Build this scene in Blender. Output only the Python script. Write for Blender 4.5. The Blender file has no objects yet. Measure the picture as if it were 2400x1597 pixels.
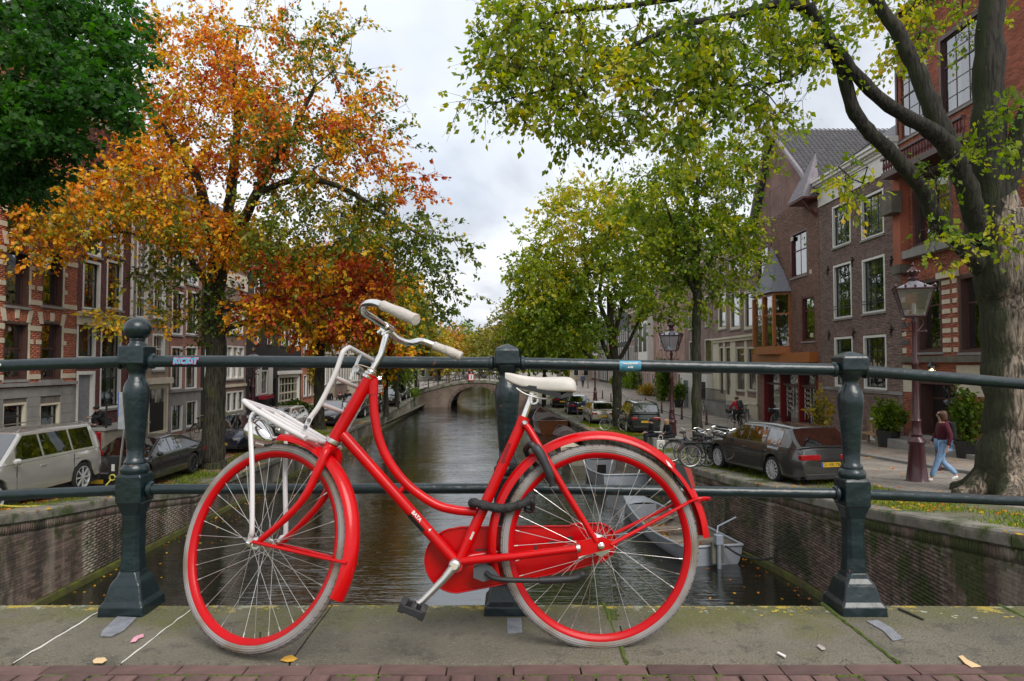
import bpy, math, random
import numpy as np
from mathutils import Vector as V, Matrix, Quaternion
random.seed(7); rng = np.random.default_rng(7)
PI = math.pi; SC = bpy.context.scene; COL = SC.collection
# ---------------------------------------------------------------- camera
F = 1560.0; PITCH = math.atan((852 - 798.5) / F); CP, SP = math.cos(PITCH), math.sin(PITCH)
cd = bpy.data.cameras.new('camera'); cam = bpy.data.objects.new('camera', cd); COL.objects.link(cam)
cd.sensor_width = 36; cd.lens = 36 * F / 2400; cd.clip_start = 0.05; cd.clip_end = 3000
cam.rotation_euler = (PI / 2 + PITCH, 0, 0); SC.camera = cam
# ---------------------------------------------------------------- daylight: overcast sky with broken cloud
SUN_EL, SUN_ROT = math.radians(48), math.radians(150)
w = bpy.data.worlds.new("World"); SC.world = w; w.use_nodes = True
nt = w.node_tree; nt.nodes.clear(); N = nt.nodes.new; L = nt.links.new
sky = N('ShaderNodeTexSky'); sky.sky_type = 'NISHITA'; sky.sun_disc = False
sky.sun_elevation = SUN_EL; sky.sun_rotation = SUN_ROT; sky.air_density = 1.0; sky.dust_density = 1.5
tc = N('ShaderNodeTexCoord'); sep = N('ShaderNodeSeparateXYZ'); L(tc.outputs['Generated'], sep.inputs[0])
ad = N('ShaderNodeMath'); ad.operation = 'ADD'; ad.inputs[1].default_value = 0.28; L(sep.outputs['Z'], ad.inputs[0])
mx_ = N('ShaderNodeMath'); mx_.operation = 'MAXIMUM'; mx_.inputs[1].default_value = 0.08; L(ad.outputs[0], mx_.inputs[0])
dv = N('ShaderNodeVectorMath'); dv.operation = 'DIVIDE'; L(tc.outputs['Generated'], dv.inputs[0])
cb = N('ShaderNodeCombineXYZ')
for i in range(3): L(mx_.outputs[0], cb.inputs[i])
L(cb.outputs[0], dv.inputs[1])
mpn = N('ShaderNodeMapping'); mpn.inputs['Scale'].default_value = (1.0, 0.75, 0.9); mpn.inputs['Location'].default_value = (0.35, 0.3, 0.1); L(dv.outputs[0], mpn.inputs[0])
nz = N('ShaderNodeTexNoise'); nz.inputs['Scale'].default_value = 1.5; nz.inputs['Detail'].default_value = 7; nz.inputs['Roughness'].default_value = 0.5
nz.inputs['Distortion'].default_value = 0.25; L(mpn.outputs[0], nz.inputs['Vector'])
nz2 = N('ShaderNodeTexNoise'); nz2.inputs['Scale'].default_value = 0.9; nz2.inputs['Detail'].default_value = 5; L(mpn.outputs[0], nz2.inputs['Vector'])
cr = N('ShaderNodeValToRGB'); e = cr.color_ramp.elements
e[0].position = 0.36; e[0].color = (5.6, 5.95, 6.6, 1); e[1].position = 0.52; e[1].color = (9.3, 9.5, 9.7, 1)
k = cr.color_ramp.elements.new(0.43); k.color = (7.5, 7.8, 8.3, 1); L(nz.outputs['Fac'], cr.inputs[0])
cr2 = N('ShaderNodeValToRGB'); cr2.color_ramp.elements[0].position = 0.50; cr2.color_ramp.elements[1].position = 0.75
cr2.color_ramp.elements[0].color = (0, 0, 0, 1); cr2.color_ramp.elements[1].color = (.55, .55, .55, 1); L(nz2.outputs['Fac'], cr2.inputs[0])
mxs = N('ShaderNodeMix'); mxs.data_type = 'RGBA'; L(cr2.outputs[0], mxs.inputs[0]); L(cr.outputs[0], mxs.inputs[6])
# blue gaps: real sky colour seen through thin veil
veil = N('ShaderNodeMix'); veil.data_type = 'RGBA'; veil.inputs[0].default_value = 0.35; veil.inputs[6].default_value = (6.6, 8.0, 9.9, 1); L(sky.outputs[0], veil.inputs[7])
L(veil.outputs[2], mxs.inputs[7])
bg = N('ShaderNodeBackground'); bg.inputs['Strength'].default_value = 0.056; L(mxs.outputs[2], bg.inputs[0])
wo = N('ShaderNodeOutputWorld'); L(bg.outputs[0], wo.inputs[0])
sl = bpy.data.lights.new('sun', 'SUN'); sun = bpy.data.objects.new('sun', sl); COL.objects.link(sun)
sl.energy = 1.5; sl.angle = math.radians(35); sl.color = (1, .96, .9)
sun.rotation_euler = (math.radians(90) - SUN_EL, 0, PI - SUN_ROT)
SC.view_settings.view_transform = 'Standard'; SC.view_settings.look = 'None'; SC.view_settings.gamma = 1; SC.view_settings.use_curve_mapping = False
SC.view_settings.exposure = 1.08
SC.render.engine = 'CYCLES'; cy = SC.cycles
cy.max_bounces = 6; cy.diffuse_bounces = 4; cy.glossy_bounces = 3; cy.transmission_bounces = 4; cy.transparent_max_bounces = 8
cy.caustics_reflective = False; cy.caustics_refractive = False
# ---------------------------------------------------------------- photo -> place helpers (px in a 2400 x 1597 frame)
def ray(px, v):
    x = (px - 1200) / F; y = (798.5 - v) / F
    return V((x, CP - y * SP, SP + y * CP))
def P(px, v, Y): r = ray(px, v); return r * (Y / r.y)
def G(px, v, z): r = ray(px, v); return r * (z / r.z)
def onpl(px, v, p0, n): r = ray(px, v); return r * (p0.dot(n) / r.dot(n))
def zat(v, Y): return P(1200, v, Y).z
def Yat(px, X): return F * abs(X) / abs(px - 1200)
# ---------------------------------------------------------------- object helpers
def tag(o, label=None, cat=None, group=None, kind=None):
    if label: o['label'] = label
    if cat: o['category'] = cat
    if group: o['group'] = group
    if kind: o['kind'] = kind
    return o
def thing(name, label, cat, loc=(0, 0, 0), group=None, rz=0):
    o = bpy.data.objects.new(name, None); COL.objects.link(o); o.location = loc; o.rotation_euler[2] = rz
    o.empty_display_size = .1; return tag(o, label, cat, group)
class MB:
    def __init__(s): s.v = []; s.f = []; s.uv = None; s.val = []
    def add(s, vs, fs, val=None):
        b = len(s.v); s.v += [tuple(p) for p in vs]; s.f += [tuple(i + b for i in f) for f in fs]
        s.val += [val if val is not None else 0.5] * len(vs); return s
    def box(s, a, b, val=None):
        x0, y0, z0 = a; x1, y1, z1 = b
        return s.add([(x0,y0,z0),(x1,y0,z0),(x1,y1,z0),(x0,y1,z0),(x0,y0,z1),(x1,y0,z1),(x1,y1,z1),(x0,y1,z1)],
            [(0,3,2,1),(4,5,6,7),(0,1,5,4),(1,2,6,5),(2,3,7,6),(3,0,4,7)], val)
    def obox(s, c, sz, M, val=None):       # oriented box: centre, sizes, 3 axis vectors
        c = V(c); vs = []
        for k in (-.5, .5):
            for (i, j) in ((-.5,-.5),(.5,-.5),(.5,.5),(-.5,.5)):
                vs.append(c + M[0]*sz[0]*i + M[1]*sz[1]*j + M[2]*sz[2]*k)
        return s.add(vs, [(0,3,2,1),(4,5,6,7),(0,1,5,4),(1,2,6,5),(2,3,7,6),(3,0,4,7)], val)
    def quad(s, a, b, c, d, val=None): return s.add([a, b, c, d], [(0,1,2,3)], val)
    def tube(s, pts, r, n=10, cap=True, val=None, flat=None):
        pts = [V(p) for p in pts]; m = len(pts)
        rs = r if isinstance(r, (list, tuple)) else [r]*m
        t0 = (pts[1]-pts[0]).normalized(); u = t0.orthogonal().normalized()
        if flat is not None:
            u = (V(flat[0]) - t0*t0.dot(V(flat[0]))).normalized()
        vs = []; pt = t0
        for i, p in enumerate(pts):
            t = (pts[min(i+1,m-1)] - pts[max(i-1,0)])
            t = t.normalized() if t.length > 1e-9 else pt
            u = (u - t*t.dot(u)); u = u.normalized() if u.length > 1e-6 else t.orthogonal().normalized()
            w_ = t.cross(u); k = flat[1] if flat is not None else 1
            for j in range(n):
                a = 2*PI*j/n; vs.append(p + u*math.cos(a)*rs[i] + w_*math.sin(a)*rs[i]*k)
            pt = t
        fs = [(i*n+j, i*n+(j+1)%n, (i+1)*n+(j+1)%n, (i+1)*n+j) for i in range(m-1) for j in range(n)]
        if cap: fs += [tuple(range(n-1,-1,-1)), tuple((m-1)*n+j for j in range(n))]
        return s.add(vs, fs, val)
    def rev(s, prof, c, axis=(0,0,1), n=24, a0=0, a1=2*PI, ref=None, val=None):   # prof: (r, h) along axis
        c = V(c); ax = V(axis).normalized(); u = V(ref) if ref is not None else ax.orthogonal()
        u = (u - ax*ax.dot(u)).normalized(); w_ = ax.cross(u); full = abs(a1-a0-2*PI) < 1e-6
        m = n if full else n+1; vs = []
        for k in range(m):
            a = a0 + (a1-a0)*k/n; d = u*math.cos(a) + w_*math.sin(a)
            for (r, h) in prof: vs.append(c + d*r + ax*h)
        q = len(prof); fs = []
        for k in range(n):
            k2 = (k+1) % m if full else k+1
            for j in range(q-1): fs.append((k*q+j, k2*q+j, k2*q+j+1, k*q+j+1))
        if not full: fs += [tuple(range(q)), tuple((m-1)*q+j for j in range(q-1,-1,-1))]
        return s.add(vs, fs, val)
    def sph(s, c, r, n=12, sc=(1,1,1), val=None):
        c = V(c); vs = []; m = max(4, n//2)
        for i in range(m+1):
            th = PI*i/m
            for j in range(n):
                ph = 2*PI*j/n; vs.append((c.x+r*sc[0]*math.sin(th)*math.cos(ph), c.y+r*sc[1]*math.sin(th)*math.sin(ph), c.z+r*sc[2]*math.cos(th)))
        return s.add(vs, [(i*n+j, i*n+(j+1)%n, (i+1)*n+(j+1)%n, (i+1)*n+j) for i in range(m) for j in range(n)], val)
    def sqloft(s, rows, c, n=1, val=None):   # rows: (halfwidth, z, chamfer) square section with cut corners
        vs = []
        for (h, z, ch) in rows:
            for (x, y) in ((h,-h+ch),(h,h-ch),(h-ch,h),(-h+ch,h),(-h,h-ch),(-h,-h+ch),(-h+ch,-h),(h-ch,-h)):
                vs.append((c[0]+x, c[1]+y, z))
        m = len(rows); fs = [(i*8+j, i*8+(j+1)%8, (i+1)*8+(j+1)%8, (i+1)*8+j) for i in range(m-1) for j in range(8)]
        fs += [tuple(range(7,-1,-1)), tuple((m-1)*8+j for j in range(8))]
        return s.add(vs, fs, val)
    def prism(s, poly, d, val=None):   # poly of 3D points extruded by vector d
        n = len(poly); d = V(d); vs = [V(p) for p in poly] + [V(p)+d for p in poly]
        return s.add(vs, [tuple(range(n)), tuple(range(2*n-1, n-1, -1))] + [(i,(i+1)%n,n+(i+1)%n,n+i) for i in range(n)], val)
    def grid(s, rows, val=None, close=False):
        n = len(rows[0]); vs = [p for r in rows for p in r]
        return s.add(vs, [(i*n+j, i*n+j+1, (i+1)*n+j+1, (i+1)*n+j) for i in range(len(rows)-1) for j in range(n-1)] +
            ([(i*n+n-1, i*n, (i+1)*n, (i+1)*n+n-1) for i in range(len(rows)-1)] if close else []), val)
    def build(s, name, m, parent=None, smooth=False, bevel=0, sub=0, rel=True, label=None, kind=None, ang=35):
        off = V((0,0,0))
        if parent is not None and rel:
            q = parent
            while q is not None: off = off + V(q.location); q = q.parent
        me = bpy.data.meshes.new(name)
        me.from_pydata([(p[0]-off.x, p[1]-off.y, p[2]-off.z) for p in s.v], [], s.f)
        at = me.attributes.new('vary', 'FLOAT', 'POINT'); at.data.foreach_set('value', s.val)
        if m: me.materials.append(m)
        if smooth:
            me.polygons.foreach_set('use_smooth', [True]*len(me.polygons)); me.set_sharp_from_angle(angle=math.radians(ang))
        o = bpy.data.objects.new(name, me); COL.objects.link(o)
        if parent is not None: o.parent = parent
        if bevel:
            b = o.modifiers.new('b','BEVEL'); b.width = bevel; b.segments = 2; b.limit_method = 'ANGLE'
        if sub:
            b = o.modifiers.new('s','SUBSURF'); b.levels = sub; b.render_levels = sub
        return tag(o, label, None, None, kind)
def npmesh(name, vs, fs, m, parent=None, vals=None, off=None, kind=None, label=None, smooth=False):
    """vs (n,3), fs (m,k) numpy; fast path"""
    me = bpy.data.meshes.new(name); n = len(vs); k = fs.shape[1]
    if off is not None: vs = vs - np.array(off)
    me.vertices.add(n); me.vertices.foreach_set('co', np.asarray(vs, dtype=np.float32).ravel())
    me.loops.add(fs.size); me.loops.foreach_set('vertex_index', fs.astype(np.int32).ravel())
    me.polygons.add(len(fs)); me.polygons.foreach_set('loop_start', np.arange(len(fs), dtype=np.int32)*k)
    me.polygons.foreach_set('loop_total', np.full(len(fs), k, dtype=np.int32))
    if vals is not None:
        at = me.attributes.new('vary', 'FLOAT', 'POINT'); at.data.foreach_set('value', np.asarray(vals, dtype=np.float32))
    me.update(calc_edges=True)
    if smooth: me.polygons.foreach_set('use_smooth', np.ones(len(fs), dtype=bool))
    me.materials.append(m)
    o = bpy.data.objects.new(name, me); COL.objects.link(o)
    if parent is not None: o.parent = parent
    return tag(o, label, None, None, kind)
def copy_tree(o, parent=None):
    c = o.copy(); COL.objects.link(c); c.parent = parent
    for ch in list(o.children): copy_tree(ch, c)
    return c
# ---------------------------------------------------------------- materials
MATS = {}
def srgb(h):
    return tuple(((int(h[i:i+2],16)/255+.055)/1.055)**2.4 if int(h[i:i+2],16)>10 else int(h[i:i+2],16)/255/12.92 for i in (0,2,4)) + (1,)
def mat(name, c, rough=.6, metal=0, var=.25, vscale=6, bump=0, bscale=40, coat=0, c2=None, c2at=.55, c2w=.08, c2s=3, byval=0, spec=.5, det=4, stretch=None, emit=0):
    """noise-varied principled; c2 = second colour in patches; byval = how strongly the per-piece value shifts brightness"""
    if name in MATS: return MATS[name]
    m = bpy.data.materials.new(name); m.use_nodes = True; t = m.node_tree; N = t.nodes.new; L = t.links.new
    b = t.nodes['Principled BSDF']; tc = N('ShaderNodeTexCoord'); src = tc.outputs['Object']
    if stretch:
        mp = N('ShaderNodeMapping'); mp.inputs['Scale'].default_value = stretch; L(src, mp.inputs[0]); src = mp.outputs[0]
    nz = N('ShaderNodeTexNoise'); nz.inputs['Scale'].default_value = vscale; nz.inputs['Detail'].default_value = det; nz.inputs['Roughness'].default_value = .6; L(src, nz.inputs['Vector'])
    col = None; c = tuple(c) if len(c) == 4 else tuple(c)+(1,)
    mr = N('ShaderNodeMapRange'); mr.inputs[1].default_value = .25; mr.inputs[2].default_value = .75; mr.inputs[3].default_value = 1-var; mr.inputs[4].default_value = 1+var; L(nz.outputs['Fac'], mr.inputs[0])
    hs = N('ShaderNodeHueSaturation'); hs.inputs['Color'].default_value = c; L(mr.outputs[0], hs.inputs['Value']); col = hs.outputs[0]
    if c2:
        n2 = N('ShaderNodeTexNoise'); n2.inputs['Scale'].default_value = c2s; n2.inputs['Detail'].default_value = 8; n2.inputs['Roughness'].default_value = .65; L(src, n2.inputs['Vector'])
        r2 = N('ShaderNodeMapRange'); r2.inputs[1].default_value = c2at-c2w; r2.inputs[2].default_value = c2at+c2w; L(n2.outputs['Fac'], r2.inputs[0])
        mx = N('ShaderNodeMix'); mx.data_type = 'RGBA'; L(r2.outputs[0], mx.inputs[0]); L(col, mx.inputs[6]); mx.inputs[7].default_value = tuple(c2)+((1,) if len(c2)==3 else ()); col = mx.outputs[2]
    if byval:
        a = N('ShaderNodeAttribute'); a.attribute_name = 'vary'
        r3 = N('ShaderNodeMapRange'); r3.inputs[3].default_value = 1-byval; r3.inputs[4].default_value = 1+byval; L(a.outputs['Fac'], r3.inputs[0])
        h2 = N('ShaderNodeHueSaturation'); L(col, h2.inputs['Color']); L(r3.outputs[0], h2.inputs['Value']); col = h2.outputs[0]
    L(col, b.inputs['Base Color']); b.inputs['Roughness'].default_value = rough; b.inputs['Metallic'].default_value = metal
    b.inputs['Specular IOR Level'].default_value = spec
    if coat: b.inputs['Coat Weight'].default_value = coat; b.inputs['Coat Roughness'].default_value = .06
    if emit: b.inputs['Emission Color'].default_value = c; b.inputs['Emission Strength'].default_value = emit
    if bump:
        n3 = N('ShaderNodeTexNoise'); n3.inputs['Scale'].default_value = bscale; n3.inputs['Detail'].default_value = 5; L(src, n3.inputs['Vector'])
        bp = N('ShaderNodeBump'); bp.inputs['Strength'].default_value = bump; bp.inputs['Distance'].default_value = .01; L(n3.outputs['Fac'], bp.inputs['Height']); L(bp.outputs[0], b.inputs['Normal'])
    MATS[name] = m; return m
def glassmat(name, tint=(.5,.55,.55), a=.5, rough=.02):
    if name in MATS: return MATS[name]
    m = bpy.data.materials.new(name); m.use_nodes = True; t = m.node_tree; N = t.nodes.new; L = t.links.new; t.nodes.clear()
    o = N('ShaderNodeOutputMaterial'); tr = N('ShaderNodeBsdfTransparent'); tr.inputs[0].default_value = tuple(tint)+(1,)
    gl = N('ShaderNodeBsdfGlossy'); gl.inputs['Roughness'].default_value = rough; gl.inputs[0].default_value = (.95,.97,1,1)
    fr = N('ShaderNodeLayerWeight'); fr.inputs[0].default_value = .5; pw = N('ShaderNodeMath'); pw.operation = 'POWER'; pw.inputs[1].default_value = 4.0; L(fr.outputs['Facing'], pw.inputs[0])
    ad = N('ShaderNodeMath'); ad.operation = 'MULTIPLY_ADD'; ad.inputs[1].default_value = 1-a*.3; ad.inputs[2].default_value = a*.3; ad.use_clamp = True; L(pw.outputs[0], ad.inputs[0])
    tcn = N('ShaderNodeTexCoord'); nz = N('ShaderNodeTexNoise'); nz.inputs['Scale'].default_value = 1.5; L(tcn.outputs['Object'], nz.inputs['Vector'])
    bp = N('ShaderNodeBump'); bp.inputs['Strength'].default_value = .15; bp.inputs['Distance'].default_value = .05; L(nz.outputs['Fac'], bp.inputs['Height']); L(bp.outputs[0], gl.inputs['Normal'])
    mx = N('ShaderNodeMixShader'); L(ad.outputs[0], mx.inputs[0]); L(tr.outputs[0], mx.inputs[1]); L(gl.outputs[0], mx.inputs[2]); L(mx.outputs[0], o.inputs[0])
    MATS[name] = m; return m
# ---------------------------------------------------------------- levels (metres, eye = 0)
WATER = -4.95; DECK = -0.97
def hR(Y): return -np.interp(Y, [2.7,5,8.6,12.4,14.6,16,17.5,20,24,27.4,33,39,45,60,68,75], [1.0,1.5,2.2,2.68,2.87,2.95,3.03,3.12,3.3,3.42,3.65,3.9,3.95,4.0,3.8,3.1])
def hRf(Y): return -np.interp(Y, [2.7,8,14,20,29,41,60,70,75], [1.0,1.9,2.6,3.0,3.42,3.6,3.8,3.6,3.1])
def hL(Y): return -np.interp(Y, [2.7,5,9,12.2,13.7,16.7,18.4,20.4,30,48,62,70,75], [1.0,1.5,2.3,2.8,3.0,3.3,3.56,3.85,3.9,3.9,3.8,3.5,3.0])
def hLf(Y): return -np.interp(Y, [2.7,9,12,16,20,25,50,62,70,75], [1.0,2.3,3.0,3.5,3.55,3.5,3.35,3.3,3.2,3.0])
def XR(Y): return float(np.interp(Y, [2.7,8.7,12.5,14.6,16,17.5,20.2,38.9,67,75,150], [6.6,6.6,6.6,6.5,6.3,5.9,5.45,4.57,2.63,2.0,2.0]))
def XL(Y): return float(np.interp(Y, [2.7,45,62,75,150], [-9.65,-9.65,-10.1,-10.4,-10.4]))
FR, FL = 15.3, -15.7
def FLx(Y): return -15.6 - .022*(Y-20)
# ================================================================= material library
M_STONE = mat('bluestone', (.145,.135,.115), .85, var=.3, vscale=3, bump=.5, bscale=60, c2=(.10,.105,.035), c2at=.6, c2w=.1, c2s=4, byval=.12)
M_COPE = mat('coping_stone', (.20,.185,.155), .9, var=.35, vscale=2.5, bump=.6, bscale=30, c2=(.055,.075,.02), c2at=.55, c2w=.08, c2s=2.2, byval=.15)
M_PAVE = mat('paving_brick', (.130,.074,.066), .85, var=.4, vscale=1.5, bump=.5, bscale=120, byval=.25)
M_JOINT = mat('mossy_joint', (.05,.055,.02), 1, var=.5, vscale=20, c2=(.16,.2,.02), c2at=.5, c2w=.05, c2s=15)
M_MORTAR = mat('mortar', (.16,.14,.12), .95, var=.3, vscale=3)
M_QBRICK = mat('quay_brick', (.15,.10,.082), .9, var=.4, vscale=1.1, bump=.5, bscale=50, c2=(.03,.035,.014), c2at=.56, c2w=.09, c2s=.8, byval=.35)
M_QMORT = mat('quay_mortar', (.20,.175,.14), .95, var=.5, vscale=1.3, c2=(.035,.045,.012), c2at=.52, c2w=.1, c2s=.8, bump=.4, bscale=20)
M_GRAFT = mat('dark_green_iron', (.004,.0135,.017), .33, var=.4, vscale=5, bump=.6, bscale=18, coat=.15, c2=(.17,.06,.035), c2at=.685, c2w=.006, c2s=20)
M_MOSS = mat('moss', (.07,.10,.012), 1, var=.5, vscale=30, bump=1, bscale=90)
def stonemat():
    m = mat('bluestone2', (.135,.120,.090), .85, var=.35, vscale=2.2, bump=1.0, bscale=110, byval=.10, det=9); t = m.node_tree; N = t.nodes.new; L = t.links.new; b = t.nodes['Principled BSDF']; col = b.inputs['Base Color'].links[0].from_socket
    tc = N('ShaderNodeTexCoord'); sp = N('ShaderNodeSeparateXYZ'); L(tc.outputs['Object'], sp.inputs[0])
    def layer(col, sc, lo, hi, c, y0, y1, mx=1.0, off=0):
        n = N('ShaderNodeTexNoise'); n.inputs['Scale'].default_value = sc; n.inputs['Detail'].default_value = 9; n.inputs['Roughness'].default_value = .7; mp = N('ShaderNodeMapping'); mp.inputs['Location'].default_value = (off,off*2,0); L(tc.outputs['Object'], mp.inputs[0]); L(mp.outputs[0], n.inputs[0])
        my = N('ShaderNodeMapRange'); my.inputs[1].default_value = y0; my.inputs[2].default_value = y1; my.inputs[3].default_value = -.25; my.inputs[4].default_value = .0; L(sp.outputs[1], my.inputs[0])
        ad = N('ShaderNodeMath'); ad.operation = 'ADD'; L(n.outputs['Fac'], ad.inputs[0]); L(my.outputs[0], ad.inputs[1])
        r = N('ShaderNodeMapRange'); r.inputs[1].default_value = lo; r.inputs[2].default_value = hi; r.inputs[4].default_value = mx; L(ad.outputs[0], r.inputs[0])
        x = N('ShaderNodeMix'); x.data_type = 'RGBA'; L(r.outputs[0], x.inputs[0]); L(col, x.inputs[6]); x.inputs[7].default_value = c+(1,); return x.outputs[2]
    col = layer(col, 3.0, .32, .56, (.105,.105,.026), -.12, .2, .95)
    col = layer(col, 9, .56, .62, (.055,.05,.042), -.9, -.6, .55, 3)
    col = layer(col, 9, .50, .56, (.34,.36,.27), .08, .26, .85, 7)
    col = layer(col, 8, .495, .55, (.42,.31,.035), .06, .25, .95, 13)
    col = layer(col, 170, .52, .66, (.05,.045,.035), -.9, -.6, .55, 1); col = layer(col, 120, .56, .68, (.34,.31,.25), -.9, -.6, .5, 5); col = layer(col, 26, .58, .64, (.06,.055,.045), -.9, -.6, .5, 9)
    L(col, b.inputs['Base Color']); return m
M_STONE = stonemat()
M_LICHEN = mat('lichen_yellow', (.42,.33,.04), 1, var=.4, vscale=60, bump=.8, bscale=200)
M_LICHG = mat('lichen_grey', (.34,.37,.28), 1, var=.4, vscale=60, bump=.8, bscale=200)
M_WHITE = mat('white_paint', (.72,.70,.66), .5, var=.08, vscale=4)
M_CREAM = mat('cream_paint', (.62,.56,.43), .55, var=.1, vscale=2)
M_DARKP = mat('dark_paint', (.02,.025,.025), .35, var=.2)
M_BLACK = mat('black_paint', (.012,.012,.013), .35, var=.2)
M_MORT2 = M_MORTAR
M_GREYST = mat('grey_stone', (.25,.24,.225), .85, var=.3, vscale=1.2, bump=.3, bscale=15, byval=.15)
M_CREAMST = mat('cream_stone', (.56,.50,.38), .8, var=.15, vscale=2, byval=.12)
M_IRON = mat('black_iron', (.012,.012,.014), .45)
M_INT = mat('dark_interior', (.012,.012,.012), .9, var=.6, vscale=1.5)
M_CURT = mat('curtain', (.5,.48,.42), .9, var=.25, vscale=2, stretch=(8,8,.2))
M_GLASS = glassmat('window_glass', (.45,.5,.5), .85)
def brickmat(name, c1, c2, mortar=(.2,.18,.15), scale=1.0, bw=.22, bh=.065, ms=.012, rough=.9, axis=None, bias=0, bump=.3):
    if name in MATS: return MATS[name]
    m = bpy.data.materials.new(name); m.use_nodes = True; t = m.node_tree; N = t.nodes.new; L = t.links.new; b = t.nodes['Principled BSDF']
    tc = N('ShaderNodeTexCoord'); sp = N('ShaderNodeSeparateXYZ'); L(tc.outputs['Object'], sp.inputs[0]); cb = N('ShaderNodeCombineXYZ')
    if axis == 'ground': L(sp.outputs[0], cb.inputs[1]); L(sp.outputs[1], cb.inputs[0])
    else:
        ad = N('ShaderNodeMath'); ad.operation = 'ADD'; L(sp.outputs[0], ad.inputs[0]); L(sp.outputs[1], ad.inputs[1]); L(ad.outputs[0], cb.inputs[0]); L(sp.outputs[2], cb.inputs[1])
    bt = N('ShaderNodeTexBrick'); bt.inputs['Scale'].default_value = scale; bt.inputs['Brick Width'].default_value = bw; bt.inputs['Row Height'].default_value = bh
    bt.inputs['Mortar Size'].default_value = ms; bt.inputs['Color1'].default_value = tuple(c1)+(1,); bt.inputs['Color2'].default_value = tuple(c2)+(1,); bt.inputs['Mortar'].default_value = tuple(mortar)+(1,)
    bt.inputs['Mortar Smooth'].default_value = .3; bt.inputs['Bias'].default_value = bias; L(cb.outputs[0], bt.inputs['Vector'])
    nz = N('ShaderNodeTexNoise'); nz.inputs['Scale'].default_value = .8; nz.inputs['Detail'].default_value = 6; L(tc.outputs['Object'], nz.inputs['Vector'])
    mr = N('ShaderNodeMapRange'); mr.inputs[1].default_value=.3; mr.inputs[2].default_value=.7; mr.inputs[3].default_value=.65; mr.inputs[4].default_value=1.25; L(nz.outputs['Fac'], mr.inputs[0])
    hs = N('ShaderNodeHueSaturation'); L(bt.outputs['Color'], hs.inputs['Color']); L(mr.outputs[0], hs.inputs['Value']); L(hs.outputs[0], b.inputs['Base Color'])
    b.inputs['Roughness'].default_value = rough
    bp = N('ShaderNodeBump'); bp.inputs['Strength'].default_value = bump; bp.inputs['Distance'].default_value = .01; bp.invert = True; L(bt.outputs['Fac'], bp.inputs['Height']); L(bp.outputs[0], b.inputs['Normal'])
    MATS[name] = m; return m
M_ROAD = brickmat('street_clinkers', (.23,.20,.175), (.30,.265,.235), (.12,.115,.085), bw=.2, bh=.1, ms=.012, axis='ground')
M_WALK = brickmat('footway_bricks', (.27,.215,.185), (.32,.26,.225), (.14,.14,.10), bw=.2, bh=.1, ms=.01, axis='ground')
M_VERGE = mat('verge_soil', (.13,.115,.085), 1, var=.5, vscale=3, bump=1, bscale=25, c2=(.085,.10,.03), c2at=.54, c2w=.1, c2s=2.5)
M_QBT = brickmat('bridge_brick', (.15,.10,.08), (.2,.14,.11), (.17,.15,.12), bump=.2)
def streaks(m):
    t = m.node_tree; N = t.nodes.new; L = t.links.new; b = t.nodes['Principled BSDF']; col = b.inputs['Base Color'].links[0].from_socket; g = N('ShaderNodeNewGeometry')
    def lay(col, st, sc, lo, hi, c, mx, zr=None):
        mp = N('ShaderNodeMapping'); mp.inputs['Scale'].default_value = st; L(g.outputs['Position'], mp.inputs[0]); n = N('ShaderNodeTexNoise'); n.inputs['Scale'].default_value = sc; n.inputs['Detail'].default_value = 8; n.inputs['Roughness'].default_value = .65; L(mp.outputs[0], n.inputs[0]); src = n.outputs['Fac']
        if zr:
            sp = N('ShaderNodeSeparateXYZ'); L(g.outputs['Position'], sp.inputs[0]); mz = N('ShaderNodeMapRange'); mz.inputs[1].default_value = zr[0]; mz.inputs[2].default_value = zr[1]; mz.inputs[3].default_value = -.14; mz.inputs[4].default_value = .06; L(sp.outputs[2], mz.inputs[0]); ad = N('ShaderNodeMath'); ad.operation = 'ADD'; L(src, ad.inputs[0]); L(mz.outputs[0], ad.inputs[1]); src = ad.outputs[0]
        r = N('ShaderNodeMapRange'); r.inputs[1].default_value = lo; r.inputs[2].default_value = hi; r.inputs[4].default_value = mx; L(src, r.inputs[0]); x = N('ShaderNodeMix'); x.data_type = 'RGBA'; L(r.outputs[0], x.inputs[0]); L(col, x.inputs[6]); x.inputs[7].default_value = c+(1,); return x.outputs[2]
    col = lay(col, (1,1,.12), 1.1, .50, .66, (.36,.32,.25), .75)
    col = lay(col, (1,1,.25), 1.3, .54, .62, (.03,.028,.022), .7)
    col = lay(col, (1,1,.8), 1.6, .50, .58, (.045,.062,.010), .9, (-4.6,-2.9))
    L(col, b.inputs['Base Color'])
streaks(M_QBRICK); streaks(M_QMORT)
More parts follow.
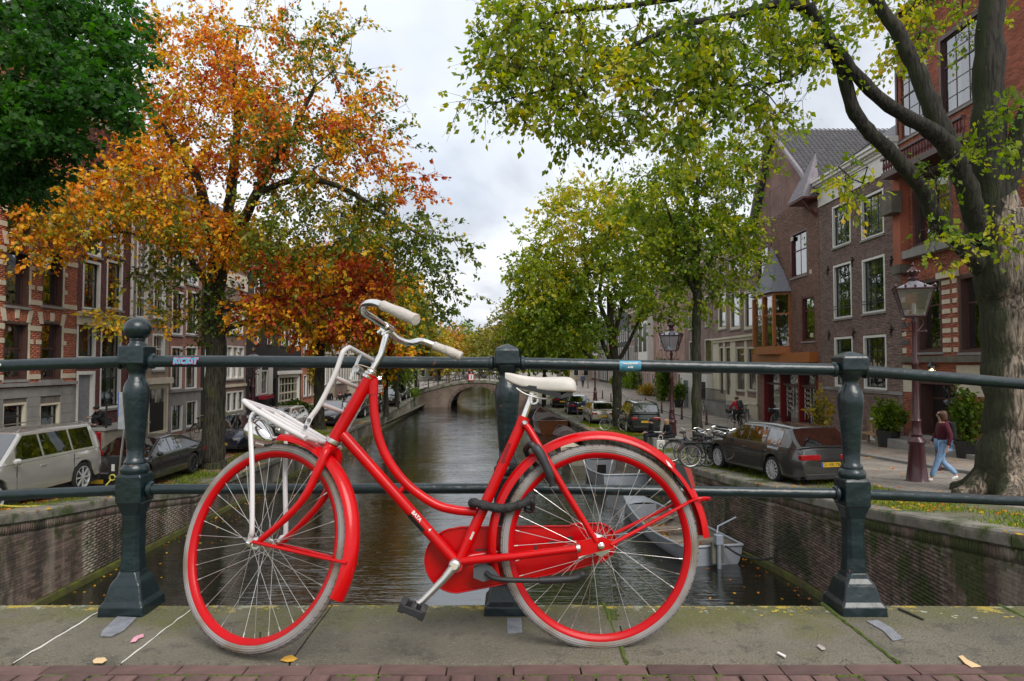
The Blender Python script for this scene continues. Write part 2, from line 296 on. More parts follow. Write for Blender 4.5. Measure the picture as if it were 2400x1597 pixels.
# water
def watermat():
    m = bpy.data.materials.new('canal_water'); m.use_nodes = True; t = m.node_tree; N = t.nodes.new; L = t.links.new; b = t.nodes['Principled BSDF']
    b.inputs['Base Color'].default_value = (.009,.009,.006,1); b.inputs['Roughness'].default_value = .035; b.inputs['IOR'].default_value = 2.6
    tc = N('ShaderNodeTexCoord')
    def nzn(sc, st, det, rot=0):
        mp = N('ShaderNodeMapping'); mp.inputs['Scale'].default_value = st; mp.inputs['Rotation'].default_value = (0,0,rot); L(tc.outputs['Object'], mp.inputs[0])
        n = N('ShaderNodeTexNoise'); n.inputs['Scale'].default_value = sc; n.inputs['Detail'].default_value = det; n.inputs['Roughness'].default_value = .55; L(mp.outputs[0], n.inputs[0]); return n
    a = nzn(3.2, (.16,1.6,1), 4, .05); c = nzn(11, (.3,1.5,1), 2, -.08); d = nzn(.5, (1,1,1), 2)
    ad = N('ShaderNodeMath'); ad.operation = 'MULTIPLY_ADD'; ad.inputs[1].default_value = .3; L(c.outputs['Fac'], ad.inputs[0]); L(a.outputs['Fac'], ad.inputs[2])
    mr = N('ShaderNodeMapRange'); mr.inputs[1].default_value=.3; mr.inputs[2].default_value=.65; mr.inputs[3].default_value=.35; mr.inputs[4].default_value=1.0; L(d.outputs['Fac'], mr.inputs[0])
    ml = N('ShaderNodeMath'); ml.operation = 'MULTIPLY'; L(ad.outputs[0], ml.inputs[0]); L(mr.outputs[0], ml.inputs[1])
    bp = N('ShaderNodeBump'); bp.inputs['Strength'].default_value = .85; bp.inputs['Distance'].default_value = .034; L(ml.outputs[0], bp.inputs['Height']); L(bp.outputs[0], b.inputs['Normal'])
    return m
mb = MB(); mb.quad((-12,-30,WATER),(9,-30,WATER),(9,420,WATER),(-12,420,WATER)); tag(mb.build('water', watermat()), kind='structure')
# ================================================================= streets
def strip(name, xf, m, y0, y1, n, dz=0, nx=6, zf=None, kind='structure', x1f=None):
    ys = np.linspace(0, 1, n)**1.3*(y1-y0)+y0; rows = []
    for y in ys:
        xa, xb = xf(y); rows.append([(xa+(xb-xa)*i/nx, y, zf(xa+(xb-xa)*i/nx, y)+dz) for i in range(nx+1)])
    b = MB(); b.grid(rows); return tag(b.build(name, m), kind=kind)
def zRight(x, y):
    e = XR(y); f = FR; t = min(max((x-e)/(f-e),0),1.0); return (1-t)*hR(y)+t*hRf(y)
def zLeft(x, y):
    e = XL(y); f = FLx(y); t = min(max((x-e)/(f-e),0),1.0); return (1-t)*hL(y)+t*hLf(y)
WR, WL = 3.2, 1.3        # footway widths
strip('verge_right', lambda y:(XR(y)+.45, XR(y)+2.3), M_VERGE, 2.7, 75, 60, 0, 6, zRight)
strip('street_right', lambda y:(XR(y)+2.28, FR-WR), M_ROAD, 2.7, 75, 60, 0, 6, zRight)
strip('pavement_right', lambda y:(FR-WR, FR+.6), M_WALK, 2.7, 75, 60, .09, 4, zRight)
def kerb(name, xa, xb, zf, dz):
    rows = []
    for y in np.linspace(0,1,60)**1.3*72.3+2.7: z = zf((xa(y)+xb(y))/2, y); rows.append([(xa(y),y,z-.2),(xa(y),y,z+dz-.02),(xa(y)+(xb(y)-xa(y))*.15,y,z+dz),(xb(y),y,z+dz),(xb(y),y,z-.2)])
    b = MB(); b.grid(rows); tag(b.build(name, M_GREYST), kind='structure')
kerb('kerb_right', lambda y: FR-WR-.15, lambda y: FR-WR+.01, zRight, .096)
kerb('kerb_left', lambda y: FLx(y)+WL+.15, lambda y: FLx(y)+WL-.01, zLeft, .086)
strip('verge_left', lambda y:(XL(y)-.45, XL(y)-1.7), M_VERGE, 2.7, 75, 60, 0, 4, zLeft)
strip('street_left', lambda y:(XL(y)-1.68, FLx(y)+WL), M_ROAD, 2.7, 75, 60, 0, 6, zLeft)
strip('pavement_left', lambda y:(FLx(y)+WL, FLx(y)-.6), M_WALK, 2.7, 75, 60, .08, 4, zLeft)
strip('street_far_left', lambda y:(XL(y)-.45, -60), M_ROAD, 75, 420, 6, 0, 2, lambda x,y:-3.05)
strip('street_far_right', lambda y:(XR(y)+.45, 60), M_ROAD, 75, 420, 6, 0, 2, lambda x,y:-3.15)
M_LAND = mat('land', (.1,.09,.07), 1, var=.3, vscale=.1)
b = MB(); b.quad((-17,-60,-4.6),(-9.72,-60,-4.6),(-9.72,700,-4.6),(-17,700,-4.6)); b.quad((6.65,-60,-4.6),(16,-60,-4.6),(16,700,-4.6),(6.65,700,-4.6)); b.quad((-500,-60,-3.8),(-16.6,-60,-3.8),(-16.6,700,-3.8),(-500,700,-3.8)); b.quad((15.9,-60,-4.3),(500,-60,-4.3),(500,700,-4.3),(15.9,700,-4.3)); b.quad((-60,420.1,-4),(60,420.1,-4),(60,700,-4),(-60,700,-4)); tag(b.build('ground', M_LAND), kind='structure')
# ================================================================= bricks
def brickfield(mapf, u0, u1, z0, z1, holes=(), L=.21, H=.052, J=.011, D=.012, ztop=None, jit=.004, frac=0.0):
    """lists of brick boxes (a,b,za,zb) laid in stretcher bond, cut at the openings"""
    out = []; z = z0; row = 0; step = H+J; pitch = L+J
    while z + H*.5 < z1:
        zt = min(z+H, z1); ints = [(u0, u1)]
        for h in holes:
            if h[2] < zt-.01 and h[3] > z+.01:
                ni = []
                for (a, b) in ints:
                    if h[1] <= a or h[0] >= b: ni.append((a, b)); continue
                    if h[0] > a: ni.append((a, h[0]))
                    if h[1] < b: ni.append((h[1], b))
                ints = ni
        ph = (row % 2)*pitch/2 + (row*0.37*frac)
        for (a, b) in ints:
            k = math.floor((a-ph)/pitch); x = k*pitch+ph
            while x < b:
                xa, xb = max(x, a), min(x+L, b)
                if xb-xa > .03:
                    if ztop is None or zt <= ztop((xa+xb)/2): out.append((xa, xb, z, zt))
                x += pitch
        z += step; row += 1
    return out
FB = np.array([(0,1,2,3),(3,2,6,7),(1,0,4,5),(0,3,7,4),(2,1,5,6)])
def brickmesh(name, bl, mapf, m, parent, D=.012, off=None, kind='stuff', jit=.004, seed=1):
    r = np.random.default_rng(seed); B = np.array(bl); n = len(B)
    if n == 0: return None
    d = D + r.uniform(-jit, jit, n)
    a, b_, z0, z1 = B.T; U = np.stack([a,b_,b_,a,a,b_,b_,a],1); Z = np.stack([z0,z0,z1,z1,z0,z0,z1,z1],1)
    # first four = front (proud), last four = back
    Dn = np.stack([d,d,d,d]+[np.zeros(n)-.004]*4, 1)
    X, Y, ZZ = mapf(U.ravel(), Dn.ravel(), Z.ravel()); vs = np.stack([X,Y,ZZ],1)
    fs = (np.arange(n)[:,None,None]*8 + FB[None]).reshape(-1,4)
    return npmesh(name, vs, fs, m, parent, np.repeat(r.random(n), 8), off, kind)
def brickobjs(bl, mapf, m, parent, D=.012, name='brick', seed=3):
    """every brick an object of its own; four meshes shared"""
    r = random.Random(seed); loc = V(parent.location) if parent else V((0,0,0)); ms = []
    for k in range(4):
        me = bpy.data.meshes.new(name); q = lambda: r.uniform(-.03,.03)
        vs = [(-.5+q(),.5,-.5+q()),(.5+q(),.5,-.5+q()),(.5+q(),.5,.5+q()),(-.5+q(),.5,.5+q()),(-.5,-.5,-.5),(.5,-.5,-.5),(.5,-.5,.5),(-.5,-.5,.5)]
        me.from_pydata(vs, [], [tuple(f) for f in FB]); me.materials.append(m)
        at = me.attributes.new('vary','FLOAT','POINT'); at.data.foreach_set('value',[k/3]*8); ms.append(me)
    for (a, b_, z0, z1) in bl:
        f = lambda u, d, z: V([float(q) for q in mapf(np.array([u]), np.array([d]), np.array([z]))])
        p0 = f(a,0,(z0+z1)/2); p1 = f(b_,0,(z0+z1)/2); c0 = f((a+b_)/2,0,(z0+z1)/2); c1 = f((a+b_)/2,1,(z0+z1)/2)
        ux = (p1-p0).normalized(); uy = (c1-c0).normalized(); uz = V((0,0,1)); dd = D + r.uniform(-.004,.004)
        o = bpy.data.objects.new(name, r.choice(ms)); COL.objects.link(o); o.parent = parent
        Mx = Matrix((ux*(p1-p0).length, uy*dd, uz*(z1-z0))).transposed().to_4x4(); Mx.translation = c0 + uy*dd/2 - loc
        o.matrix_local = Mx
# ================================================================= quay walls
def wallpath(xf, y0, y1, n=160):
    ys = np.linspace(y0, y1, n); xs = np.array([xf(y) for y in ys]); s = np.concatenate([[0], np.cumsum(np.hypot(np.diff(xs), np.diff(ys)))]); return ys, xs, s
def make_quay(side, xf, hf, y0, y1, ybr, label):
    t = thing('quay_wall', label, 'quay wall', (xf(y0), y0, WATER), 'brick walls along the canal')
    ys, xs, s = wallpath(xf, y0, y1, 300)
    ny = np.gradient(xs, s); tx = np.gradient(ys, s)     # tangent (dx,dy)/ds
    sg = -1 if side > 0 else 1                            # outward normal points to the water
    def mapf(u, d, z):
        X = np.interp(u, s, xs); Y = np.interp(u, s, ys); dx = np.interp(u, s, ny); dy = np.interp(u, s, tx)
        return X + sg*dy*d, Y - sg*dx*d, z
    zt = lambda u: float(hf(np.interp(u, s, ys))) - .2
    # mortar wall
    rows = []
    for k in range(0, 300, 3):
        rows.append([(xs[k], ys[k], WATER-.4), (xs[k], ys[k], hf(ys[k])-.12)])
    b = MB(); b.grid(rows); b.build('wall_face', M_QMORT if True else None, t)
    ub = float(np.interp(ybr, ys, s))
    bl = brickfield(mapf, 0, ub, WATER+.16, -1.2, ztop=lambda u: zt(u)-.2)
    # soldier course under the coping
    u = 0
    sol = []
    while u < ub:
        z = zt(u); sol.append((u, u+.056, z-.19, z)); u += .067
    allb = [(q, 0) for q in bl if q[0] > .0]
    vis = [q for q in bl if (side > 0 and 8.2 < np.interp(q[0], s, ys)) or (side < 0 and 12.0 < np.interp(q[0], s, ys))]
    vis.sort(key=lambda q: q[0]); rest_hidden = set(map(id, vis))
    near = vis[:300]; nid = set(map(id, near)); rest = [q for q in bl if id(q) not in nid]
    brickobjs(near, mapf, M_QBRICK, t, seed=5)
    brickmesh('brick_courses', rest, mapf, M_QBRICK, t, off=t.location, seed=6)
    brickmesh('soldier_course', sol, mapf, M_QBRICK, t, D=.016, off=t.location, seed=7)
    # footing ledge at the waterline
    rows = []
    for k in range(0, 300, 3):
        nx_, ny_ = sg*tx[k], -sg*ny[k]
        rows.append([(xs[k], ys[k], WATER+.15), (xs[k]+nx_*.09, ys[k]+ny_*.09, WATER+.13), (xs[k]+nx_*.1, ys[k]+ny_*.1, WATER+.05), (xs[k]+nx_*.1, ys[k]+ny_*.1, WATER-.4)])
    b = MB(); b.grid(rows); b.build('waterline_ledge', mat('slimy_ledge', (.06,.055,.02), .6, var=.5, vscale=4, bump=.6, bscale=30, c2=(.09,.1,.015), c2at=.5, c2s=3), t)
    # coping stones
    y = y0; r = random.Random(11)
    while y < y1-1:
        Ls = r.uniform(1.0, 1.5); ya, yb = y+.006, min(y+Ls, y1)-.006
        def cp(yy, off, dz):
            q = float(np.interp(yy, ys, s)); dx = float(np.interp(q, s, ny)); dy = float(np.interp(q, s, tx)); return (xf(yy)+sg*dy*off, yy-sg*dx*off, float(hf(yy))+dz)
        rows = []; jo = r.uniform(-.008,.008)
        for yy in np.linspace(ya, yb, 4):
            rows.append([cp(yy,-.62,-.12), cp(yy,-.62,.015), cp(yy,-.2,.02+jo), cp(yy,.02,.018+jo), cp(yy,.052+jo,-.01), cp(yy,.06+jo,-.05), cp(yy,.06+jo,-.17), cp(yy,.03,-.205), cp(yy,-.1,-.205)])
        b = MB(); b.grid(rows, r.random()); b.add(rows[0], [tuple(range(9))]); b.add(rows[-1], [tuple(range(8,-1,-1))])
        b.build('coping_stone', M_COPE, t); y += Ls
    return t
QR = make_quay(1, XR, hR, 2.8, 75, 27, 'brick quay wall with stone coping along the right bank, moss and white streaks on it')
QL = make_quay(-1, XL, hL, 2.8, 75, 24, 'brick quay wall with stone coping along the left bank under the parked cars')
# far quays beyond the arched bridge
for nm, X, lb in (('quay_wall', -10.4, 'far left quay wall seen beyond the arched bridge'), ('quay_wall', 2.0, 'far right quay wall seen beyond the arched bridge')):
    sgn = -1 if X < 0 else 1
    b = MB(); b.box((min(X,X+sgn*.6), 84.1, WATER-.4), (max(X,X+sgn*.6), 420, -3.0)); tag(b.build(nm, M_QBT), lb, 'quay wall', 'brick walls along the canal')
# ================================================================= the near bridge: parapet stones, brick pavement, railing
tag(MB().box((-9.5,-6,-1.5),(6.5,2.14,DECK-.075)).build('bridge_deck', M_JOINT), kind='structure')
tag(MB().box((-9.5,2.14,-1.6),(6.5,2.70,DECK-.2)).build('bridge_slab', M_JOINT), kind='structure')
tag(MB().box((-9.5,2.2,WATER-.4),(6.5,2.66,-1.6)).build('bridge_wall', M_QBT), 'brick face of the near bridge below its stone edge', 'bridge wall')
par = thing('bridge_edge', 'worn stone edge of the near bridge carrying the green railing, lichen and moss on it', 'stone edge', (0, 2.45, DECK-.2))
xs = [-3.6,-2.9,-1.615,-1.265,-.72,.37,1.25,1.965,2.7,3.6]
for i in range(len(xs)-1):
    g_ = .004; zc = lambda x: DECK - .0045*max(0, abs(x+.2)-1.2)**2
    rows = []
    xx = np.linspace(xs[i]+g_, xs[i+1]-g_, 6)
    for x in xx:
        z = zc(x); k = .002*math.sin(i*2.1)
        rows.append([(x,2.182,DECK-.2),(x,2.182,z-.012+k),(x,2.19,z-.002+k),(x,2.21,z+k),(x,2.45,z+.002+k),(x,2.70,z+.001+k),(x,2.725,z-.01+k),(x,2.735,z-.035),(x,2.735,DECK-.25)])
    b = MB(); b.grid(rows, (i*.37)%1); b.add(rows[0],[tuple(range(9))]); b.add(rows[-1],[tuple(range(8,-1,-1))]); b.build('edge_stone', M_STONE, par)
# joint fillings
for (x, mm, wd) in ((-1.615, M_WHITE, .0022), (-1.265, M_WHITE, .0022), (.37, M_MOSS, .007), (1.25, M_MOSS, .007), (1.965, M_MOSS, .009)):
    r = random.Random(int(x*100)); pts = [(x + r.uniform(-.004,.004), y, DECK+.0005-.0045*max(0,abs(x+.2)-1.2)**2) for y in np.linspace(2.19, 2.72, 14)]
    MB().tube(pts, [wd*r.uniform(.5,1.4) for _ in pts], 6).build('joint_filling', mm, par)
# paving bricks in front: one row of stretchers, then headers on edge
pv = thing('brick_paving', 'red brown brick paving with mossy joints in front of the stone edge', 'brick paving', (0, 2.0, DECK-.08))
r = random.Random(3); proto = []
for k in range(5):
    b = MB(); q = lambda: r.uniform(-.0015,.0015); b.box((-.5,-.5,-.5),(.5,.5,.5), k/4); o = b.build('brick', M_PAVE); o.data.name = 'brick'
    proto.append(o.data); bpy.data.objects.remove(o)
def pbrick(x0, x1, y0, y1):
    o = bpy.data.objects.new('brick', r.choice(proto)); COL.objects.link(o); o.parent = pv
    o.location = ((x0+x1)/2, (y0+y1)/2-2.0, .04+r.uniform(-.002,.002)); o.scale = (x1-x0, y1-y0, .08); o.rotation_euler = (r.uniform(-.02,.02), r.uniform(-.01,.01), r.uniform(-.012,.012))
    m_ = o.modifiers.new('b','BEVEL'); m_.width = .004; m_.segments = 2
x = -1.9
while x < 1.9: pbrick(x, x+.206, 2.112, 2.175); x += .212
x = -1.9
while x < 1.9: pbrick(x+r.uniform(0,.002), x+.068, 1.9, 2.104); x += .0745
x = -1.9
while x < 1.9: pbrick(x+r.uniform(0,.002), x+.068, 1.69, 1.894); x += .0745
rr_ = random.Random(8); b = MB()
for _ in range(1500):      # moss tufts in the joints
    if rr_.random() < .6: x = rr_.uniform(-1.8,1.8); y = 2.108+rr_.uniform(-.003,.003)
    else: x = -1.9+.0745*rr_.randrange(0,50)-.003; y = rr_.uniform(1.95,2.1)
    if math.sin(x*5)+math.sin(x*13+1) > -.2: b.sph((x,y,DECK-.004), rr_.uniform(.003,.007), 5, (1.6,1,.7))
tag(b.build('joint_moss', M_MOSS), kind='stuff')
# lichen and moss patches on the edge stones (thin crusts)
def crust(name, x, y, sx, sy, m, seed, dz=.0035):
    r = random.Random(seed); n = 22; pts = []; zz = DECK-.0045*max(0,abs(x+.2)-1.2)**2
    rad = [r.uniform(.55,1.1) for _ in range(n)]
    rad = [(rad[i-1]+rad[i]*2+rad[(i+1)%n])/4 for i in range(n)]
    ring = [(x+math.cos(2*PI*i/n)*sx*rad[i], min(y+math.sin(2*PI*i/n)*sy*rad[i], 2.725), zz+.001) for i in range(n)]
    top = [(x+math.cos(2*PI*i/n)*sx*rad[i]*.85, min(y+math.sin(2*PI*i/n)*sy*rad[i]*.85, 2.715), zz+dz) for i in range(n)]
    b = MB(); b.add(ring+top, [(i,(i+1)%n,n+(i+1)%n,n+i) for i in range(n)]+[tuple(range(n,2*n))]); return b.build(name, m, par)
lr = random.Random(21)
for (px, v, s, m_) in [(735,1432,.035,M_LICHEN),(640,1428,.02,M_LICHG),(820,1423,.03,M_LICHEN),(815,1436,.016,M_LICHEN),(900,1425,.028,M_LICHEN),(950,1428,.02,M_LICHEN),(508,1424,.022,M_LICHG),(558,1428,.025,M_LICHG),(615,1430,.02,M_LICHEN),(1010,1426,.02,M_LICHEN),(1040,1436,.012,M_LICHG),(1345,1422,.03,M_LICHEN),(1380,1428,.02,M_LICHG),(1580,1428,.03,M_LICHG),(1650,1434,.03,M_LICHG),(1700,1428,.03,M_LICHEN),(1760,1432,.035,M_LICHG),(1830,1430,.05,M_LICHEN),(1860,1440,.04,M_LICHEN),(1890,1428,.05,M_LICHEN),(1800,1445,.025,M_LICHEN),(60,1440,.05,M_LICHEN),(140,1436,.04,M_LICHG),(200,1432,.03,M_LICHEN),(20,1450,.03,M_LICHEN),(2200,1440,.06,M_LICHG),(2260,1446,.04,M_LICHG),(2340,1440,.05,M_LICHEN),(1500,1440,.018,M_LICHG),(1470,1425,.02,M_LICHEN),(1090,1424,.012,M_LICHEN),(255,1425,.015,M_LICHEN)]:
    p = G(px, v, DECK)
    for j in range(3): crust('lichen', p.x+lr.uniform(-s,s)*1.0, p.y+lr.uniform(-s,s)*.6, s*lr.uniform(.08,.3), s*lr.uniform(.06,.2), m_, lr.randrange(9999), .002)
mb = MB(); p = G(1430,1440,DECK)
for _ in range(260): mb.sph((p.x+lr.gauss(0,.012)+lr.uniform(-.5,.5)*.0, p.y+lr.uniform(-.06,.05), DECK+.001), lr.uniform(.002,.006), 5, (1,1,.8))
tag(mb.build('moss_patch', M_MOSS, par), kind='stuff')
mb = MB(); gr_ = random.Random(77)
for _ in range(700):
    x = gr_.uniform(-1.9,1.9); y = gr_.choice([gr_.uniform(2.2,2.72), 2.185+abs(gr_.gauss(0,.02)), 2.72-abs(gr_.gauss(0,.05))]); s_ = gr_.uniform(.0008,.0028); z_ = DECK+.001-.0045*max(0,abs(x+.2)-1.2)**2
    mb.add([(x-s_,y-s_,z_),(x+s_,y-s_*.6,z_),(x+s_*.5,y+s_,z_),(x-s_*.7,y+s_*.8,z_),(x,y,z_+s_*1.3)], [(0,1,4),(1,2,4),(2,3,4),(3,0,4)], gr_.random())
mb.build('grit', mat('grit', (.13,.11,.08), .9, var=.6, vscale=40, byval=.7), par, kind='stuff')
# lead strips at the post feet
M_LEAD = mat('lead', (.3,.31,.34), .5, metal=.5, var=.3, vscale=25, bump=.4, bscale=90)
for pts in ([(275,1447),(320,1449),(292,1478),(262,1493),(236,1492),(240,1480)], [(1188,1450),(1222,1450),(1224,1484),(1190,1486)], [(2030,1457),(2058,1455),(2090,1474),(2116,1498),(2092,1503),(2070,1480)]):
    q = [G(a,b_,DECK+.003) for a,b_ in pts]; MB().prism(q, (0,0,.003)).build('lead_strip', M_LEAD, par)
# ---- railing
RY = 2.665; PX = (-1.50, -.02, 1.352)
RZ = (.007, 0.0, -.026)
rl = thing('bridge_railing', 'dark green iron bridge railing with turned posts and two round rails', 'railing', (PX[1], RY, DECK))
def post(x, dz, ball):
    c = (x, RY); b = MB()
    R_ = lambda rows: [(h, z+dz*(z-DECK)/.97 if z > DECK+.01 else z, ch) for (h, z, ch) in rows]
    base = R_([(.088,DECK-.002,.004),(.086,DECK+.035,.006),(.074,DECK+.052,.006),(.060,-.862,.006),(.056,-.852,.008),(.045,-.835,.010),(.040,-.815,.014)])
    b.sqloft(base, c); pb = b.build('post_base', M_GRAFT, rl, bevel=.003)
    b = MB(); b.sqloft(R_([(.040,-.815,.013),(.036,-.76,.014),(.0345,-.66,.013),(.036,-.60,.012),(.046,-.555,.005),(.050,-.548,.003),(.050,-.45,.003),(.046,-.440,.005)]), c); b.build('post_shaft', M_GRAFT, rl, bevel=.003)
    b = MB(); pr_ = [(.001,-.442),(.047,-.442),(.052,-.43),(.052,-.418),(.046,-.408),(.040,-.402),(.042,-.395),(.036,-.385),(.031,-.375),(.033,-.33),(.040,-.24),(.047,-.16),(.0495,-.125),(.047,-.10),(.041,-.082),(.037,-.078),(.036,-.073),(.032,-.069),(.029,-.05),(.0335,-.035),(.041,-.028),(.041,-.018),(.046,-.012),(.046,-.006),(.001,-.006)]
    b.rev([(r_, z+dz*(z-DECK)/.97) for r_, z in pr_], (x,RY,0), n=32); b.build('baluster', M_GRAFT, rl, smooth=True, ang=50)
    b = MB()
    if ball:
        b.sqloft(R_([(.046,-.010,.006),(.050,-.006,.003),(.050,.058,.003),(.046,.062,.005)]), c); b.build('post_head', M_GRAFT, rl, bevel=.003)
        b = MB(); z0 = .062+dz
        b.rev([(.001,z0-.002),(.037,z0-.002),(.034,z0+.008),(.027,z0+.014),(.025,z0+.022),(.028,z0+.026)]+[(.0515*math.sin(a), z0+.069-.046*math.cos(a)) for a in np.linspace(.55,PI,14)], (x,RY,0), n=36); b.build('ball_finial', M_GRAFT, rl, smooth=True, ang=60)
    else:
        b.sqloft(R_([(.044,-.006,.006),(.0485,.000,.004),(.0485,.050,.004),(.044,.060,.006),(.022,.071,.008),(.004,.077,.001)]) if x < 1 else R_([(.046,-.006,.006),(.052,.000,.004),(.052,.048,.004),(.049,.056,.006),(.025,.070,.008),(.004,.075,.001)]), c); b.build('post_head', M_GRAFT, rl, bevel=.003)
for x, dz, ball in ((PX[0],RZ[0],1),(PX[1],RZ[1],0),(PX[2],RZ[2],0)): post(x, dz, ball)
post(-3.0,-.02,0); post(2.78,-.12,0)
def rail(a, b_, r_, name):
    n = 9; rr = random.Random(int(a[0]*10)); pts = [V(a).lerp(V(b_), i/n)+V((0,0,rr.uniform(-.0007,.0007))) for i in range(n+1)]
    MB().tube(pts, r_, 24).build(name, M_GRAFT, rl, smooth=True)
def knob(p): MB().rev([(.001,-.010),(.026,-.010),(.031,-.004),(.031,.004),(.026,.010),(.001,.010)], p, (1,0,0), n=20).build('rail_collar', M_GRAFT, rl, smooth=True)
LZ = -.497
nodes_t = [(-3.0,2.58,-.045),(PX[0],RY,RZ[0]+.002),(PX[1],RY,.001),(PX[2],RY,RZ[2]),(2.78,2.86,-.135)]
nodes_l = [(-3.0,2.58,LZ-.06),(PX[0],RY,LZ-.003),(PX[1],RY,LZ-.0),(PX[2],RY,LZ-.021),(2.78,2.86,LZ-.115)]
for nn, rr0, nm, hw in ((nodes_t,.0235,'top_rail',.05),(nodes_l,.0205,'lower_rail',.05)):
    for i in range(4):
        a, b_ = V(nn[i]), V(nn[i+1]); d = (b_-a).normalized(); rail(a+d*hw*.8, b_-d*hw*.8, rr0, nm)
        knob(a+d*(hw+.012)) if i in (0,2,1,3) else None; knob(b_-d*(hw+.012))
# stickers on the top rail
def text(body, size, loc, m, parent, name='lettering', rot=(PI/2,0,0), ext=.0006, bold=0, shear=0, align='CENTER'):
    cu = bpy.data.curves.new(name, 'FONT'); cu.body = body; cu.size = size; cu.extrude = ext; cu.offset = bold; cu.shear = shear; cu.align_x = align; cu.align_y = 'CENTER'
    cu.materials.append(m); cu.resolution_u = 3; tmp = bpy.data.objects.new(name, cu); COL.objects.link(tmp); bpy.context.view_layer.update()
    me = bpy.data.meshes.new_from_object(tmp.evaluated_get(bpy.context.evaluated_depsgraph_get())); me.name = name; bpy.data.objects.remove(tmp); bpy.data.curves.remove(cu)
    o = bpy.data.objects.new(name, me); COL.objects.link(o); o.rotation_euler = rot
    if parent is not None: o.parent = parent; o.location = V(loc) - V(parent.location)
    else: o.location = loc
    return o
M_STB = mat('sticker_blue', (.06,.24,.36), .45, var=.35, vscale=60); M_STP = mat('sticker_pink', (.7,.2,.35), .5, var=.1); M_CYAN = mat('sticker_cyan', (.05,.35,.5), .5, var=.1)
def sticker(px, v0, wpx, m, sub=[]):
    c = P(px, v0, RY); wd = wpx/F*RY; b = MB(); rows = []
    for i in range(9):
        x = c.x - wd/2 + wd*i/8; rows.append([(x, RY+.0242*math.cos(a), c.z+.0242*math.sin(a)) for a in np.linspace(PI*.72, PI*1.36, 12)])
    b.grid(rows); return b.build('sticker', m, rl), c
s_, c = sticker(1475, 857, 50, M_STB); 
text('GANZENNEK', .010, (c.x, RY-.0252, c.z+.008), M_WHITE, rl, bold=.0004); text('A.M.S', .009, (c.x, RY-.0252, c.z-.007), M_WHITE, rl, bold=.0005)
pk = P(441, 847, RY)
text('KICKIT', .0305, (pk.x, RY-.0248, pk.z), M_STP, rl, bold=.0032, shear=.15, ext=.0002); text('KICKIT', .0305, (pk.x, RY-.0255, pk.z), M_CYAN, rl, bold=.0012, shear=.15, ext=.0005)
text('VELD', .014, (P(8,856,2.63).x, 2.62-.0250, P(8,856,2.63).z), M_WHITE, rl, bold=.0006, shear=.2)
# ================================================================= the red bicycle
M_RED = mat('red_enamel', (.47,.001,.003), .28, var=.16, vscale=7, spec=.22, coat=.2, c2=(.20,.03,.02), c2at=.665, c2w=.01, c2s=38)
M_REDM = mat('red_rim', (.44,.001,.004), .35, var=.08, vscale=5, spec=.2, coat=.06)
M_CHROME = mat('chrome', (.75,.74,.72), .12, metal=1, var=.12, vscale=30, c2=(.30,.17,.08), c2at=.70, c2w=.03, c2s=40)
M_STEEL = mat('spoke_steel', (.55,.53,.5), .3, metal=1, var=.1)
M_ALU = mat('aluminium', (.62,.61,.58), .33, metal=1, var=.15, vscale=20)
M_RACK = mat('rack_white', (.55,.52,.52), .4, var=.07, vscale=5, coat=.2, c2=(.45,.40,.36), c2at=.72, c2w=.03, c2s=20)
M_GRIP = mat('grip_rubber', (.44,.40,.36), .6, var=.12, vscale=30, bump=.3, bscale=90)
M_SADDLE = mat('saddle_white', (.52,.48,.44), .5, var=.10, vscale=9, c2=(.42,.37,.32), c2at=.66, c2w=.1, c2s=9)
M_RUBB = mat('black_rubber', (.015,.015,.017), .5, var=.3, vscale=20)
M_LOCKC = mat('lock_sleeve', (.014,.014,.015), .75, var=.6, vscale=35, bump=.8, bscale=60)
def tyremat():
    m = bpy.data.materials.new('grey_tyre'); m.use_nodes = True; t = m.node_tree; N = t.nodes.new; L = t.links.new; b = t.nodes['Principled BSDF']
    tc = N('ShaderNodeTexCoord'); sp = N('ShaderNodeSeparateXYZ'); L(tc.outputs['Object'], sp.inputs[0])
    at = N('ShaderNodeMath'); at.operation = 'ARCTAN2'; L(sp.outputs[0], at.inputs[0]); L(sp.outputs[2], at.inputs[1])
    nz = N('ShaderNodeTexNoise'); nz.inputs['Scale'].default_value = 7; nz.inputs['Detail'].default_value = 6; L(tc.outputs['Object'], nz.inputs[0])
    cr = N('ShaderNodeValToRGB'); e = cr.color_ramp.elements; e[0].position=.38; e[0].color=(.17,.13,.095,1); e[1].position=.55; e[1].color=(.25,.23,.225,1); L(nz.outputs['Fac'], cr.inputs[0])
    # radius and side -> fine moulded ribs
    ln = N('ShaderNodeVectorMath'); ln.operation = 'LENGTH'; L(tc.outputs['Object'], ln.inputs[0])
    ml = N('ShaderNodeMath'); ml.operation='MULTIPLY'; ml.inputs[1].default_value = 900; L(ln.outputs['Value'], ml.inputs[0])
    sn = N('ShaderNodeMath'); sn.operation='SINE'; L(ml.outputs[0], sn.inputs[0])
    bp = N('ShaderNodeBump'); bp.inputs['Strength'].default_value=.4; bp.inputs['Distance'].default_value=.002; L(sn.outputs[0], bp.inputs['Height']); L(bp.outputs[0], b.inputs['Normal'])
    L(cr.outputs[0], b.inputs['Base Color']); b.inputs['Roughness'].default_value = .8; return m
M_TYRE = tyremat()
K = 2400/2356
_a = G(619,1529,DECK); _b = G(1400,1517,DECK); LEAN = math.radians(5)
BX = (_b-_a).normalized()                      # towards the rear of the bicycle
BNh = V((BX.y,-BX.x,0))                         # horizontal normal, to the camera
BN = (BNh*math.cos(LEAN) + V((0,0,1))*math.sin(LEAN)).normalized()   # left side of the bicycle
if BN.y > 0: BN = -BN
BU = BX.cross(BN); BU = BU if BU.z > 0 else -BU
def B(dx, dy, off=0): return onpl(dx*K, dy*K, _b + BN*off, BN)
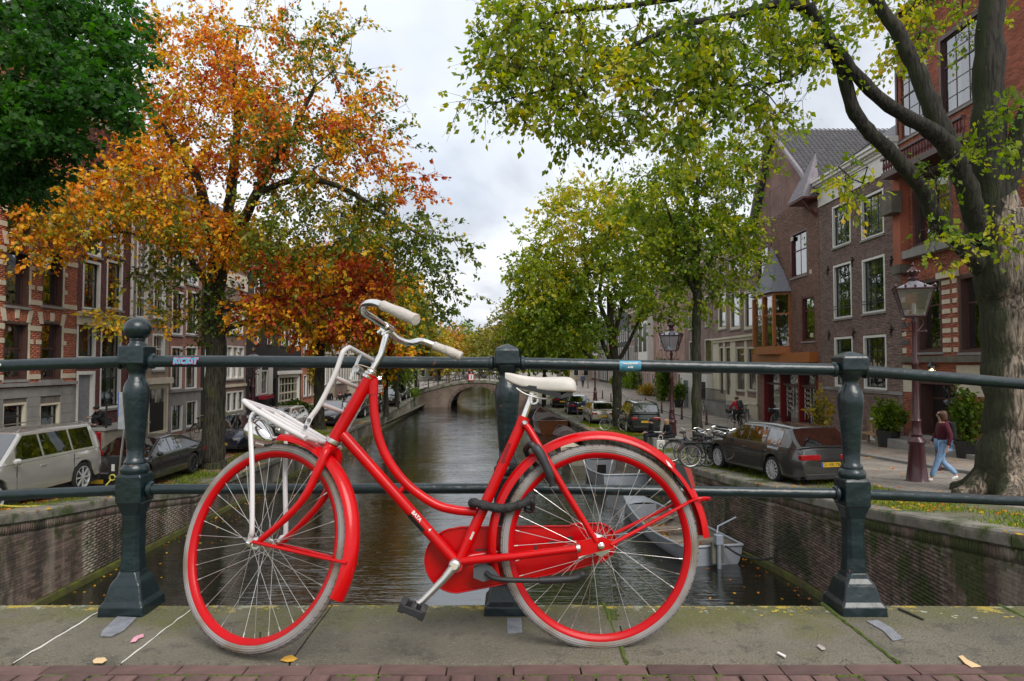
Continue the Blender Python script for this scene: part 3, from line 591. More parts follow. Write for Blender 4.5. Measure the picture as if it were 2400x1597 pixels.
bike = thing('bicycle', 'red step-through city bicycle with white front rack leaning on the railing', 'bicycle', ((_a+_b)/2)[:])
# steering assembly plane
S0, S1 = B(848,868), B(768,1012); AX = (S0-S1).normalized()
cand = [Quaternion(AX, s*math.radians(27)) @ BN for s in (1,-1)]
def fwd(n): f = n.cross(AX); return f if f.x < 0 else -f
N2 = max(cand, key=lambda n: fwd(n).y); F2 = fwd(N2)
def B2(dx, dy, off=0): return onpl(dx*K, dy*K, S1 + N2*off, N2)
hub2 = B2(605,1252); hub1 = B(1379,1254)
print('hub z', hub2.z-DECK, hub1.z-DECK, 'N2', N2)
def wheel(c, n, R, name, nsp=36, flange=.02, rear=False):
    w_ = bpy.data.objects.new(name, None); COL.objects.link(w_); w_.parent = bike
    n = n.normalized(); up = (V((0,0,1)) - n*n.z).normalized(); side = up.cross(n)
    M = Matrix((side, n, up)).transposed().to_4x4(); M.translation = c - V(bike.location); w_.matrix_local = M; w_.empty_display_size = .1
    b = MB(); rt = .0188; prof = [(R-rt+rt*math.cos(a), rt*math.sin(a)) for a in np.linspace(-2.35, 2.35, 15)]
    b.rev(prof, (0,0,0), (0,1,0), n=128); t = b.build('tyre', M_TYRE, w_, smooth=True, rel=False)
    b = MB()
    for k in range(84):                     # sipes across the shoulders
        a = 2*PI*k/84
        for s in (-1,1):
            q = []
            for th in np.linspace(.25,.95,4):
                aa = a + (.018*th if s > 0 else .012-.018*th); rr = R-rt+(rt+.0003)*math.cos(th); q.append((rr*math.sin(aa), s*(rt+.0003)*math.sin(th), rr*math.cos(aa)))
            b.tube(q, .0009, 4)
    b.build('tread_groove', M_RUBB, w_, rel=False, kind='stuff')
    b = MB(); r0 = R-.033
    b.rev([(r0,-.0145),(r0+.003,-.0160),(r0-.003,-.0160),(r0-.007,-.0135),(r0-.009,-.0120),(r0-.015,-.0085),(r0-.0175,-.005),(r0-.018,0),(r0-.0175,.005),(r0-.015,.0085),(r0-.009,.0120),(r0-.007,.0135),(r0-.003,.016),(r0+.003,.016),(r0,.0145)], (0,0,0), (0,1,0), n=128); b.build('rim', M_REDM, w_, smooth=True, rel=False, ang=40)
    hw = .034 if not rear else .030; fr_ = flange
    b = MB(); b.rev([(.004,-.062),(.006,-.062),(.006,-.045),(.011,-.043),(.012,-hw-.003),(fr_,-hw-.002),(fr_,-hw+.002),(.011,-hw+.006)]+([(.018,-hw+.010),(.018,hw-.010)] if not rear else [(.024,-hw+.006),(.024,hw-.006)])+[(.011,hw-.006),(fr_,hw-.002),(fr_,hw+.002),(.012,hw+.003),(.011,.043),(.006,.045),(.006,.062),(.004,.062)], (0,0,0), (0,1,0), n=32)
    b.build('hub', M_ALU, w_, smooth=True, rel=False)
    ri = R-.051; me = None
    base = MB().tube([(0,0,0),(0,0,1)], .00105, 6).build('spoke', M_STEEL); sm = base.data; bpy.data.objects.remove(base)
    nm = MB().tube([(0,0,0),(0,0,1)], .0022, 6).build('nipple', M_ALU); nmm = nm.data; bpy.data.objects.remove(nm)
    for k in range(nsp):
        s = 1 if k % 2 else -1; tw = 1 if (k//2) % 2 else -1
        ar = 2*PI*k/nsp; ah = ar + tw*(1.15 if not rear else 1.05)
        p0 = V((fr_*.86*math.sin(ah), s*hw, fr_*.86*math.cos(ah))); p1 = V((ri*math.sin(ar), s*.002, ri*math.cos(ar)))
        d = p1-p0; q = V((0,0,1)).rotation_difference(d.normalized()).to_matrix().to_4x4()
        o = bpy.data.objects.new('spoke', sm); COL.objects.link(o); o.parent = w_; o.matrix_local = Matrix.Translation(p0) @ q @ Matrix.Diagonal((1,1,d.length,1))
        p2 = p1 - d.normalized()*.014; o = bpy.data.objects.new('nipple', nmm); COL.objects.link(o); o.parent = w_; o.matrix_local = Matrix.Translation(p2) @ q @ Matrix.Diagonal((1,1,.014,1))
    b = MB(); b.tube([((ri+.008)*math.sin(2.9), 0, (ri+.008)*math.cos(2.9)), ((ri-.018)*math.sin(2.9), 0, (ri-.018)*math.cos(2.9))], .003, 8); b.build('valve', M_RUBB, w_, rel=False)
    return w_
R1 = .349
wheel(hub2, N2, R1, 'front_wheel'); wheel(hub1, BN, R1-.001, 'rear_wheel', flange=.031, rear=True)
def bend(pts, n=6):
    """Catmull-Rom through points"""
    pts = [V(p) for p in pts]; out = []; q = [pts[0]*2-pts[1]] + pts + [pts[-1]*2-pts[-2]]
    for i in range(1, len(q)-2):
        for k in range(n):
            t = k/n; a, b_, c, d = q[i-1], q[i], q[i+1], q[i+2]
            out.append(.5*((2*b_)+(c-a)*t+(2*a-5*b_+4*c-d)*t*t+(3*b_-a-3*c+d)*t**3))
    return out + [pts[-1]]
def part(name, m, fn, smooth=True, parent=None, label=None, ang=40, **k):
    b = MB(); fn(b); return b.build(name, m, parent or bike, smooth=smooth, label=label, ang=ang, **k)
# frame
def fr(b):
    b.tube([B(854,862), B(846,878), B(775,1000), B(768,1014)], [.023,.022,.022,.0245], 20)
    b.tube(bend([B(858,872), B(859,900), B(861,950), B(872,1010), B(897,1065), B(940,1118), B(1000,1160), B(1050,1174), B(1096,1178)]), .0158, 18)
    b.tube([B(858,876), B(858,908)], .0185, 18)
    b.tube([B(788,1000), B(1044,1288)], .0195, 20)
    b.tube([B(1206,962), B(1196,985), B(1058,1288)], [.0205,.0195,.0190], 20)
    b.tube([B(917,1135), B(930,1120)], .009, 10)
    b.tube([B(1048,1302,.036), B(1048,1302,-.036)], .024, 24)
    for s in (1,-1):
        q_ = lambda x, y, o: B(x, y, o) if s > 0 else B(x, y, o) - BN*(2*o)
        b.tube([q_(1062,1293,.022), q_(1090,1289,.035), q_(1180,1281,.052), q_(1330,1262,.058)], [.0145,.0140,.0130,.0125], 14)
        b.tube([q_(1205,972,.020), q_(1216,985,.028), q_(1300,1128,.055), q_(1372,1246,.058)], [.0115,.0120,.0100,.0095], 14)
        b.prism([q_(1326,1246,.062), q_(1388,1236,.062), q_(1412,1248,.062), q_(1412,1262,.062), q_(1386,1268,.062), q_(1330,1282,.062)], BN*-.006*s)
    b.rev([(.001,.0),(.013,0),(.013,.06),(.001,.06)], B(1207,973,.030), -BN, n=18)
part('frame', M_RED, fr)
part('seat_bolt', M_ALU, lambda b: b.rev([(.0,0),(.008,0),(.009,.004),(.006,.008),(0,.008)], B(1207,973,.030), BN, n=18))
part('axle_nut', M_CHROME, lambda b: (b.rev([(0,0),(.011,0),(.011,.003),(.009,.004),(.009,.014),(.005,.015),(.004,.022),(0,.022)], B(1383,1256,.062), BN, n=14)), ang=25)
part('chainstay_clamp', M_ALU, lambda b: b.tube([B(1326,1262,.058), B(1334,1261,.058)], .0145, 18))
part('clamp_arm', M_ALU, lambda b: b.tube([B(1332,1285,.058), B(1378,1262,.058)], .006, 8, flat=(BU,.5)))
# fork, steered
def fk(b):
    b.tube([S1-AX*.005, S1-AX*.03], .022, 20)
    cr_ = B2(752,1040)
    b.tube([B2(766,1022), B2(760,1030), cr_], [.024,.026,.022], 18)
    for s in (1,-1):
        q_ = lambda x, y, o: B2(x, y, o) if s > 0 else B2(x, y, o) - N2*(2*o)
        b.tube(bend([q_(758,1032,.014), q_(748,1044,.036), q_(728,1090,.046), q_(700,1145,.048), q_(655,1195,.050), q_(596,1246,.056)]), [.0175]+[.0165]*6+[.0155]*6+[.014]*6+[.0125]*6+[.011]*5+[.009,.008], 16)
part('fork', M_RED, fk)
part('crown_ring', M_ALU, lambda b: b.rev([(.019,-.012),(.0265,-.012),(.0275,-.004),(.0265,.003),(.021,.004)], S1, AX, n=32))
for s_n in (1,-1): part('front_axle_nut', M_CHROME, lambda b: b.rev([(0,0),(.013,0),(.013,.004),(.009,.005),(.009,.016),(.004,.018),(0,.022)], hub2+N2*.058*s_n, N2*s_n, n=16), ang=25)
part('headset', M_CHROME, lambda b: b.rev([(.012,-.004),(.024,-.004),(.025,.003),(.021,.006),(.0235,.009),(.0235,.014),(.017,.018),(.019,.022),(.017,.027),(.0115,.028)], S0, AX, n=32))
STEM = B2(893,757)
part('stem', M_CHROME, lambda b: (b.tube([S0+AX*.01, S0+AX*.09, STEM-F2*0-AX*.004], [.0115,.0118,.0115], 18), b.tube([STEM-AX*.03, STEM-AX*.012, STEM+AX*.012+F2*.008], [.0125,.018,.014], 18), b.tube([STEM+N2*.022+F2*.004, STEM-N2*.022+F2*.004], .0175, 18), b.tube([STEM-AX*.03+F2*.03, STEM-AX*.0+F2*.016], .008, 10)))
Hn = bend([STEM+F2*.006, B2(880,748,.035), B2(858,733,.10), B2(838,720,.165), B2(834,708,.20), B2(842,699,.225), B2(862,697,.25), B2(885,705,.272)], 7)
Hf = bend([STEM+F2*.006, B2(912,778,-.05), B2(940,789,-.11), B2(968,785,-.165), B2(1000,795,-.20)], 7)
hb = part('handlebar', M_CHROME, lambda b: (b.tube(Hn, .0122, 16), b.tube(Hf, .0122, 16)))
def grip(p0, p1, dn):
    p0, p1 = V(p0), V(p1); d = (p1-p0).normalized(); Lg = (p1-p0).length
    b = MB(); rs = [.0150,.0172,.0165,.0160,.0168,.0182,.0188,.0182,.0172,.0182,.0185,.0170,.006]; ts = [0,.03,.08,.2,.35,.5,.62,.75,.85,.92,.965,.99,1.0]
    b.tube([p0+d*Lg*t for t in ts], rs, 24); g = b.build('grip', M_GRIP, bike, smooth=True, ang=60)
    b = MB(); side = dn.cross(d).normalized(); u = dn.normalized()
    for ph in (0, PI*.9):
        q = []
        for t in np.linspace(.08,.9,26):
            a = ph + 2.1*math.sin(t*7)*.6; q.append(p0+d*Lg*t + (u*math.cos(a)+side*math.sin(a))*(np.interp(t, ts, rs)+.0001))
        b.tube(q, .0009, 5)
    o = b.build('grip_groove', mat('grip_dirt',(.22,.2,.18),.8), None); o.parent = g
    o.data.transform(Matrix.Translation(-V(bike.location)))
grip(B2(880,703,.268), B2(958,737,.30), V((0,-1,.2))); grip(B2(998,795,-.20), B2(1062,821,-.235), V((0,-1,.2)))
# front rack
M_BOLT = mat('bolt_steel', (.18,.18,.2), .3, metal=.9, var=.2)
k2 = lambda x, y: (x/K, y/K)
q0 = lambda cx, cy, off: B2((550+cx*.17857)/K, (780+cy*.17857)/K, off)     # coordinates read off a 5.6x enlargement
WN, WF = .10, -.10
def rack_deck(b):
    n_ = [q0(935,1385,WN), q0(700,1265,WN), q0(450,1120,WN), q0(250,1000,WN), q0(130,905,WN-.004)]
    nl = q0(935,1385,WN); fl = q0(130,905,WN-.004)
    ax_ = (fl-nl)                                   # along the deck
    lead = N2*(-1)
    w_ = .195
    tip = [fl + ax_.normalized()*.008 + lead*.02, fl + ax_.normalized()*.010 + lead*(w_/2), fl + ax_.normalized()*.008 + lead*(w_-.02)]
    far = [fl + lead*w_, fl + lead*w_ - ax_*.5, nl + lead*w_]
    b.tube(bend(n_[::1]+tip+far, 5), .0098, 14)
    for s, a0, a1 in ((.32,.16,.98),(.68,.16,1.0)):
        b.tube([fl - ax_*a0*.62 + lead*w_*s - AX*.004, nl + lead*w_*s], .0078, 12)
    b.tube([fl-ax_*.08+lead*.004, fl-ax_*.08+lead*(w_-.004)], .0078, 12)
    b.tube([nl+lead*.004+ax_*.02, nl+lead*(w_-.004)+ax_*.02], .0078, 12)
part('rack_deck', M_RACK, rack_deck)
def rack_up(b):
    lo = q0(915,1290,WN+.004); m1 = q0(985,1130,WN+.004); m2 = q0(1120,940,WN); m3 = q0(1310,560,WN); m4 = q0(1395,330,WN); 
    t1 = q0(1430,245,WN-.004); t2 = q0(1500,195,WN-.03); 
    lead = -N2; wv = .20
    top = t2 + lead*(wv-.05)
    e1 = t1 + lead*(wv-.008); e2 = m4 + lead*wv; e3 = m3 + lead*wv; e4 = m2+lead*wv; e5 = lo+lead*wv
    b.tube(bend([m1, m2, m3, m4, t1, t2], 5) + bend([top, e1, e2, e3, e4], 5), .0088, 14)
    b.tube([lo-(m1-lo)*.12, lo.lerp(m1,.5), m1, m1.lerp(m2,.25)], [.012,.012,.012,.0088], 12, flat=(AX.cross(N2),.35))
    b.tube([e5, e4], .0085, 12)
    for (f0) in (.30,.0):
        a = m2.lerp(m3, f0/.30*.93 + .02); b.tube([a, a+lead*wv], .0078, 12)
part('rack_back', M_RACK, rack_up)
def rack_leg(b):
    for s in (1,-1):
        o = WN*s if s > 0 else WF
        top = q0(265,1060,WN) if s > 0 else q0(265,1060,WN) - N2*.195
        bl = B2(580,1215,.085) if s > 0 else B2(580,1215,.085) - N2*.17
        md = B2(580,1080,.105) if s > 0 else B2(580,1080,.105) - N2*.17
        hb_ = hub2 + N2*(.066*s) + AX*.004
        b.tube(bend([top+AX*.01, top-AX*.03, md, bl, bl*.55+hb_*.45, hb_], 4), [.008]*4+[.009]*17, 12, flat=(AX.cross(N2),.8))
part('rack_leg', M_RACK, rack_leg)
part('rack_bolt', M_BOLT, lambda b: [b.rev([(0,0),(.0065,0),(.0065,.005),(.003,.006),(0,.006)], p, N2, n=12) for p in (q0(980,1150,WN+.012), q0(935,1240,WN+.012), q0(246,1128,WN+.008))], ang=25)
part('rack_clip', M_ALU, lambda b: [b.tube([q0(1650,285,.02+o), q0(1515,610,.02+o)], .0065, 6, flat=(F2,.3)) for o in (0,-.035)] + [b.tube([q0(1590,470,.02), q0(1650,500,-.03)], .013, 12)])
part('tie_wire', mat('tie_cord', (.45,.36,.27), .7), lambda b: b.tube(bend([q0(1580,450,.03), q0(1640,425,.04), q0(1760,460,.04), q0(1850,500,.02), q0(1840,520,0)],4), .0022, 6))
# headlamp
lc = q0(310,1300,.03); ld = (F2*1.0 - AX*.0).normalized()
part('headlamp', M_CHROME, lambda b: b.rev([(r_*1.15,h_*1.15) for r_,h_ in [(.0,-.072),(.008,-.070),(.018,-.058),(.030,-.033),(.037,-.012),(.039,.008),(.038,.022),(.035,.028)]], lc, ld, n=32))
part('lamp_glass', mat('lamp_lens', (.6,.62,.65), .08, var=.1, metal=.3), lambda b: b.rev([(r_*1.15,h_*1.15) for r_,h_ in [(.035,.028),(.028,.034),(.014,.038),(0,.039)]], lc, ld, n=32))
part('lamp_bracket', M_ALU, lambda b: (b.tube([lc-ld*.05, B2(700,1010,0)], .006, 8), b.tube([q0(265,1465,.10), q0(375,1492,.07)], .008, 8, flat=(AX,.4))))
# mudguards
def guard(b, c, n, ux, uy, a0, a1, r_, w_=.027, d=.012, steps=60, sweep=0):
    rows = []
    for k in range(steps+1):
        a = a0+(a1-a0)*k/steps; rr = r_ + sweep*(k/steps)**2; dr = ux*math.cos(a)+uy*math.sin(a); row = []
        for s in (-1,-.96,-.75,-.4,0,.4,.75,.96,1): row.append(c + dr*(rr - d*abs(s)**2.5 - (.004 if abs(s)==1 else 0)) + n*w_*s)
        rows.append(row)
    b.grid(rows); r2 = [[p - (p-c).normalized()*.0016 for p in row] for row in rows]; b.grid(r2)
    b.grid([[r[0] for r in rows],[r[0] for r in r2]]); b.grid([[r[-1] for r in rows],[r[-1] for r in r2]]); b.grid([rows[0], r2[0]]); b.grid([rows[-1], r2[-1]])
def ang(c, n, ux, uy, p): d = p-c; return math.atan2(d.dot(uy), d.dot(ux))
ux1, uy1 = BX, BU
a0 = ang(hub1, BN, ux1, uy1, B(1150,1336)); a1 = ang(hub1, BN, ux1, uy1, B(1612,1240)); a0 = a0 if a0 > a1 else a0+2*PI
part('rear_mudguard', M_RED, lambda b: guard(b, hub1 + BU*.006 - BX*.004, BN, ux1, uy1, a0, a1, .386, .030, .024, sweep=.006), ang=60)
ux2 = -F2; uy2 = AX - N2*AX.dot(N2); uy2 = uy2.normalized(); ux2 = uy2.cross(N2).normalized(); ux2 = ux2 if ux2.dot(F2) < 0 else -ux2
b0 = ang(hub2, N2, ux2, uy2, B2(652,996)); b1 = ang(hub2, N2, ux2, uy2, B2(785,1385))
part('front_mudguard', M_RED, lambda b: guard(b, hub2, N2, ux2, uy2, b0, b1, .384, .032, .024, sweep=.006), ang=60)
part('mudguard_stay', M_RED, lambda b: [b.tube([hub2+N2*(.062*s)+uy2*.006, (B2(797,1296,.030) if s > 0 else B2(797,1296,.030)-N2*.058)], [.0065,.0055], 8) for s in (1,-1)], label='front mudguard stay')
part('mudguard_stay', M_RED, lambda b: [b.tube([B(1405,1254,.06)-BN*d1, B(1420,1246,.058)-BN*d1, B(1592,1152,.034)-BN*d2], [.008,.0065,.006], 8) for d1,d2 in ((0,0),(.12,.068))] + [b.tube(bend([B(1575,1160,.036), B(1605,1148,.040), B(1628,1146,.03), B(1634,1149,0), B(1628,1150,-.03), B(1605,1152,-.040), B(1575,1162,-.036)],4), .0045, 8)])
part('rear_reflector', mat('reflector_red', (.30,.02,.01), .15, var=.2), lambda b: b.prism([B(1571,1072,.02), B(1590,1080,.02), B(1600,1120,.02), B(1590,1124,.02)], -BN*.04))
part('rear_lamp', mat('lamp_black',(.015,.013,.015),.25), lambda b: b.prism([B(1556,1068,.025), B(1572,1074,.025), B(1590,1124,.025), B(1578,1122,.025), B(1560,1100,.025)], -BN*.05), bevel=.003)
part('white_patch', M_WHITE, lambda b: b.rev([(.3775,-.012),(.3775,.012),(.376,.012),(.376,-.012)], hub1+BU*.006-BX*.004, BN, n=6, a0=PI/2-.0, a1=PI/2+.09, ref=-(BX*math.cos(PI*.47)-BU*math.sin(PI*.47))) if False else b.add([B(1531,1058,.030), B(1540,1065,.031), B(1548,1078,.031), B(1538,1072,.031)], [(0,1,2,3)]), smooth=False)
# saddle
def saddle(b):
    st = [(1162,872,.012,0),(1172,876,.020,0),(1195,884,.026,.002),(1220,890,.032,.004),(1250,893,.050,.006),(1280,893,.078,.006),(1305,892,.088,.004),(1318,895,.080,0),(1322,899,.055,-.002)]
    th = [.012,.024,.032,.036,.040,.044,.044,.038,.018]; rows = []
    for (x, y, hw, dz), t in zip(st, th):
        c = B(x, y-6); row = []
        for k in range(24):
            a = 2*PI*k/24; cx = math.cos(a); sy = math.sin(a)
            yy = (abs(sy)**.7)*(1 if sy > 0 else -1)
            row.append(c + BN*(hw*(abs(cx)**.8)*(1 if cx > 0 else -1)) + BU*(t*.55*yy + (.006 if sy > 0 else -.004) - .010*abs(cx)**2*(hw/.08)))
        rows.append(row)
    b.grid(rows, close=True); b.add(rows[0],[tuple(range(24))]); b.add(rows[-1],[tuple(range(23,-1,-1))])
part('saddle', M_SADDLE, saddle, sub=1, ang=80)
def saddleb(b):
    for (x0,y0,x1,y1,w0,w1) in ((1180,890,1235,903,.015,.04),(1235,903,1290,918,.04,.075),(1290,918,1318,910,.075,.07)):
        b.grid([[B(x0,y0,w0*s) for s in (-1,-.5,0,.5,1)], [B(x1,y1,w1*s) for s in (-1,-.5,0,.5,1)]])
        b.grid([[B(x0,y0-8,w0*s) for s in (-1,-.5,0,.5,1)], [B(x1,y1-14,w1*s) for s in (-1,-.5,0,.5,1)]])
        for s in (-1,1): b.grid([[B(x0,y0-8,w0*s),B(x0,y0,w0*s)],[B(x1,y1-14,w1*s),B(x1,y1,w1*s)]])
part('saddle_base', M_RUBB, saddleb, smooth=False)
part('saddle_rail', M_STEEL, lambda b: [b.tube(bend([B(1188,893,.018*s), B(1205,905,.02*s), B(1235,915,.022*s), B(1262,917,.03*s), B(1290,905,.035*s)],4), .0038, 8) for s in (1,-1)] + [b.rev([(.011,-.004),(.017,-.004),(.017,.004),(.011,.004),(.011,-.004)], B(1228,920,.02), BN, n=24)])
part('seat_post', M_CHROME, lambda b: b.tube([B(1200,975), B(1222,918), B(1226,905)], [.0128,.0128,.014], 20))
part('seat_clamp', M_RED, lambda b: b.tube([B(1207,960), B(1199,978)], .0200, 20))
# chain case on the far side
def casing(b):
    o0, o1 = -.040, -.066; pts = []
    cx, cy, r_ = 1052, 1290, 74
    for a in np.linspace(-PI*.5-.1, -PI*1.5, 22): pts.append((cx+r_*math.cos(a), cy+r_*1.0*math.sin(a)))
    pts += [(1200,1336),(1320,1310),(1392,1290)] + [(1372+46*math.cos(a), 1248+44*math.sin(a)) for a in np.linspace(PI*.42,-PI*.45,12)] + [(1320,1206),(1310,1211),(1060,1213)]
    f0 = [B(x,y,o0) for x,y in pts]; f1 = [B(x,y,o1) for x,y in pts]; n = len(pts)
    hole = [(1375+20*math.cos(a), 1248+20*math.sin(a)) for a in np.linspace(0,2*PI,12,endpoint=False)]
    b.add(f0, [tuple(range(n))]); b.add(f1, [tuple(range(n-1,-1,-1))]); b.add(f0+f1, [(i,(i+1)%n,n+(i+1)%n,n+i) for i in range(n)])
    # pressed rim
    ring = [B(x+(1190-x)*.0, y, o0+.004) for x,y in pts]; b.tube(ring+[ring[0]], .0035, 6)
part('chain_case', M_RED, casing, ang=50)
for x_,y_,w_,h_ in ((1312,1240,.016,.016),(1270,1247,.022,.006),(1233,1262,.010,.020),(1106,1270,.035,.02)): part('case_slot', mat('case_dark',(.05,.02,.02),.5), lambda b: b.obox(B(x_,y_,-.0385),(w_,.003,h_),(BX,BN,BU)), smooth=False)
part('cog', M_RUBB, lambda b: b.rev([(.012,-.002),(.034,-.002),(.034,.002),(.012,.002),(.012,-.002)], hub1-BN*.034, BN, n=30), ang=20)
# crank, pedal, stand
part('crank', M_ALU, lambda b: (b.tube([B(1046,1302,.050), B(1020,1334,.056), B(972,1382,.066), B(962,1390,.068)], [.0165,.0125,.0115,.013], 14, flat=(BN,1)), b.rev([(0,-.03),(.02,-.03),(.021,.0),(.018,.006),(.010,.010),(0,.010)], B(1046,1302,.055), BN, n=28)))
part('crank_cap', mat('cap_cream',(.5,.45,.36),.4), lambda b: b.rev([(0,.0105),(.0115,.0105),(.011,.013),(0,.0135)], B(1046,1302,.055), BN, n=24))
pc = B(950,1400,.115)
def pedal(b):
    d1 = (BX*.93 + BU*-.36).normalized(); d2 = BN; d3 = d1.cross(d2)
    for s in (-1,1): b.obox(pc+d1*.034*s, (.018,.088,.030), (d1,d2,d3))
    for s in (-1,1): b.obox(pc+d2*.040*s, (.07,.012,.022), (d1,d2,d3))
    b.tube([pc-d2*.05, pc+d2*.04], .011, 12)
    for s in (-1,1):
        for k in range(5): b.obox(pc+d1*.034*s+d2*(-.032+.016*k)+d3*.0, (.021,.006,.032), (d1,d2,d3))
part('pedal', M_RUBB, pedal, smooth=False, bevel=.0015)
part('pedal', M_RUBB, lambda b: [b.obox(B(1130,1222,-.13)+BX*.03*s, (.018,.08,.024), (BX,BN,BU)) for s in (-1,1)], smooth=False, bevel=.0015)
part('crank', M_ALU, lambda b: b.tube([B(1050,1302,-.07), B(1130,1222,-.085)], .0115, 12), label='far side crank arm')
part('kickstand', M_RUBB, lambda b: (b.tube(bend([B(1118,1318,.03), B(1135,1330,.05), B(1170,1335,.06), B(1245,1336,.066)],4), .0085, 12), b.tube(bend([B(1242,1336,.066), B(1290,1334,.07), B(1322,1331,.072), B(1336,1326,.074), B(1344,1318,.076)],4), [.0125]*8+[.013]*5+[.014]*3+[.012], 14)))
part('stand_bracket', mat('grey_cast',(.07,.075,.08),.45,var=.2), lambda b: b.prism([B(1092,1310,.03),B(1112,1300,.03),B(1130,1306,.03),B(1146,1326,.03),B(1112,1336,.03),B(1092,1328,.03)], -BN*.05), smooth=False, bevel=.004)
part('seat_tube_sticker', mat('sticker_grey',(.45,.45,.4),.4), lambda b: b.obox(B(1086,1233,.0212)-BN*.001, (.0075,.0012,.028), ((B(1206,962)-B(1058,1288)).normalized().cross(BN),BN,(B(1206,962)-B(1058,1288)).normalized())), smooth=False)
def btext(body, size, p0, p1, off, m, bold=0):
    a, b_ = B(*p0, off), B(*p1, off); x = (b_-a).normalized(); z = BN; y = z.cross(x)
    t = text(body, size, (0,0,0), m, None, ext=.0003, bold=bold); t.parent = bike
    M = Matrix((x, y, z)).transposed().to_4x4(); M.translation = (a+b_)/2 - V(bike.location); t.matrix_local = M
btext('BATAVUS', .017, (1153,1076), (1176,1010), .0202, mat('decal_dark',(.12,.0,.005),.4), .0005)
btext('BATA', .017, (944,1172), (973,1204), .0202, M_WHITE, .0007); btext('4', .014, (985,1216), (992,1223), .0202, M_WHITE, .0007)
def dband(b):
    a, c = B(943,1183), B(978,1218); d = (c-a).normalized(); rows = []
    for t in (0,1):
        p = a+(c-a)*t; p = p + 0*d; 
        ax0 = B(788,1000); ax1 = B(1044,1288); dd = (ax1-ax0).normalized(); q = ax0+dd*(p-ax0).dot(dd); uu = BN; vv = dd.cross(BN)
        rows.append([q+(uu*math.cos(an)+vv*math.sin(an))*.0199 for an in np.linspace(.15,1.7,8)])
    b.grid(rows)
part('black_band', M_BLACK, dband, smooth=False)
# ring lock on the frame
part('ring_lock', M_RUBB, lambda b: (b.tube(bend([B(1222,1022,.045), B(1240,1040,.052), B(1262,1085,.056), B(1272,1118,.050)],5), [.012]*3+[.017]*5+[.015]*5+[.012]*3, 14, flat=(BX,.75)), b.tube(bend([B(1222,1020,.045), B(1212,1030,.02), B(1210,1040,-.03), B(1225,1060,-.05), B(1262,1110,-.05)],4), .010, 12)), sub=0)
# chain lock: a thing of its own looped round seat tube, wheel and railing post
lk = thing('chain_lock', 'black sleeved chain lock looped round the seat tube and rear wheel', 'bicycle lock', B(1150,1165,.03)[:])
def chain(b):
    pts = bend([B(1092,1160,-.02), B(1088,1158,.02), B(1096,1158,.032), B(1125,1166,.036), B(1160,1170,.036), B(1195,1162,.04), B(1215,1152,.036), B(1222,1140,.01), B(1218,1115,-.06), B(1208,1080,-.12), B(1180,1075,-.25)], 6)
    r_ = random.Random(4); b.tube(pts, [.0155+.0018*math.sin(i*1.3)+r_.uniform(-.0008,.0008) for i in range(len(pts))], 12)
MBc = MB(); chain(MBc); MBc.build('sleeve', M_LOCKC, lk, smooth=True)
MB().tube(bend([B(1218,1150,.045), B(1226,1158,.04), B(1222,1176,.02), B(1208,1172,.03)],4), .009, 10).build('lock_body', M_RUBB, lk, smooth=True)
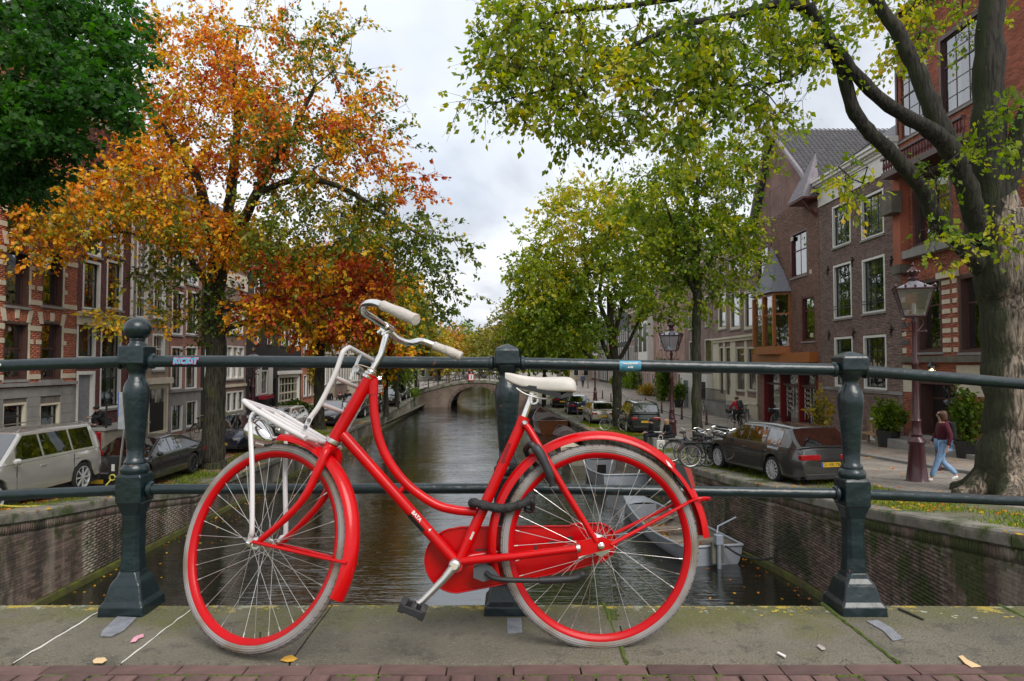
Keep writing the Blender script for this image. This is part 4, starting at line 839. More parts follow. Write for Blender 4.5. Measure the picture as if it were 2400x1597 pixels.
# ================================================================= houses
R1D = 24.0
def fmap(side, off=0):
    if side == 'R': return lambda u, n, z: (FR - off - n, u, z)
    return lambda u, n, z: (-15.6 - .022*(u-20) + off + n, u, z)
class House:
    def __init__(s, side, pa, pb, vtop_z, label, wm, grp=None, name='canal_house', depth=9, off=0, base=None, roofm=None, sideY=None):
        X = FR if side == 'R' else 15.7
        s.side = side; s.off = off; s.m = fmap(side, off); Xn = (FR-off) if side == 'R' else (15.6-off)
        s.Y0, s.Y1 = sorted((s.Yp(pa), s.Yp(pb))); s.zt = vtop_z
        s.zb = (float(hRf((s.Y0+s.Y1)/2)) if side == 'R' else float(hLf((s.Y0+s.Y1)/2))) - .25 if base is None else base
        c = s.m((s.Y0+s.Y1)/2, 0, s.zb); s.t = thing(name, label, 'house', c, grp); s.wm = wm; s.holes = []; s.depth = depth; s.bm = None
    def Yp(s, px):
        if s.side == 'R': return F*(FR-s.off)/(px-1200)
        k = (1200-px)/F; return (15.6-.44-s.off)/(k-.022) if k > .05 else 200
    def mb(s, name, m, fn, smooth=False, label=None, parent=None, kind=None, bevel=0):
        b = MB(); fn(b); return b.build(name, m, parent or s.t, smooth=smooth, label=label, kind=kind, bevel=bevel)
    def bx(s, b, u0, u1, n0, n1, z0, z1, val=None):
        P_ = [s.m(u,n,z) for z in (z0,z1) for (u,n) in ((u0,n0),(u1,n0),(u1,n1),(u0,n1))]
        b.add(P_, [(0,3,2,1),(4,5,6,7),(0,1,5,4),(1,2,6,5),(2,3,7,6),(3,0,4,7)], val)
    def box(s, name, m, u0, u1, n0, n1, z0, z1, label=None, parent=None): return s.mb(name, m, lambda b: s.bx(b,u0,u1,n0,n1,z0,z1), label=label, parent=parent)
    def W(s, pa, pb, va, vb, fm=None, fw=.09, nx=2, nz=4, sash=None, split=.5, arch=0, curtain=0, sill=None, name='window', bar=.022, glass=None, bars=True, depth=.14, door=False, sillm=None, z=None):
        u0, u1 = sorted((s.Yp(pa), s.Yp(pb))); um = (u0+u1)/2
        if z is None: z1, z0 = zat(va, um), zat(vb, um)
        else: z0, z1 = z
        s.win(u0, u1, z0, z1, fm, fw, nx, nz, sash, split, arch, curtain, sill, name, bar, glass, bars, depth, door, sillm)
    def win(s, u0, u1, z0, z1, fm=None, fw=.09, nx=2, nz=4, sash=None, split=.5, arch=0, curtain=0, sill=None, name='window', bar=.022, glass=None, bars=True, depth=.14, door=False, sillm=None):
        s.holes.append((u0, u1, z0, z1)); fm = fm or M_WHITE; sash = sash or M_DARKP; um = (u0+u1)/2
        if not curtain and nz > 1 and bars: rc = random.Random(int(u0*31+z0*17)).random(); curtain = 1 if rc < .38 else (2 if rc < .5 else 0)
        b = MB(); d0 = -depth; pr = .012
        s.bx(b, u0, u0+fw, d0, pr, z0, z1); s.bx(b, u1-fw, u1, d0, pr, z0, z1); s.bx(b, u0+fw, u1-fw, d0, pr-.002, z1-fw, z1); s.bx(b, u0+fw, u1-fw, d0, pr-.002, z0, z0+fw*.8)
        fo = b.build(name, fm, s.t)
        a0, a1, c0, c1 = u0+fw, u1-fw, z0+fw*.8, z1-fw
        if bars:
            b = MB(); sd = d0+.05; r_ = .045
            zs = c0+(c1-c0)*split if split else None
            s.bx(b, a0, a0+r_, sd-.04, sd, c0, c1); s.bx(b, a1-r_, a1, sd-.04, sd, c0, c1); s.bx(b, a0+r_, a1-r_, sd-.041, sd-.001, c0, c0+r_*1.2); s.bx(b, a0+r_, a1-r_, sd-.041, sd-.001, c1-r_, c1)
            if zs: s.bx(b, a0+r_, a1-r_, sd-.041, sd+.012, zs-r_*.6, zs+r_*.6)
            for i in range(1, nx): x = a0+(a1-a0)*i/nx; s.bx(b, x-bar/2, x+bar/2, sd-.03, sd-.008, c0+r_, c1-r_)
            for i in range(1, nz):
                z = c0+(c1-c0)*i/nz
                if zs and abs(z-zs) < .08: continue
                s.bx(b, a0+r_, a1-r_, sd-.031, sd-.009, z-bar/2, z+bar/2)
            so = b.build('sash', sash, fo, label=None)
        b = MB(); q = d0+.025; b.add([s.m(a0,q,c0), s.m(a1,q,c0), s.m(a1,q,c1), s.m(a0,q,c1)], [(0,1,2,3)]); b.build('pane', glass or M_GLASS, fo)
        if curtain:
            r = random.Random(int(u0*50+z0*7)); b = MB(); w_ = (a1-a0)
            for (x0, x1) in (((a0, a0+w_*.33), (a1-w_*.3, a1)) if curtain == 1 else ((a0, a1),)):
                n = 14; rows = [[], []]
                for i in range(n+1):
                    x = x0+(x1-x0)*i/n; dd = -.32+.03*math.sin(i*2.2); rows[0].append(s.m(x,dd,c0)); rows[1].append(s.m(x,dd,c1))
                b.grid(rows)
            b.build('curtain', M_CURT, fo)
        if arch:      # segmental arch of bricks over the opening
            b = MB(); n = max(5, int((u1-u0)/.075))
            for i in range(n):
                t0, t1 = i/n, (i+.82)/n; f = lambda t: arch*(1-(2*t-1)**2)
                p = [s.m(u0+(u1-u0)*t0,.014,z1+f(t0)), s.m(u0+(u1-u0)*t1,.014,z1+f(t1)), s.m(u0+(u1-u0)*t1+(t1-.5)*.1,.014,z1+f(t1)+.2), s.m(u0+(u1-u0)*t0+(t0-.5)*.1,.014,z1+f(t0)+.2)]
                b.prism(p, V(s.m(0,-.02,0))-V(s.m(0,0,0)), (i*.37)%1)
            b.build('arch_bricks', s.bm or s.wm, s.t)
        if sill is not False: s.box('sill', sillm or M_GREYST, u0-.06, u1+.06, -.02, .07, z0-.085, z0-.002)
    def finish(s, gap_z=None, cornice=None, roof=None, bricks=None, ztri=None, seedcol=None, backbody=True, zmask=()):
        us = sorted(set([s.Y0, s.Y1]+[h[0] for h in s.holes]+[h[1] for h in s.holes])); zs = sorted(set([s.zb, s.zt]+[h[2] for h in s.holes]+[h[3] for h in s.holes]))
        us = [u for u in us if s.Y0 <= u <= s.Y1]; zs = [z for z in zs if s.zb <= z <= s.zt]
        b = MB()
        for i in range(len(us)-1):
            for j in range(len(zs)-1):
                um, zm = (us[i]+us[i+1])/2, (zs[j]+zs[j+1])/2
                if any(h[0] < um < h[1] and h[2] < zm < h[3] for h in s.holes): continue
                b.add([s.m(us[i],0,zs[j]), s.m(us[i+1],0,zs[j]), s.m(us[i+1],0,zs[j+1]), s.m(us[i],0,zs[j+1])], [(0,1,2,3)])
        for (u0,u1,z0,z1) in s.holes:
            for (p, q) in (((u0,z0),(u0,z1)),((u1,z0),(u1,z1)),((u0,z0),(u1,z0)),((u0,z1),(u1,z1))):
                b.add([s.m(p[0],0,p[1]), s.m(q[0],0,q[1]), s.m(q[0],-.2,q[1]), s.m(p[0],-.2,p[1])], [(0,1,2,3)])
        s.mb_ = b.build('front_wall', M_MORTAR if bricks else s.wm, s.t)
        b = MB(); D = -s.depth     # side walls and back
        for u in (s.Y0, s.Y1): b.add([s.m(u,-.001,s.zb), s.m(u,D,s.zb), s.m(u,D,s.zt), s.m(u,-.001,s.zt)], [(0,1,2,3)])
        b.add([s.m(s.Y0,D,s.zb), s.m(s.Y1,D,s.zb), s.m(s.Y1,D,s.zt), s.m(s.Y0,D,s.zt)], [(0,1,2,3)]); b.build('side_wall', MW_RED if s.wm in (M_BRED, M_BORG) else MW_MAR if s.wm == M_BMAR else MW_PUR if s.wm in (M_BBRN, M_BPUR) else s.wm, s.t)
        b = MB(); b.add([s.m(s.Y0+.02,-.75,s.zb), s.m(s.Y1-.02,-.75,s.zb), s.m(s.Y1-.02,-.75,s.zt-.1), s.m(s.Y0+.02,-.75,s.zt-.1)], [(0,1,2,3)]); b.build('interior', M_INT, s.t)
        if bricks:
            xm = lambda u, d, z: tuple(np.asarray(q)*np.ones_like(u) for q in (s.m(u, d, z)))
            bl = brickfield(xm, s.Y0+.004, s.Y1-.004, s.zb, s.zt, [(h[0]-.008,h[1]+.008,h[2]-.008,h[3]+.008) for h in s.holes]+list(zmask))
            brickmesh('brick_courses', bl, xm, bricks, s.t, off=s.t.location, seed=int(s.Y0*10), D=.010, jit=.003)
        rm = M_SLATE
        if roof == 'flat':
            s.mb('roof', rm, lambda b: b.add([s.m(s.Y0,.0,s.zt), s.m(s.Y1,.0,s.zt), s.m(s.Y1,D,s.zt), s.m(s.Y0,D,s.zt)], [(0,1,2,3)]))
        elif roof == 'hip':
            h = 2.6; a, c = s.Y0, s.Y1; m_ = (a+c)/2
            s.mb('roof', rm, lambda b: b.add([s.m(a,0,s.zt), s.m(c,0,s.zt), s.m(c,D,s.zt), s.m(a,D,s.zt), s.m(m_,-2,s.zt+h), s.m(m_,D,s.zt+h)], [(0,1,4),(1,2,5,4),(2,3,5),(3,0,4,5)]))
        elif roof == 'saddle':
            h = 2.8
            s.mb('roof', rm, lambda b: b.add([s.m(s.Y0,0,s.zt), s.m(s.Y1,0,s.zt), s.m(s.Y1,-3.6,s.zt+h), s.m(s.Y0,-3.6,s.zt+h), s.m(s.Y1,D,s.zt), s.m(s.Y0,D,s.zt)], [(0,1,2,3),(3,2,4,5),(0,3,5),(1,2,4)]))
        if cornice:
            cm, ch, cp = cornice
            def f(b):
                s.bx(b, s.Y0, s.Y1, 0, .05, s.zt-ch, s.zt-.28); s.bx(b, s.Y0-.02, s.Y1+.02, 0, .12, s.zt-.28, s.zt-.18); s.bx(b, s.Y0-.04, s.Y1+.04, 0, cp*.75, s.zt-.18, s.zt-.08); s.bx(b, s.Y0-.06, s.Y1+.06, 0, cp, s.zt-.08, s.zt+.04)
                k = s.Y0+.05
                while k < s.Y1-.1: s.bx(b, k, k+.09, .12, .2, s.zt-.27, s.zt-.19); k += .2
            s.mb('cornice', cm, f)
    def row(s, pxs, vs, **k):
        for (a, b_) in pxs:
            for (c, d) in vs: s.W(a, b_, c, d, **k)
    def rowz(s, n, z0, z1, w_=.95, margin=.35, skip=(), **k):
        Ln = s.Y1-s.Y0-2*margin; 
        for i in range(n):
            if i in skip: continue
            c = s.Y0+margin+Ln*(i+.5)/n; s.win(c-w_/2, c+w_/2, z0, z1, **k)
M_SLATE = mat('slate', (.06,.06,.068), .6, var=.35, vscale=4, bump=.4, bscale=12)
M_BRED = mat('red_brick', (.38,.125,.07), .85, var=.2, vscale=1.2, byval=.25, bump=.3, bscale=60)
M_BMAR = mat('maroon_brick', (.13,.038,.034), .7, var=.2, vscale=1.5, byval=.15)
M_BBRN = mat('brown_brick', (.22,.15,.128), .85, var=.2, vscale=1, byval=.28, bump=.3, bscale=60)
M_BPUR = mat('purple_brick', (.23,.13,.10), .85, var=.2, vscale=1, byval=.28)
M_BORG = mat('orange_brick', (.34,.105,.06), .85, var=.22, vscale=1, byval=.28)
def wallb(n, c, k=.8): return brickmat('wall_'+n, c, tuple(x*k for x in c), tuple(min(1,x*1.15+.02) for x in c), ms=.010)
MW_MAR = wallb('maroon', (.085,.024,.022)); MW_BRN = wallb('greybrown', (.30,.225,.18)); MW_RB = wallb('redbrown', (.29,.135,.10)); MW_SAL = wallb('salmon', (.40,.25,.20)); MW_PUR = wallb('purple', (.26,.175,.15)); MW_RED = wallb('red', (.42,.15,.09))
M_BLKW = mat('black_wall', (.022,.022,.026), .6, var=.3, vscale=1); M_BEIGE = mat('beige_plaster', (.45,.38,.29), .8, var=.15, vscale=1); M_TIMB = mat('varnished_wood', (.38,.12,.025), .4, var=.3, vscale=5, stretch=(6,6,1)); M_BRWD = mat('brown_woodwork', (.075,.035,.028), .45, var=.2)
M_REDWD = mat('red_woodwork', (.17,.012,.012), .4, var=.15); M_DRED = mat('dark_red_paint', (.10,.02,.02), .4)
GL = 'houses along the left bank'; GR = 'houses along the right bank'
# ---- L1 red brick house with white stone bands
h = House('L', -170, 177, 10.2, 'bright red brick house with white stone blocks, nearest on the left bank', M_BRED, GL)
h.bm = M_BRED
FWm = M_CREAM
colsL1 = [(-95,-38), (8,64), (95,143)]
rowsL1 = [(757,890), (590,718), (430,556)]
for (a, c) in colsL1:
    for k, (v0, v1) in enumerate(rowsL1):
        h.W(a, c, v0, v1, fm=M_BRWD, fw=.05, nx=1, nz=1, split=.62 if k else .55, sash=M_BRWD, arch=.10, curtain=0, depth=.22, sillm=M_GREYST)
    h.W(a, c, 945, 1015, fm=M_CREAM, fw=.07, nx=1, nz=1, split=.55, arch=0, curtain=2 if c > 100 else 0, sill=False)
zlow = zat(890, 22)
def quoin(b, u0, u1, z0, z1): h.bx(b, u0, u1, 0, .03, z0, z1)
blocks = []
edges = []
for (a, c) in colsL1: u0, u1 = sorted((h.Yp(a), h.Yp(c))); edges.append((u0, u1))
for k, (v0, v1) in enumerate(rowsL1):
    um = 22.0; z1, z0 = zat(v0, um), zat(v1, um)
    for zz, hh in ((z1-.28,.17),(z0+.02,.16)):
        cuts = [h.Y0] + [e for ed in edges for e in ed] + [h.Y1]
        for i in range(0, len(cuts), 2): blocks.append((cuts[i]+.004, cuts[i+1]-.004, zz, zz+hh))
    for f in (.28,.62):
        zz = z0+(z1-z0)*f
        for (u0, u1) in edges: blocks.append((u0-.24,u0-.004,zz,zz+.15)); blocks.append((u1+.004,u1+.24,zz,zz+.15))
for q in blocks:
    h.box('stone_block', M_CREAMST, q[0], q[1], -.02, .028, q[2], q[3])
for (u0, u1) in edges:
    for (v0, v1) in rowsL1:
        z1 = zat(v0, 22.0)
        for t, lean in ((-.08,-.10),(.42,0),(.92,.10)):
            c0 = u0+(u1-u0)*t; 
            h.mb('keystone', M_CREAMST, lambda b: b.prism([h.m(c0,.045,z1+.0+(.08 if abs(lean) < .01 else -.03)), h.m(c0+.15,.045,z1+(.08 if abs(lean) < .01 else -.03)), h.m(c0+.17+lean,.045,z1+.36), h.m(c0-.02+lean,.045,z1+.36)], V(h.m(0,-.06,0))-V(h.m(0,0,0))))
        h.mb('jamb', M_CREAM, lambda b: h.bx(b, u1-.0, u1+.09, -.1, .02, zat(v1,22.0), z1))
h.box('stone_band', M_GREYST, h.Y0, h.Y1, 0, .12, zlow-.20, zlow-.09)
r = random.Random(5)
for i, (z0, z1) in enumerate([(-1.1,-.78),(-1.42,-1.1),(-1.74,-1.42),(-2.06,-1.74),(-2.38,-2.06),(-2.7,-2.38),(-3.2,-2.7)]):
    u = h.Y0
    while u < h.Y1-.05:
        e = min(u+r.uniform(.55,1.0), h.Y1); segs = [(u,e)]
        for (a, c) in edges:
            if z0 < -1.15: segs = [x for sg in segs for x in ((sg[0], min(sg[1],a)), (max(sg[0],c), sg[1])) if x[1]-x[0] > .03]
        for (x0, x1) in segs: h.box('stone_block', M_GREYST, x0+.004, x1-.004, -.02, .04, z0+.004, z1-.004)
        u = e
h.finish(bricks=M_BRED, roof='flat', cornice=(M_CREAM,.5,.3), zmask=[(h.Y0-1,h.Y1+1,h.zb,-.78)])
gl_ = MB(); gl_.sph(h.m(h.Yp(36), -.3, zat(772, 21)), .13, 16); gl_.build('globe_lamp', M_WHITE, h.t, smooth=True, label='white globe lamp behind the window')
# ---- L2 dark maroon house
h = House('L', 178, 302, 9.6, 'dark maroon house with white sash windows and a white shop cornice', M_BMAR, GL)
for a, c in ((190,232),(246,284)):
    h.W(a, c, 612, 726, nx=2, nz=4, split=.62, curtain=0); h.W(a, c, 500, 600, nx=2, nz=4, split=.6); h.W(a, c, 400, 480, nx=2, nz=3)
h.W(179, 224, 756, 840, nx=2, nz=2, split=0, fw=.09); 
h.W(180, 224, 870, 998, nx=1, nz=1, split=0, bars=False, glass=mat('grey_door',(.22,.22,.23),.5), sill=False, name='front_door', fw=.13)
h.W(235, 284, 760, 957, nx=3, nz=6, split=.35, curtain=1)
u0, u1 = h.Y0, h.Y1; zc = zat(740, 25.4)
def cor(b): h.bx(b,u0,u1,0,.08,zc-.42,zc-.1); h.bx(b,u0,u1,0,.2,zc-.1,zc); h.bx(b,u0,u1,0,.28,zc,zc+.06)
h.mb('shop_cornice', M_CREAM, cor)
h.finish(bricks=M_BMAR, roof='flat', cornice=(M_CREAM,.55,.4))
h.mb('downpipe', M_WHITE, lambda b: b.tube([h.m(h.Y1-.05,.1,9.3), h.m(h.Y1-.05,.1,-2.2)], .06, 10))
# its stone stoop with railing
st = thing('stoop', 'stone stoop with black iron railing in front of the dark maroon house', 'stoop', h.m(25.2,.8,-3.4))
zs_ = -2.42; b = MB(); h.bx(b, 24.0, 27.0, 0.02, 1.05, -3.6, zs_); b.build('stoop_body', mat('stucco_stone',(.20,.18,.14),.9,var=.3,vscale=2), st)
b = MB(); h.bx(b, 23.95, 27.05, .021, 1.12, zs_, zs_+.08); b.build('stoop_slab', M_GREYST, st)
for k in range(5): b = MB(); h.bx(b, 23.9-.3*(k+1), 23.94-.3*k, .05, 1.0, -3.6, zs_-.16*(k+1)); b.build('step', M_GREYST, st)
for u in (24.1, 25.5, 26.9): b = MB(); p = h.m(u,1.05,0); b.tube([(p[0],p[1],zs_+.08),(p[0],p[1],zs_+1.0)], [.04,.03], 10); b.sph((p[0],p[1],zs_+1.05), .05, 10); b.build('railing_post', M_IRON, st)
for zz in (.48,.9): b = MB(); b.tube([h.m(24.1,1.05,zs_+zz), h.m(26.9,1.05,zs_+zz)], .018, 6); b.build('railing_bar', M_IRON, st)
# ---- L3 grey brown
h = House('L', 303, 396, 8.9, 'grey brown house with white windows and a cream door surround', MW_BRN, GL)
for a, c in ((316,345),(357,386)):
    h.W(a, c, 655, 748, nx=2, nz=2, split=.55, sash=M_WHITE); h.W(a, c, 560, 640, nx=2, nz=2, split=.55, sash=M_WHITE); h.W(a, c, 470, 540, nx=2, nz=2); h.W(a, c, 783, 868, nx=2, nz=3, split=.6, sash=M_WHITE)
h.W(348, 396, 902, 1018, fm=M_CREAM, fw=.16, nx=2, nz=1, split=.62, sash=M_CREAM, bar=.09, glass=M_GLASS, sill=False, name='front_door')
h.box('door_leaf', M_BLACK, h.Yp(353), h.Yp(389), -.1, -.06, h.zb, zat(945,29.4))
h.W(312, 336, 902, 985, nx=2, nz=3)
h.box('door_cornice', M_CREAM, h.Yp(345), h.Yp(397), 0, .22, zat(900,29.6), zat(886,29.6))
h.finish(roof='saddle', cornice=(M_CREAM,.35,.3))
# ---- L4 red brown with stone ground floor
h = House('L', 397, 471, 8.4, 'red brown house with tall white windows above a grey stone ground floor', MW_RB, GL)
for a, c in ((401,427),(435,462)):
    h.W(a, c, 683, 785, nx=2, nz=4, split=.5); h.W(a, c, 590, 668, nx=2, nz=3, split=.5); h.W(a, c, 812, 912, nx=2, nz=4, split=.62, curtain=1); h.W(a, c, 520, 570, nx=2, nz=2)
h.W(403, 430, 945, 1012, fm=M_WHITE, fw=.1, nx=2, nz=2, sill=False, name='front_door', sash=M_DARKP); h.W(438, 464, 938, 1000, nx=3, nz=2, curtain=2)
hb4 = (zat(915,33.8)); h.box('stone_front', M_GREYST, h.Y0+.003, h.Yp(403)-.01, 0, .03, h.zb, hb4)
h.box('stone_front', M_GREYST, h.Yp(430)+.01, h.Yp(438)-.01, 0, .03, h.zb, hb4); h.box('stone_front', M_GREYST, h.Yp(464)+.01, h.Y1-.003, 0, .03, h.zb, hb4); h.box('stone_band', M_GREYST, h.Y0, h.Y1, 0, .12, hb4, hb4+.12)
for pa,pb,vt in ((403,430,945),(438,464,938)): h.box('stone_front', M_GREYST, h.Yp(pa)+.0, h.Yp(pb), 0, .03, zat(vt,33.8)+.01, hb4)
h.finish(roof='saddle', cornice=(M_CREAM,.4,.3))
# ---- further left houses
def simple(side, pa, pb, zt, label, wm, rows, n, w_=.95, cor=(None), roof='saddle', fm=None, nz=3, gz=None, gm=None, split=.5, **k):
    h = House(side, pa, pb, zt, label, wm, GL if side == 'L' else GR)
    for (z0, z1) in rows: h.rowz(n, z0, z1, w_, nz=nz, fm=fm, split=split, **k)
    if gm:
        n_ = max(2,int((h.Y1-h.Y0)/1.2)); h.rowz(n_, h.zb+.75, gz-.45, (h.Y1-h.Y0)/n_*.62, nz=2, fm=M_CREAM)
        c = (h.zb, gz); 
        b = MB(); h.bx(b, h.Y0, h.Y1, .0, .16, gz-.22, gz); h.bx(b, h.Y0, h.Y1, 0, .02, gz-.4, gz-.22); b.build('ground_floor_cornice', gm, h.t)
    h.finish(roof=roof, cornice=cor); return h
simple('L', 472, 524, 8.0, 'dark blue grey narrow house half hidden by the big autumn tree trunk', M_BLKW, [(-1.2,.8),(1.8,3.9),(4.6,6.4)], 2, .9, roof='saddle')
h = House('L', 525, 577, 6.3, 'brown brick house with a festooned cream frieze left of the black house', MW_PUR, GL)
h.rowz(3, -.9, 1.0, .85, nz=3, split=.6, sash=M_WHITE); h.rowz(3, 1.7, 3.4, .85, nz=3, split=.6, sash=M_WHITE); h.rowz(3, -2.75, -1.6, .8, nz=2); h.box('stone_band', M_GREYST, h.Y0, h.Y1, 0, .06, h.zb, -2.8); h.box('stone_band', M_CREAMST, h.Y0, h.Y1, 0, .08, -1.35, -1.2)
def fest(b):
    k = h.Y0+.5
    while k < h.Y1-.6:
        b.tube([h.m(k+.9*t, .09, 4.75-.28*math.sin(PI*t)) for t in np.linspace(0,1,9)], [.03]+[.07]*7+[.03], 6); k += 1.1
h.box('frieze', M_CREAM, h.Y0, h.Y1, 0, .05, 4.3, 5.2); h.mb('festoon', M_GREYST, fest, kind='stuff'); h.finish(roof='hip', cornice=(M_CREAM,.45,.45))
h = House('L', 578, 650, 7.8, 'black fronted house with white window shutters and a small red awning', M_BLKW, GL)
h.rowz(2, 1.3, 3.4, .9, nz=3); h.rowz(2, 4.2, 6.0, .9, nz=3)
h.W(600, 628, 868, 925, nx=1, nz=2, curtain=2)
for px in (602, 629): h.box('shutter', M_WHITE, h.Yp(px), h.Yp(px)+.75, .02, .07, zat(925,44), zat(860,44))
h.W(583, 600, 885, 958, fm=M_BLACK, nx=1, nz=2, sill=False, name='front_door'); h.W(632, 648, 885, 958, fm=M_BLACK, nx=1, nz=2, sill=False, name='front_door')
h.box('awning', mat('awning_red',(.33,.015,.03),.6), h.Yp(606), h.Yp(626), .02, .5, zat(935,43), zat(927,43))
h.finish(roof='saddle', cornice=(M_BLKW,.3,.3))
h = House('L', 651, 706, 7.6, 'black upper floors over a wide white framed garage front with glazed doors', M_BLKW, GL)
h.rowz(3, 1.3, 3.3, .9, nz=3); h.rowz(3, 4.0, 5.8, .9, nz=3)
h.W(653, 703, 876, 962, fm=M_WHITE, fw=.25, nx=6, nz=4, sash=M_CREAM, bar=.10, split=.78, sill=False, name='garage_doors', curtain=2); h.box('lintel', M_WHITE, h.Yp(651), h.Yp(705), 0, .15, zat(876,51)+.01, zat(872,51)+.12)
h.finish(roof='saddle', cornice=(M_BLKW,.3,.3))
simple('L', 707, 745, 7.0, 'red brick house with yellow creeper beside its door', MW_RED, [(-2.6,-.9),(-.1,1.9),(2.9,4.8)], 3, .9, cor=(M_CREAM,.4,.4))
simple('L', 746, 785, 7.6, 'beige plastered house with a railed stoop behind the far left cars', M_BEIGE, [(-1.9,.1),(.9,2.8),(3.7,5.4)], 4, .9, cor=(M_CREAM,.5,.4))
simple('L', 786, 815, 6.6, 'tall dark brick house with white sash windows at far left', MW_PUR, [(-1.9,.1),(.9,2.8),(3.7,5.4)], 4, .9, cor=(M_CREAM,.5,.4))
simple('L', 816, 840, 7.2, 'pale cream house far along the left bank', M_CREAM, [(-1.9,.1),(.9,2.8),(3.7,5.4)], 5, .9, cor=(M_CREAM,.5,.4))
simple('L', 841, 862, 6.6, 'red brown brick house near the far bridge on the left', MW_RB, [(-1.9,.1),(.9,2.8),(3.7,5.4)], 6, .9, cor=(M_CREAM,.5,.4))
# ---- R1 right red brick house with stone blocks
h = House('R', 2117, 2560, 13.5, 'ornate orange red brick house with striped pier, nearest on the right bank', M_BORG, GR)
h.bm = M_BORG
h.W(2152, 2210, 655, 826, fm=M_BRWD, fw=.12, nx=1, nz=1, split=.66, sash=M_BRWD, sill=True, depth=.25, arch=.22)
h.W(2250, 2330, 640, 826, fm=M_BRWD, fw=.12, nx=1, nz=1, split=.66, sash=M_BRWD, sill=True, depth=.25, arch=.22)
h.W(2390, 2500, 620, 826, fm=M_BRWD, fw=.12, nx=1, nz=1, split=.66, sash=M_BRWD, sill=True, depth=.25)
h.W(2152, 2242, 895, 1028, fm=M_BRWD, fw=.1, nx=2, nz=1, split=.72, sash=M_BRWD, sill=False, depth=.45, name='front_door', bar=.08)
h.W(2146, 2240, 398, 568, fm=M_BRWD, fw=.14, nx=2, nz=1, split=.62, sash=M_BRWD, sill=True, depth=.2, bar=.1)
h.W(2260, 2370, 398, 568, fm=M_BRWD, fw=.14, nx=2, nz=1, split=.62, sash=M_BRWD, sill=True, depth=.2, bar=.1)
h.W(2110, 2190, 180, 345, fm=M_BRWD, fw=.12, nx=3, nz=5, split=.62, sash=M_BRWD, z=(8.7,11.6)); h.W(2215, 2320, 60, 300, fm=M_BRWD, fw=.12, nx=3, nz=5, split=.62, sash=M_BRWD, z=(8.7,11.6))
uA, uB = h.Yp(2247), h.Yp(2212)
zA = zat(826,23.5); zB = zat(655,23.5); k = 0; z = zA
while z < zB-.05:
    z1 = min(z+.17, zB)
    if k % 2 == 0:
        for (a, c) in ((uA, uA+.22),(uA+.36,uA+.60),(uB-.2,uB)): h.box('stone_block', M_CREAMST, a+.003, min(c,uB), -.02, .035, z, z1-.012)
    z += .17; k += 1
h.box('pier_cap', M_CREAMST, uA-.12, uB+.12, 0, .16, zB+.02, zB+.24)
for (z0, z1) in ((zat(924,23.8), zat(894,23.8)), (zat(880,23.8), zat(856,23.8))):
    h.box('stone_block', M_CREAMST, h.Yp(2242)-1.4, h.Yp(2242)-.01, -.02, .03, z0, z1); h.box('stone_block', M_CREAMST, h.Yp(2150), h.Y1, -.02, .03, z0, z1)
z = zA; k = 0
while z < zB:
    h.box('stone_block', mat('dark_stone',(.10,.09,.085),.9,var=.4) if k % 2 else M_CREAMST, h.Y1-(.42 if k % 2 else .25), h.Y1-.002, -.02, .035, z, z+.2); z += .33; k += 1
def belt(b): h.bx(b, h.Y0, h.Y1, 0, .22, zat(848,23)-.02, zat(838,23)+.05); h.bx(b, h.Y0, h.Y1, 0, .14, zat(848,23)+.09, zat(848,23)+.2)
h.mb('stone_belt', mat('weathered_stone',(.12,.11,.085),.9,var=.4,vscale=2), belt)
h.box('upper_sill', M_GREYST, h.Yp(2262)-2.2, h.Yp(2130), 0, .32, zat(585,23.8)-.1, zat(572,23.8))
# upper oriel with balustrade and corbel
tur = h.Yp(2062)
h.box('corner_pilaster', M_BORG, h.Y1-.55, h.Y1-.05, .01, .35, zat(620,25.5), zat(395,25.5)); h.box('pilaster_foot', mat('weathered_stone',(.12,.11,.085),.9), h.Y1-.6, h.Y1, .01, .42, zat(640,25.5), zat(620,25.5)-.005)
h.box('corbel', mat('weathered_stone',(.12,.11,.085),.9), h.Y1-.7, h.Y1+.1, .36, .75, zat(500,25.5), zat(450,25.5))
h.box('balcony_floor', M_BRWD, h.Yp(2330), h.Y1-.2, .01, .85, zat(390,24), zat(375,24))
def bal(b):
    u = h.Yp(2330)
    while u < h.Y1-.3: p = h.m(u,.8,0); z0 = zat(375,24)+.005; b.rev([(.03,z0),(.03,z0+.06),(.055,z0+.18),(.03,z0+.4),(.04,z0+.48)], (p[0],p[1],0), n=8); u += .17
h.mb('balusters', M_DRED, bal, kind='stuff'); h.box('balcony_rail', M_BRWD, h.Yp(2330), h.Y1-.2, .72, .88, zat(375,24)+.49, zat(375,24)+.58)
h.finish(bricks=M_BORG, roof='hip', cornice=(M_BRWD,.4,.5))
# wall lantern
ll = thing('wall_lantern', 'small lit wall lantern beside the door of the ornate red house', 'lantern', h.m(h.Yp(2206),.35,zat(870,23)))
b = MB(); p = V(h.m(h.Yp(2206),.35,zat(868,23))); b.rev([(.02,.30),(.06,.26),(.15,.16),(.17,.13)], p, n=6); b.build('lantern_roof', M_IRON, ll)
b = MB(); b.rev([(.13,.13),(.09,-.13)], p, n=6); b.build('lantern_glass', M_GLASS, ll); b = MB(); b.sph(p, .045, 10); b.build('bulb', mat('warm_bulb',(1,.55,.2),.5,emit=14), ll)
b = MB(); b.tube([p+V((0,0,-.14)), p+V((.1,0,-.2)), p+V((.36,0,-.2))], .018, 6); b.build('bracket', M_IRON, ll)
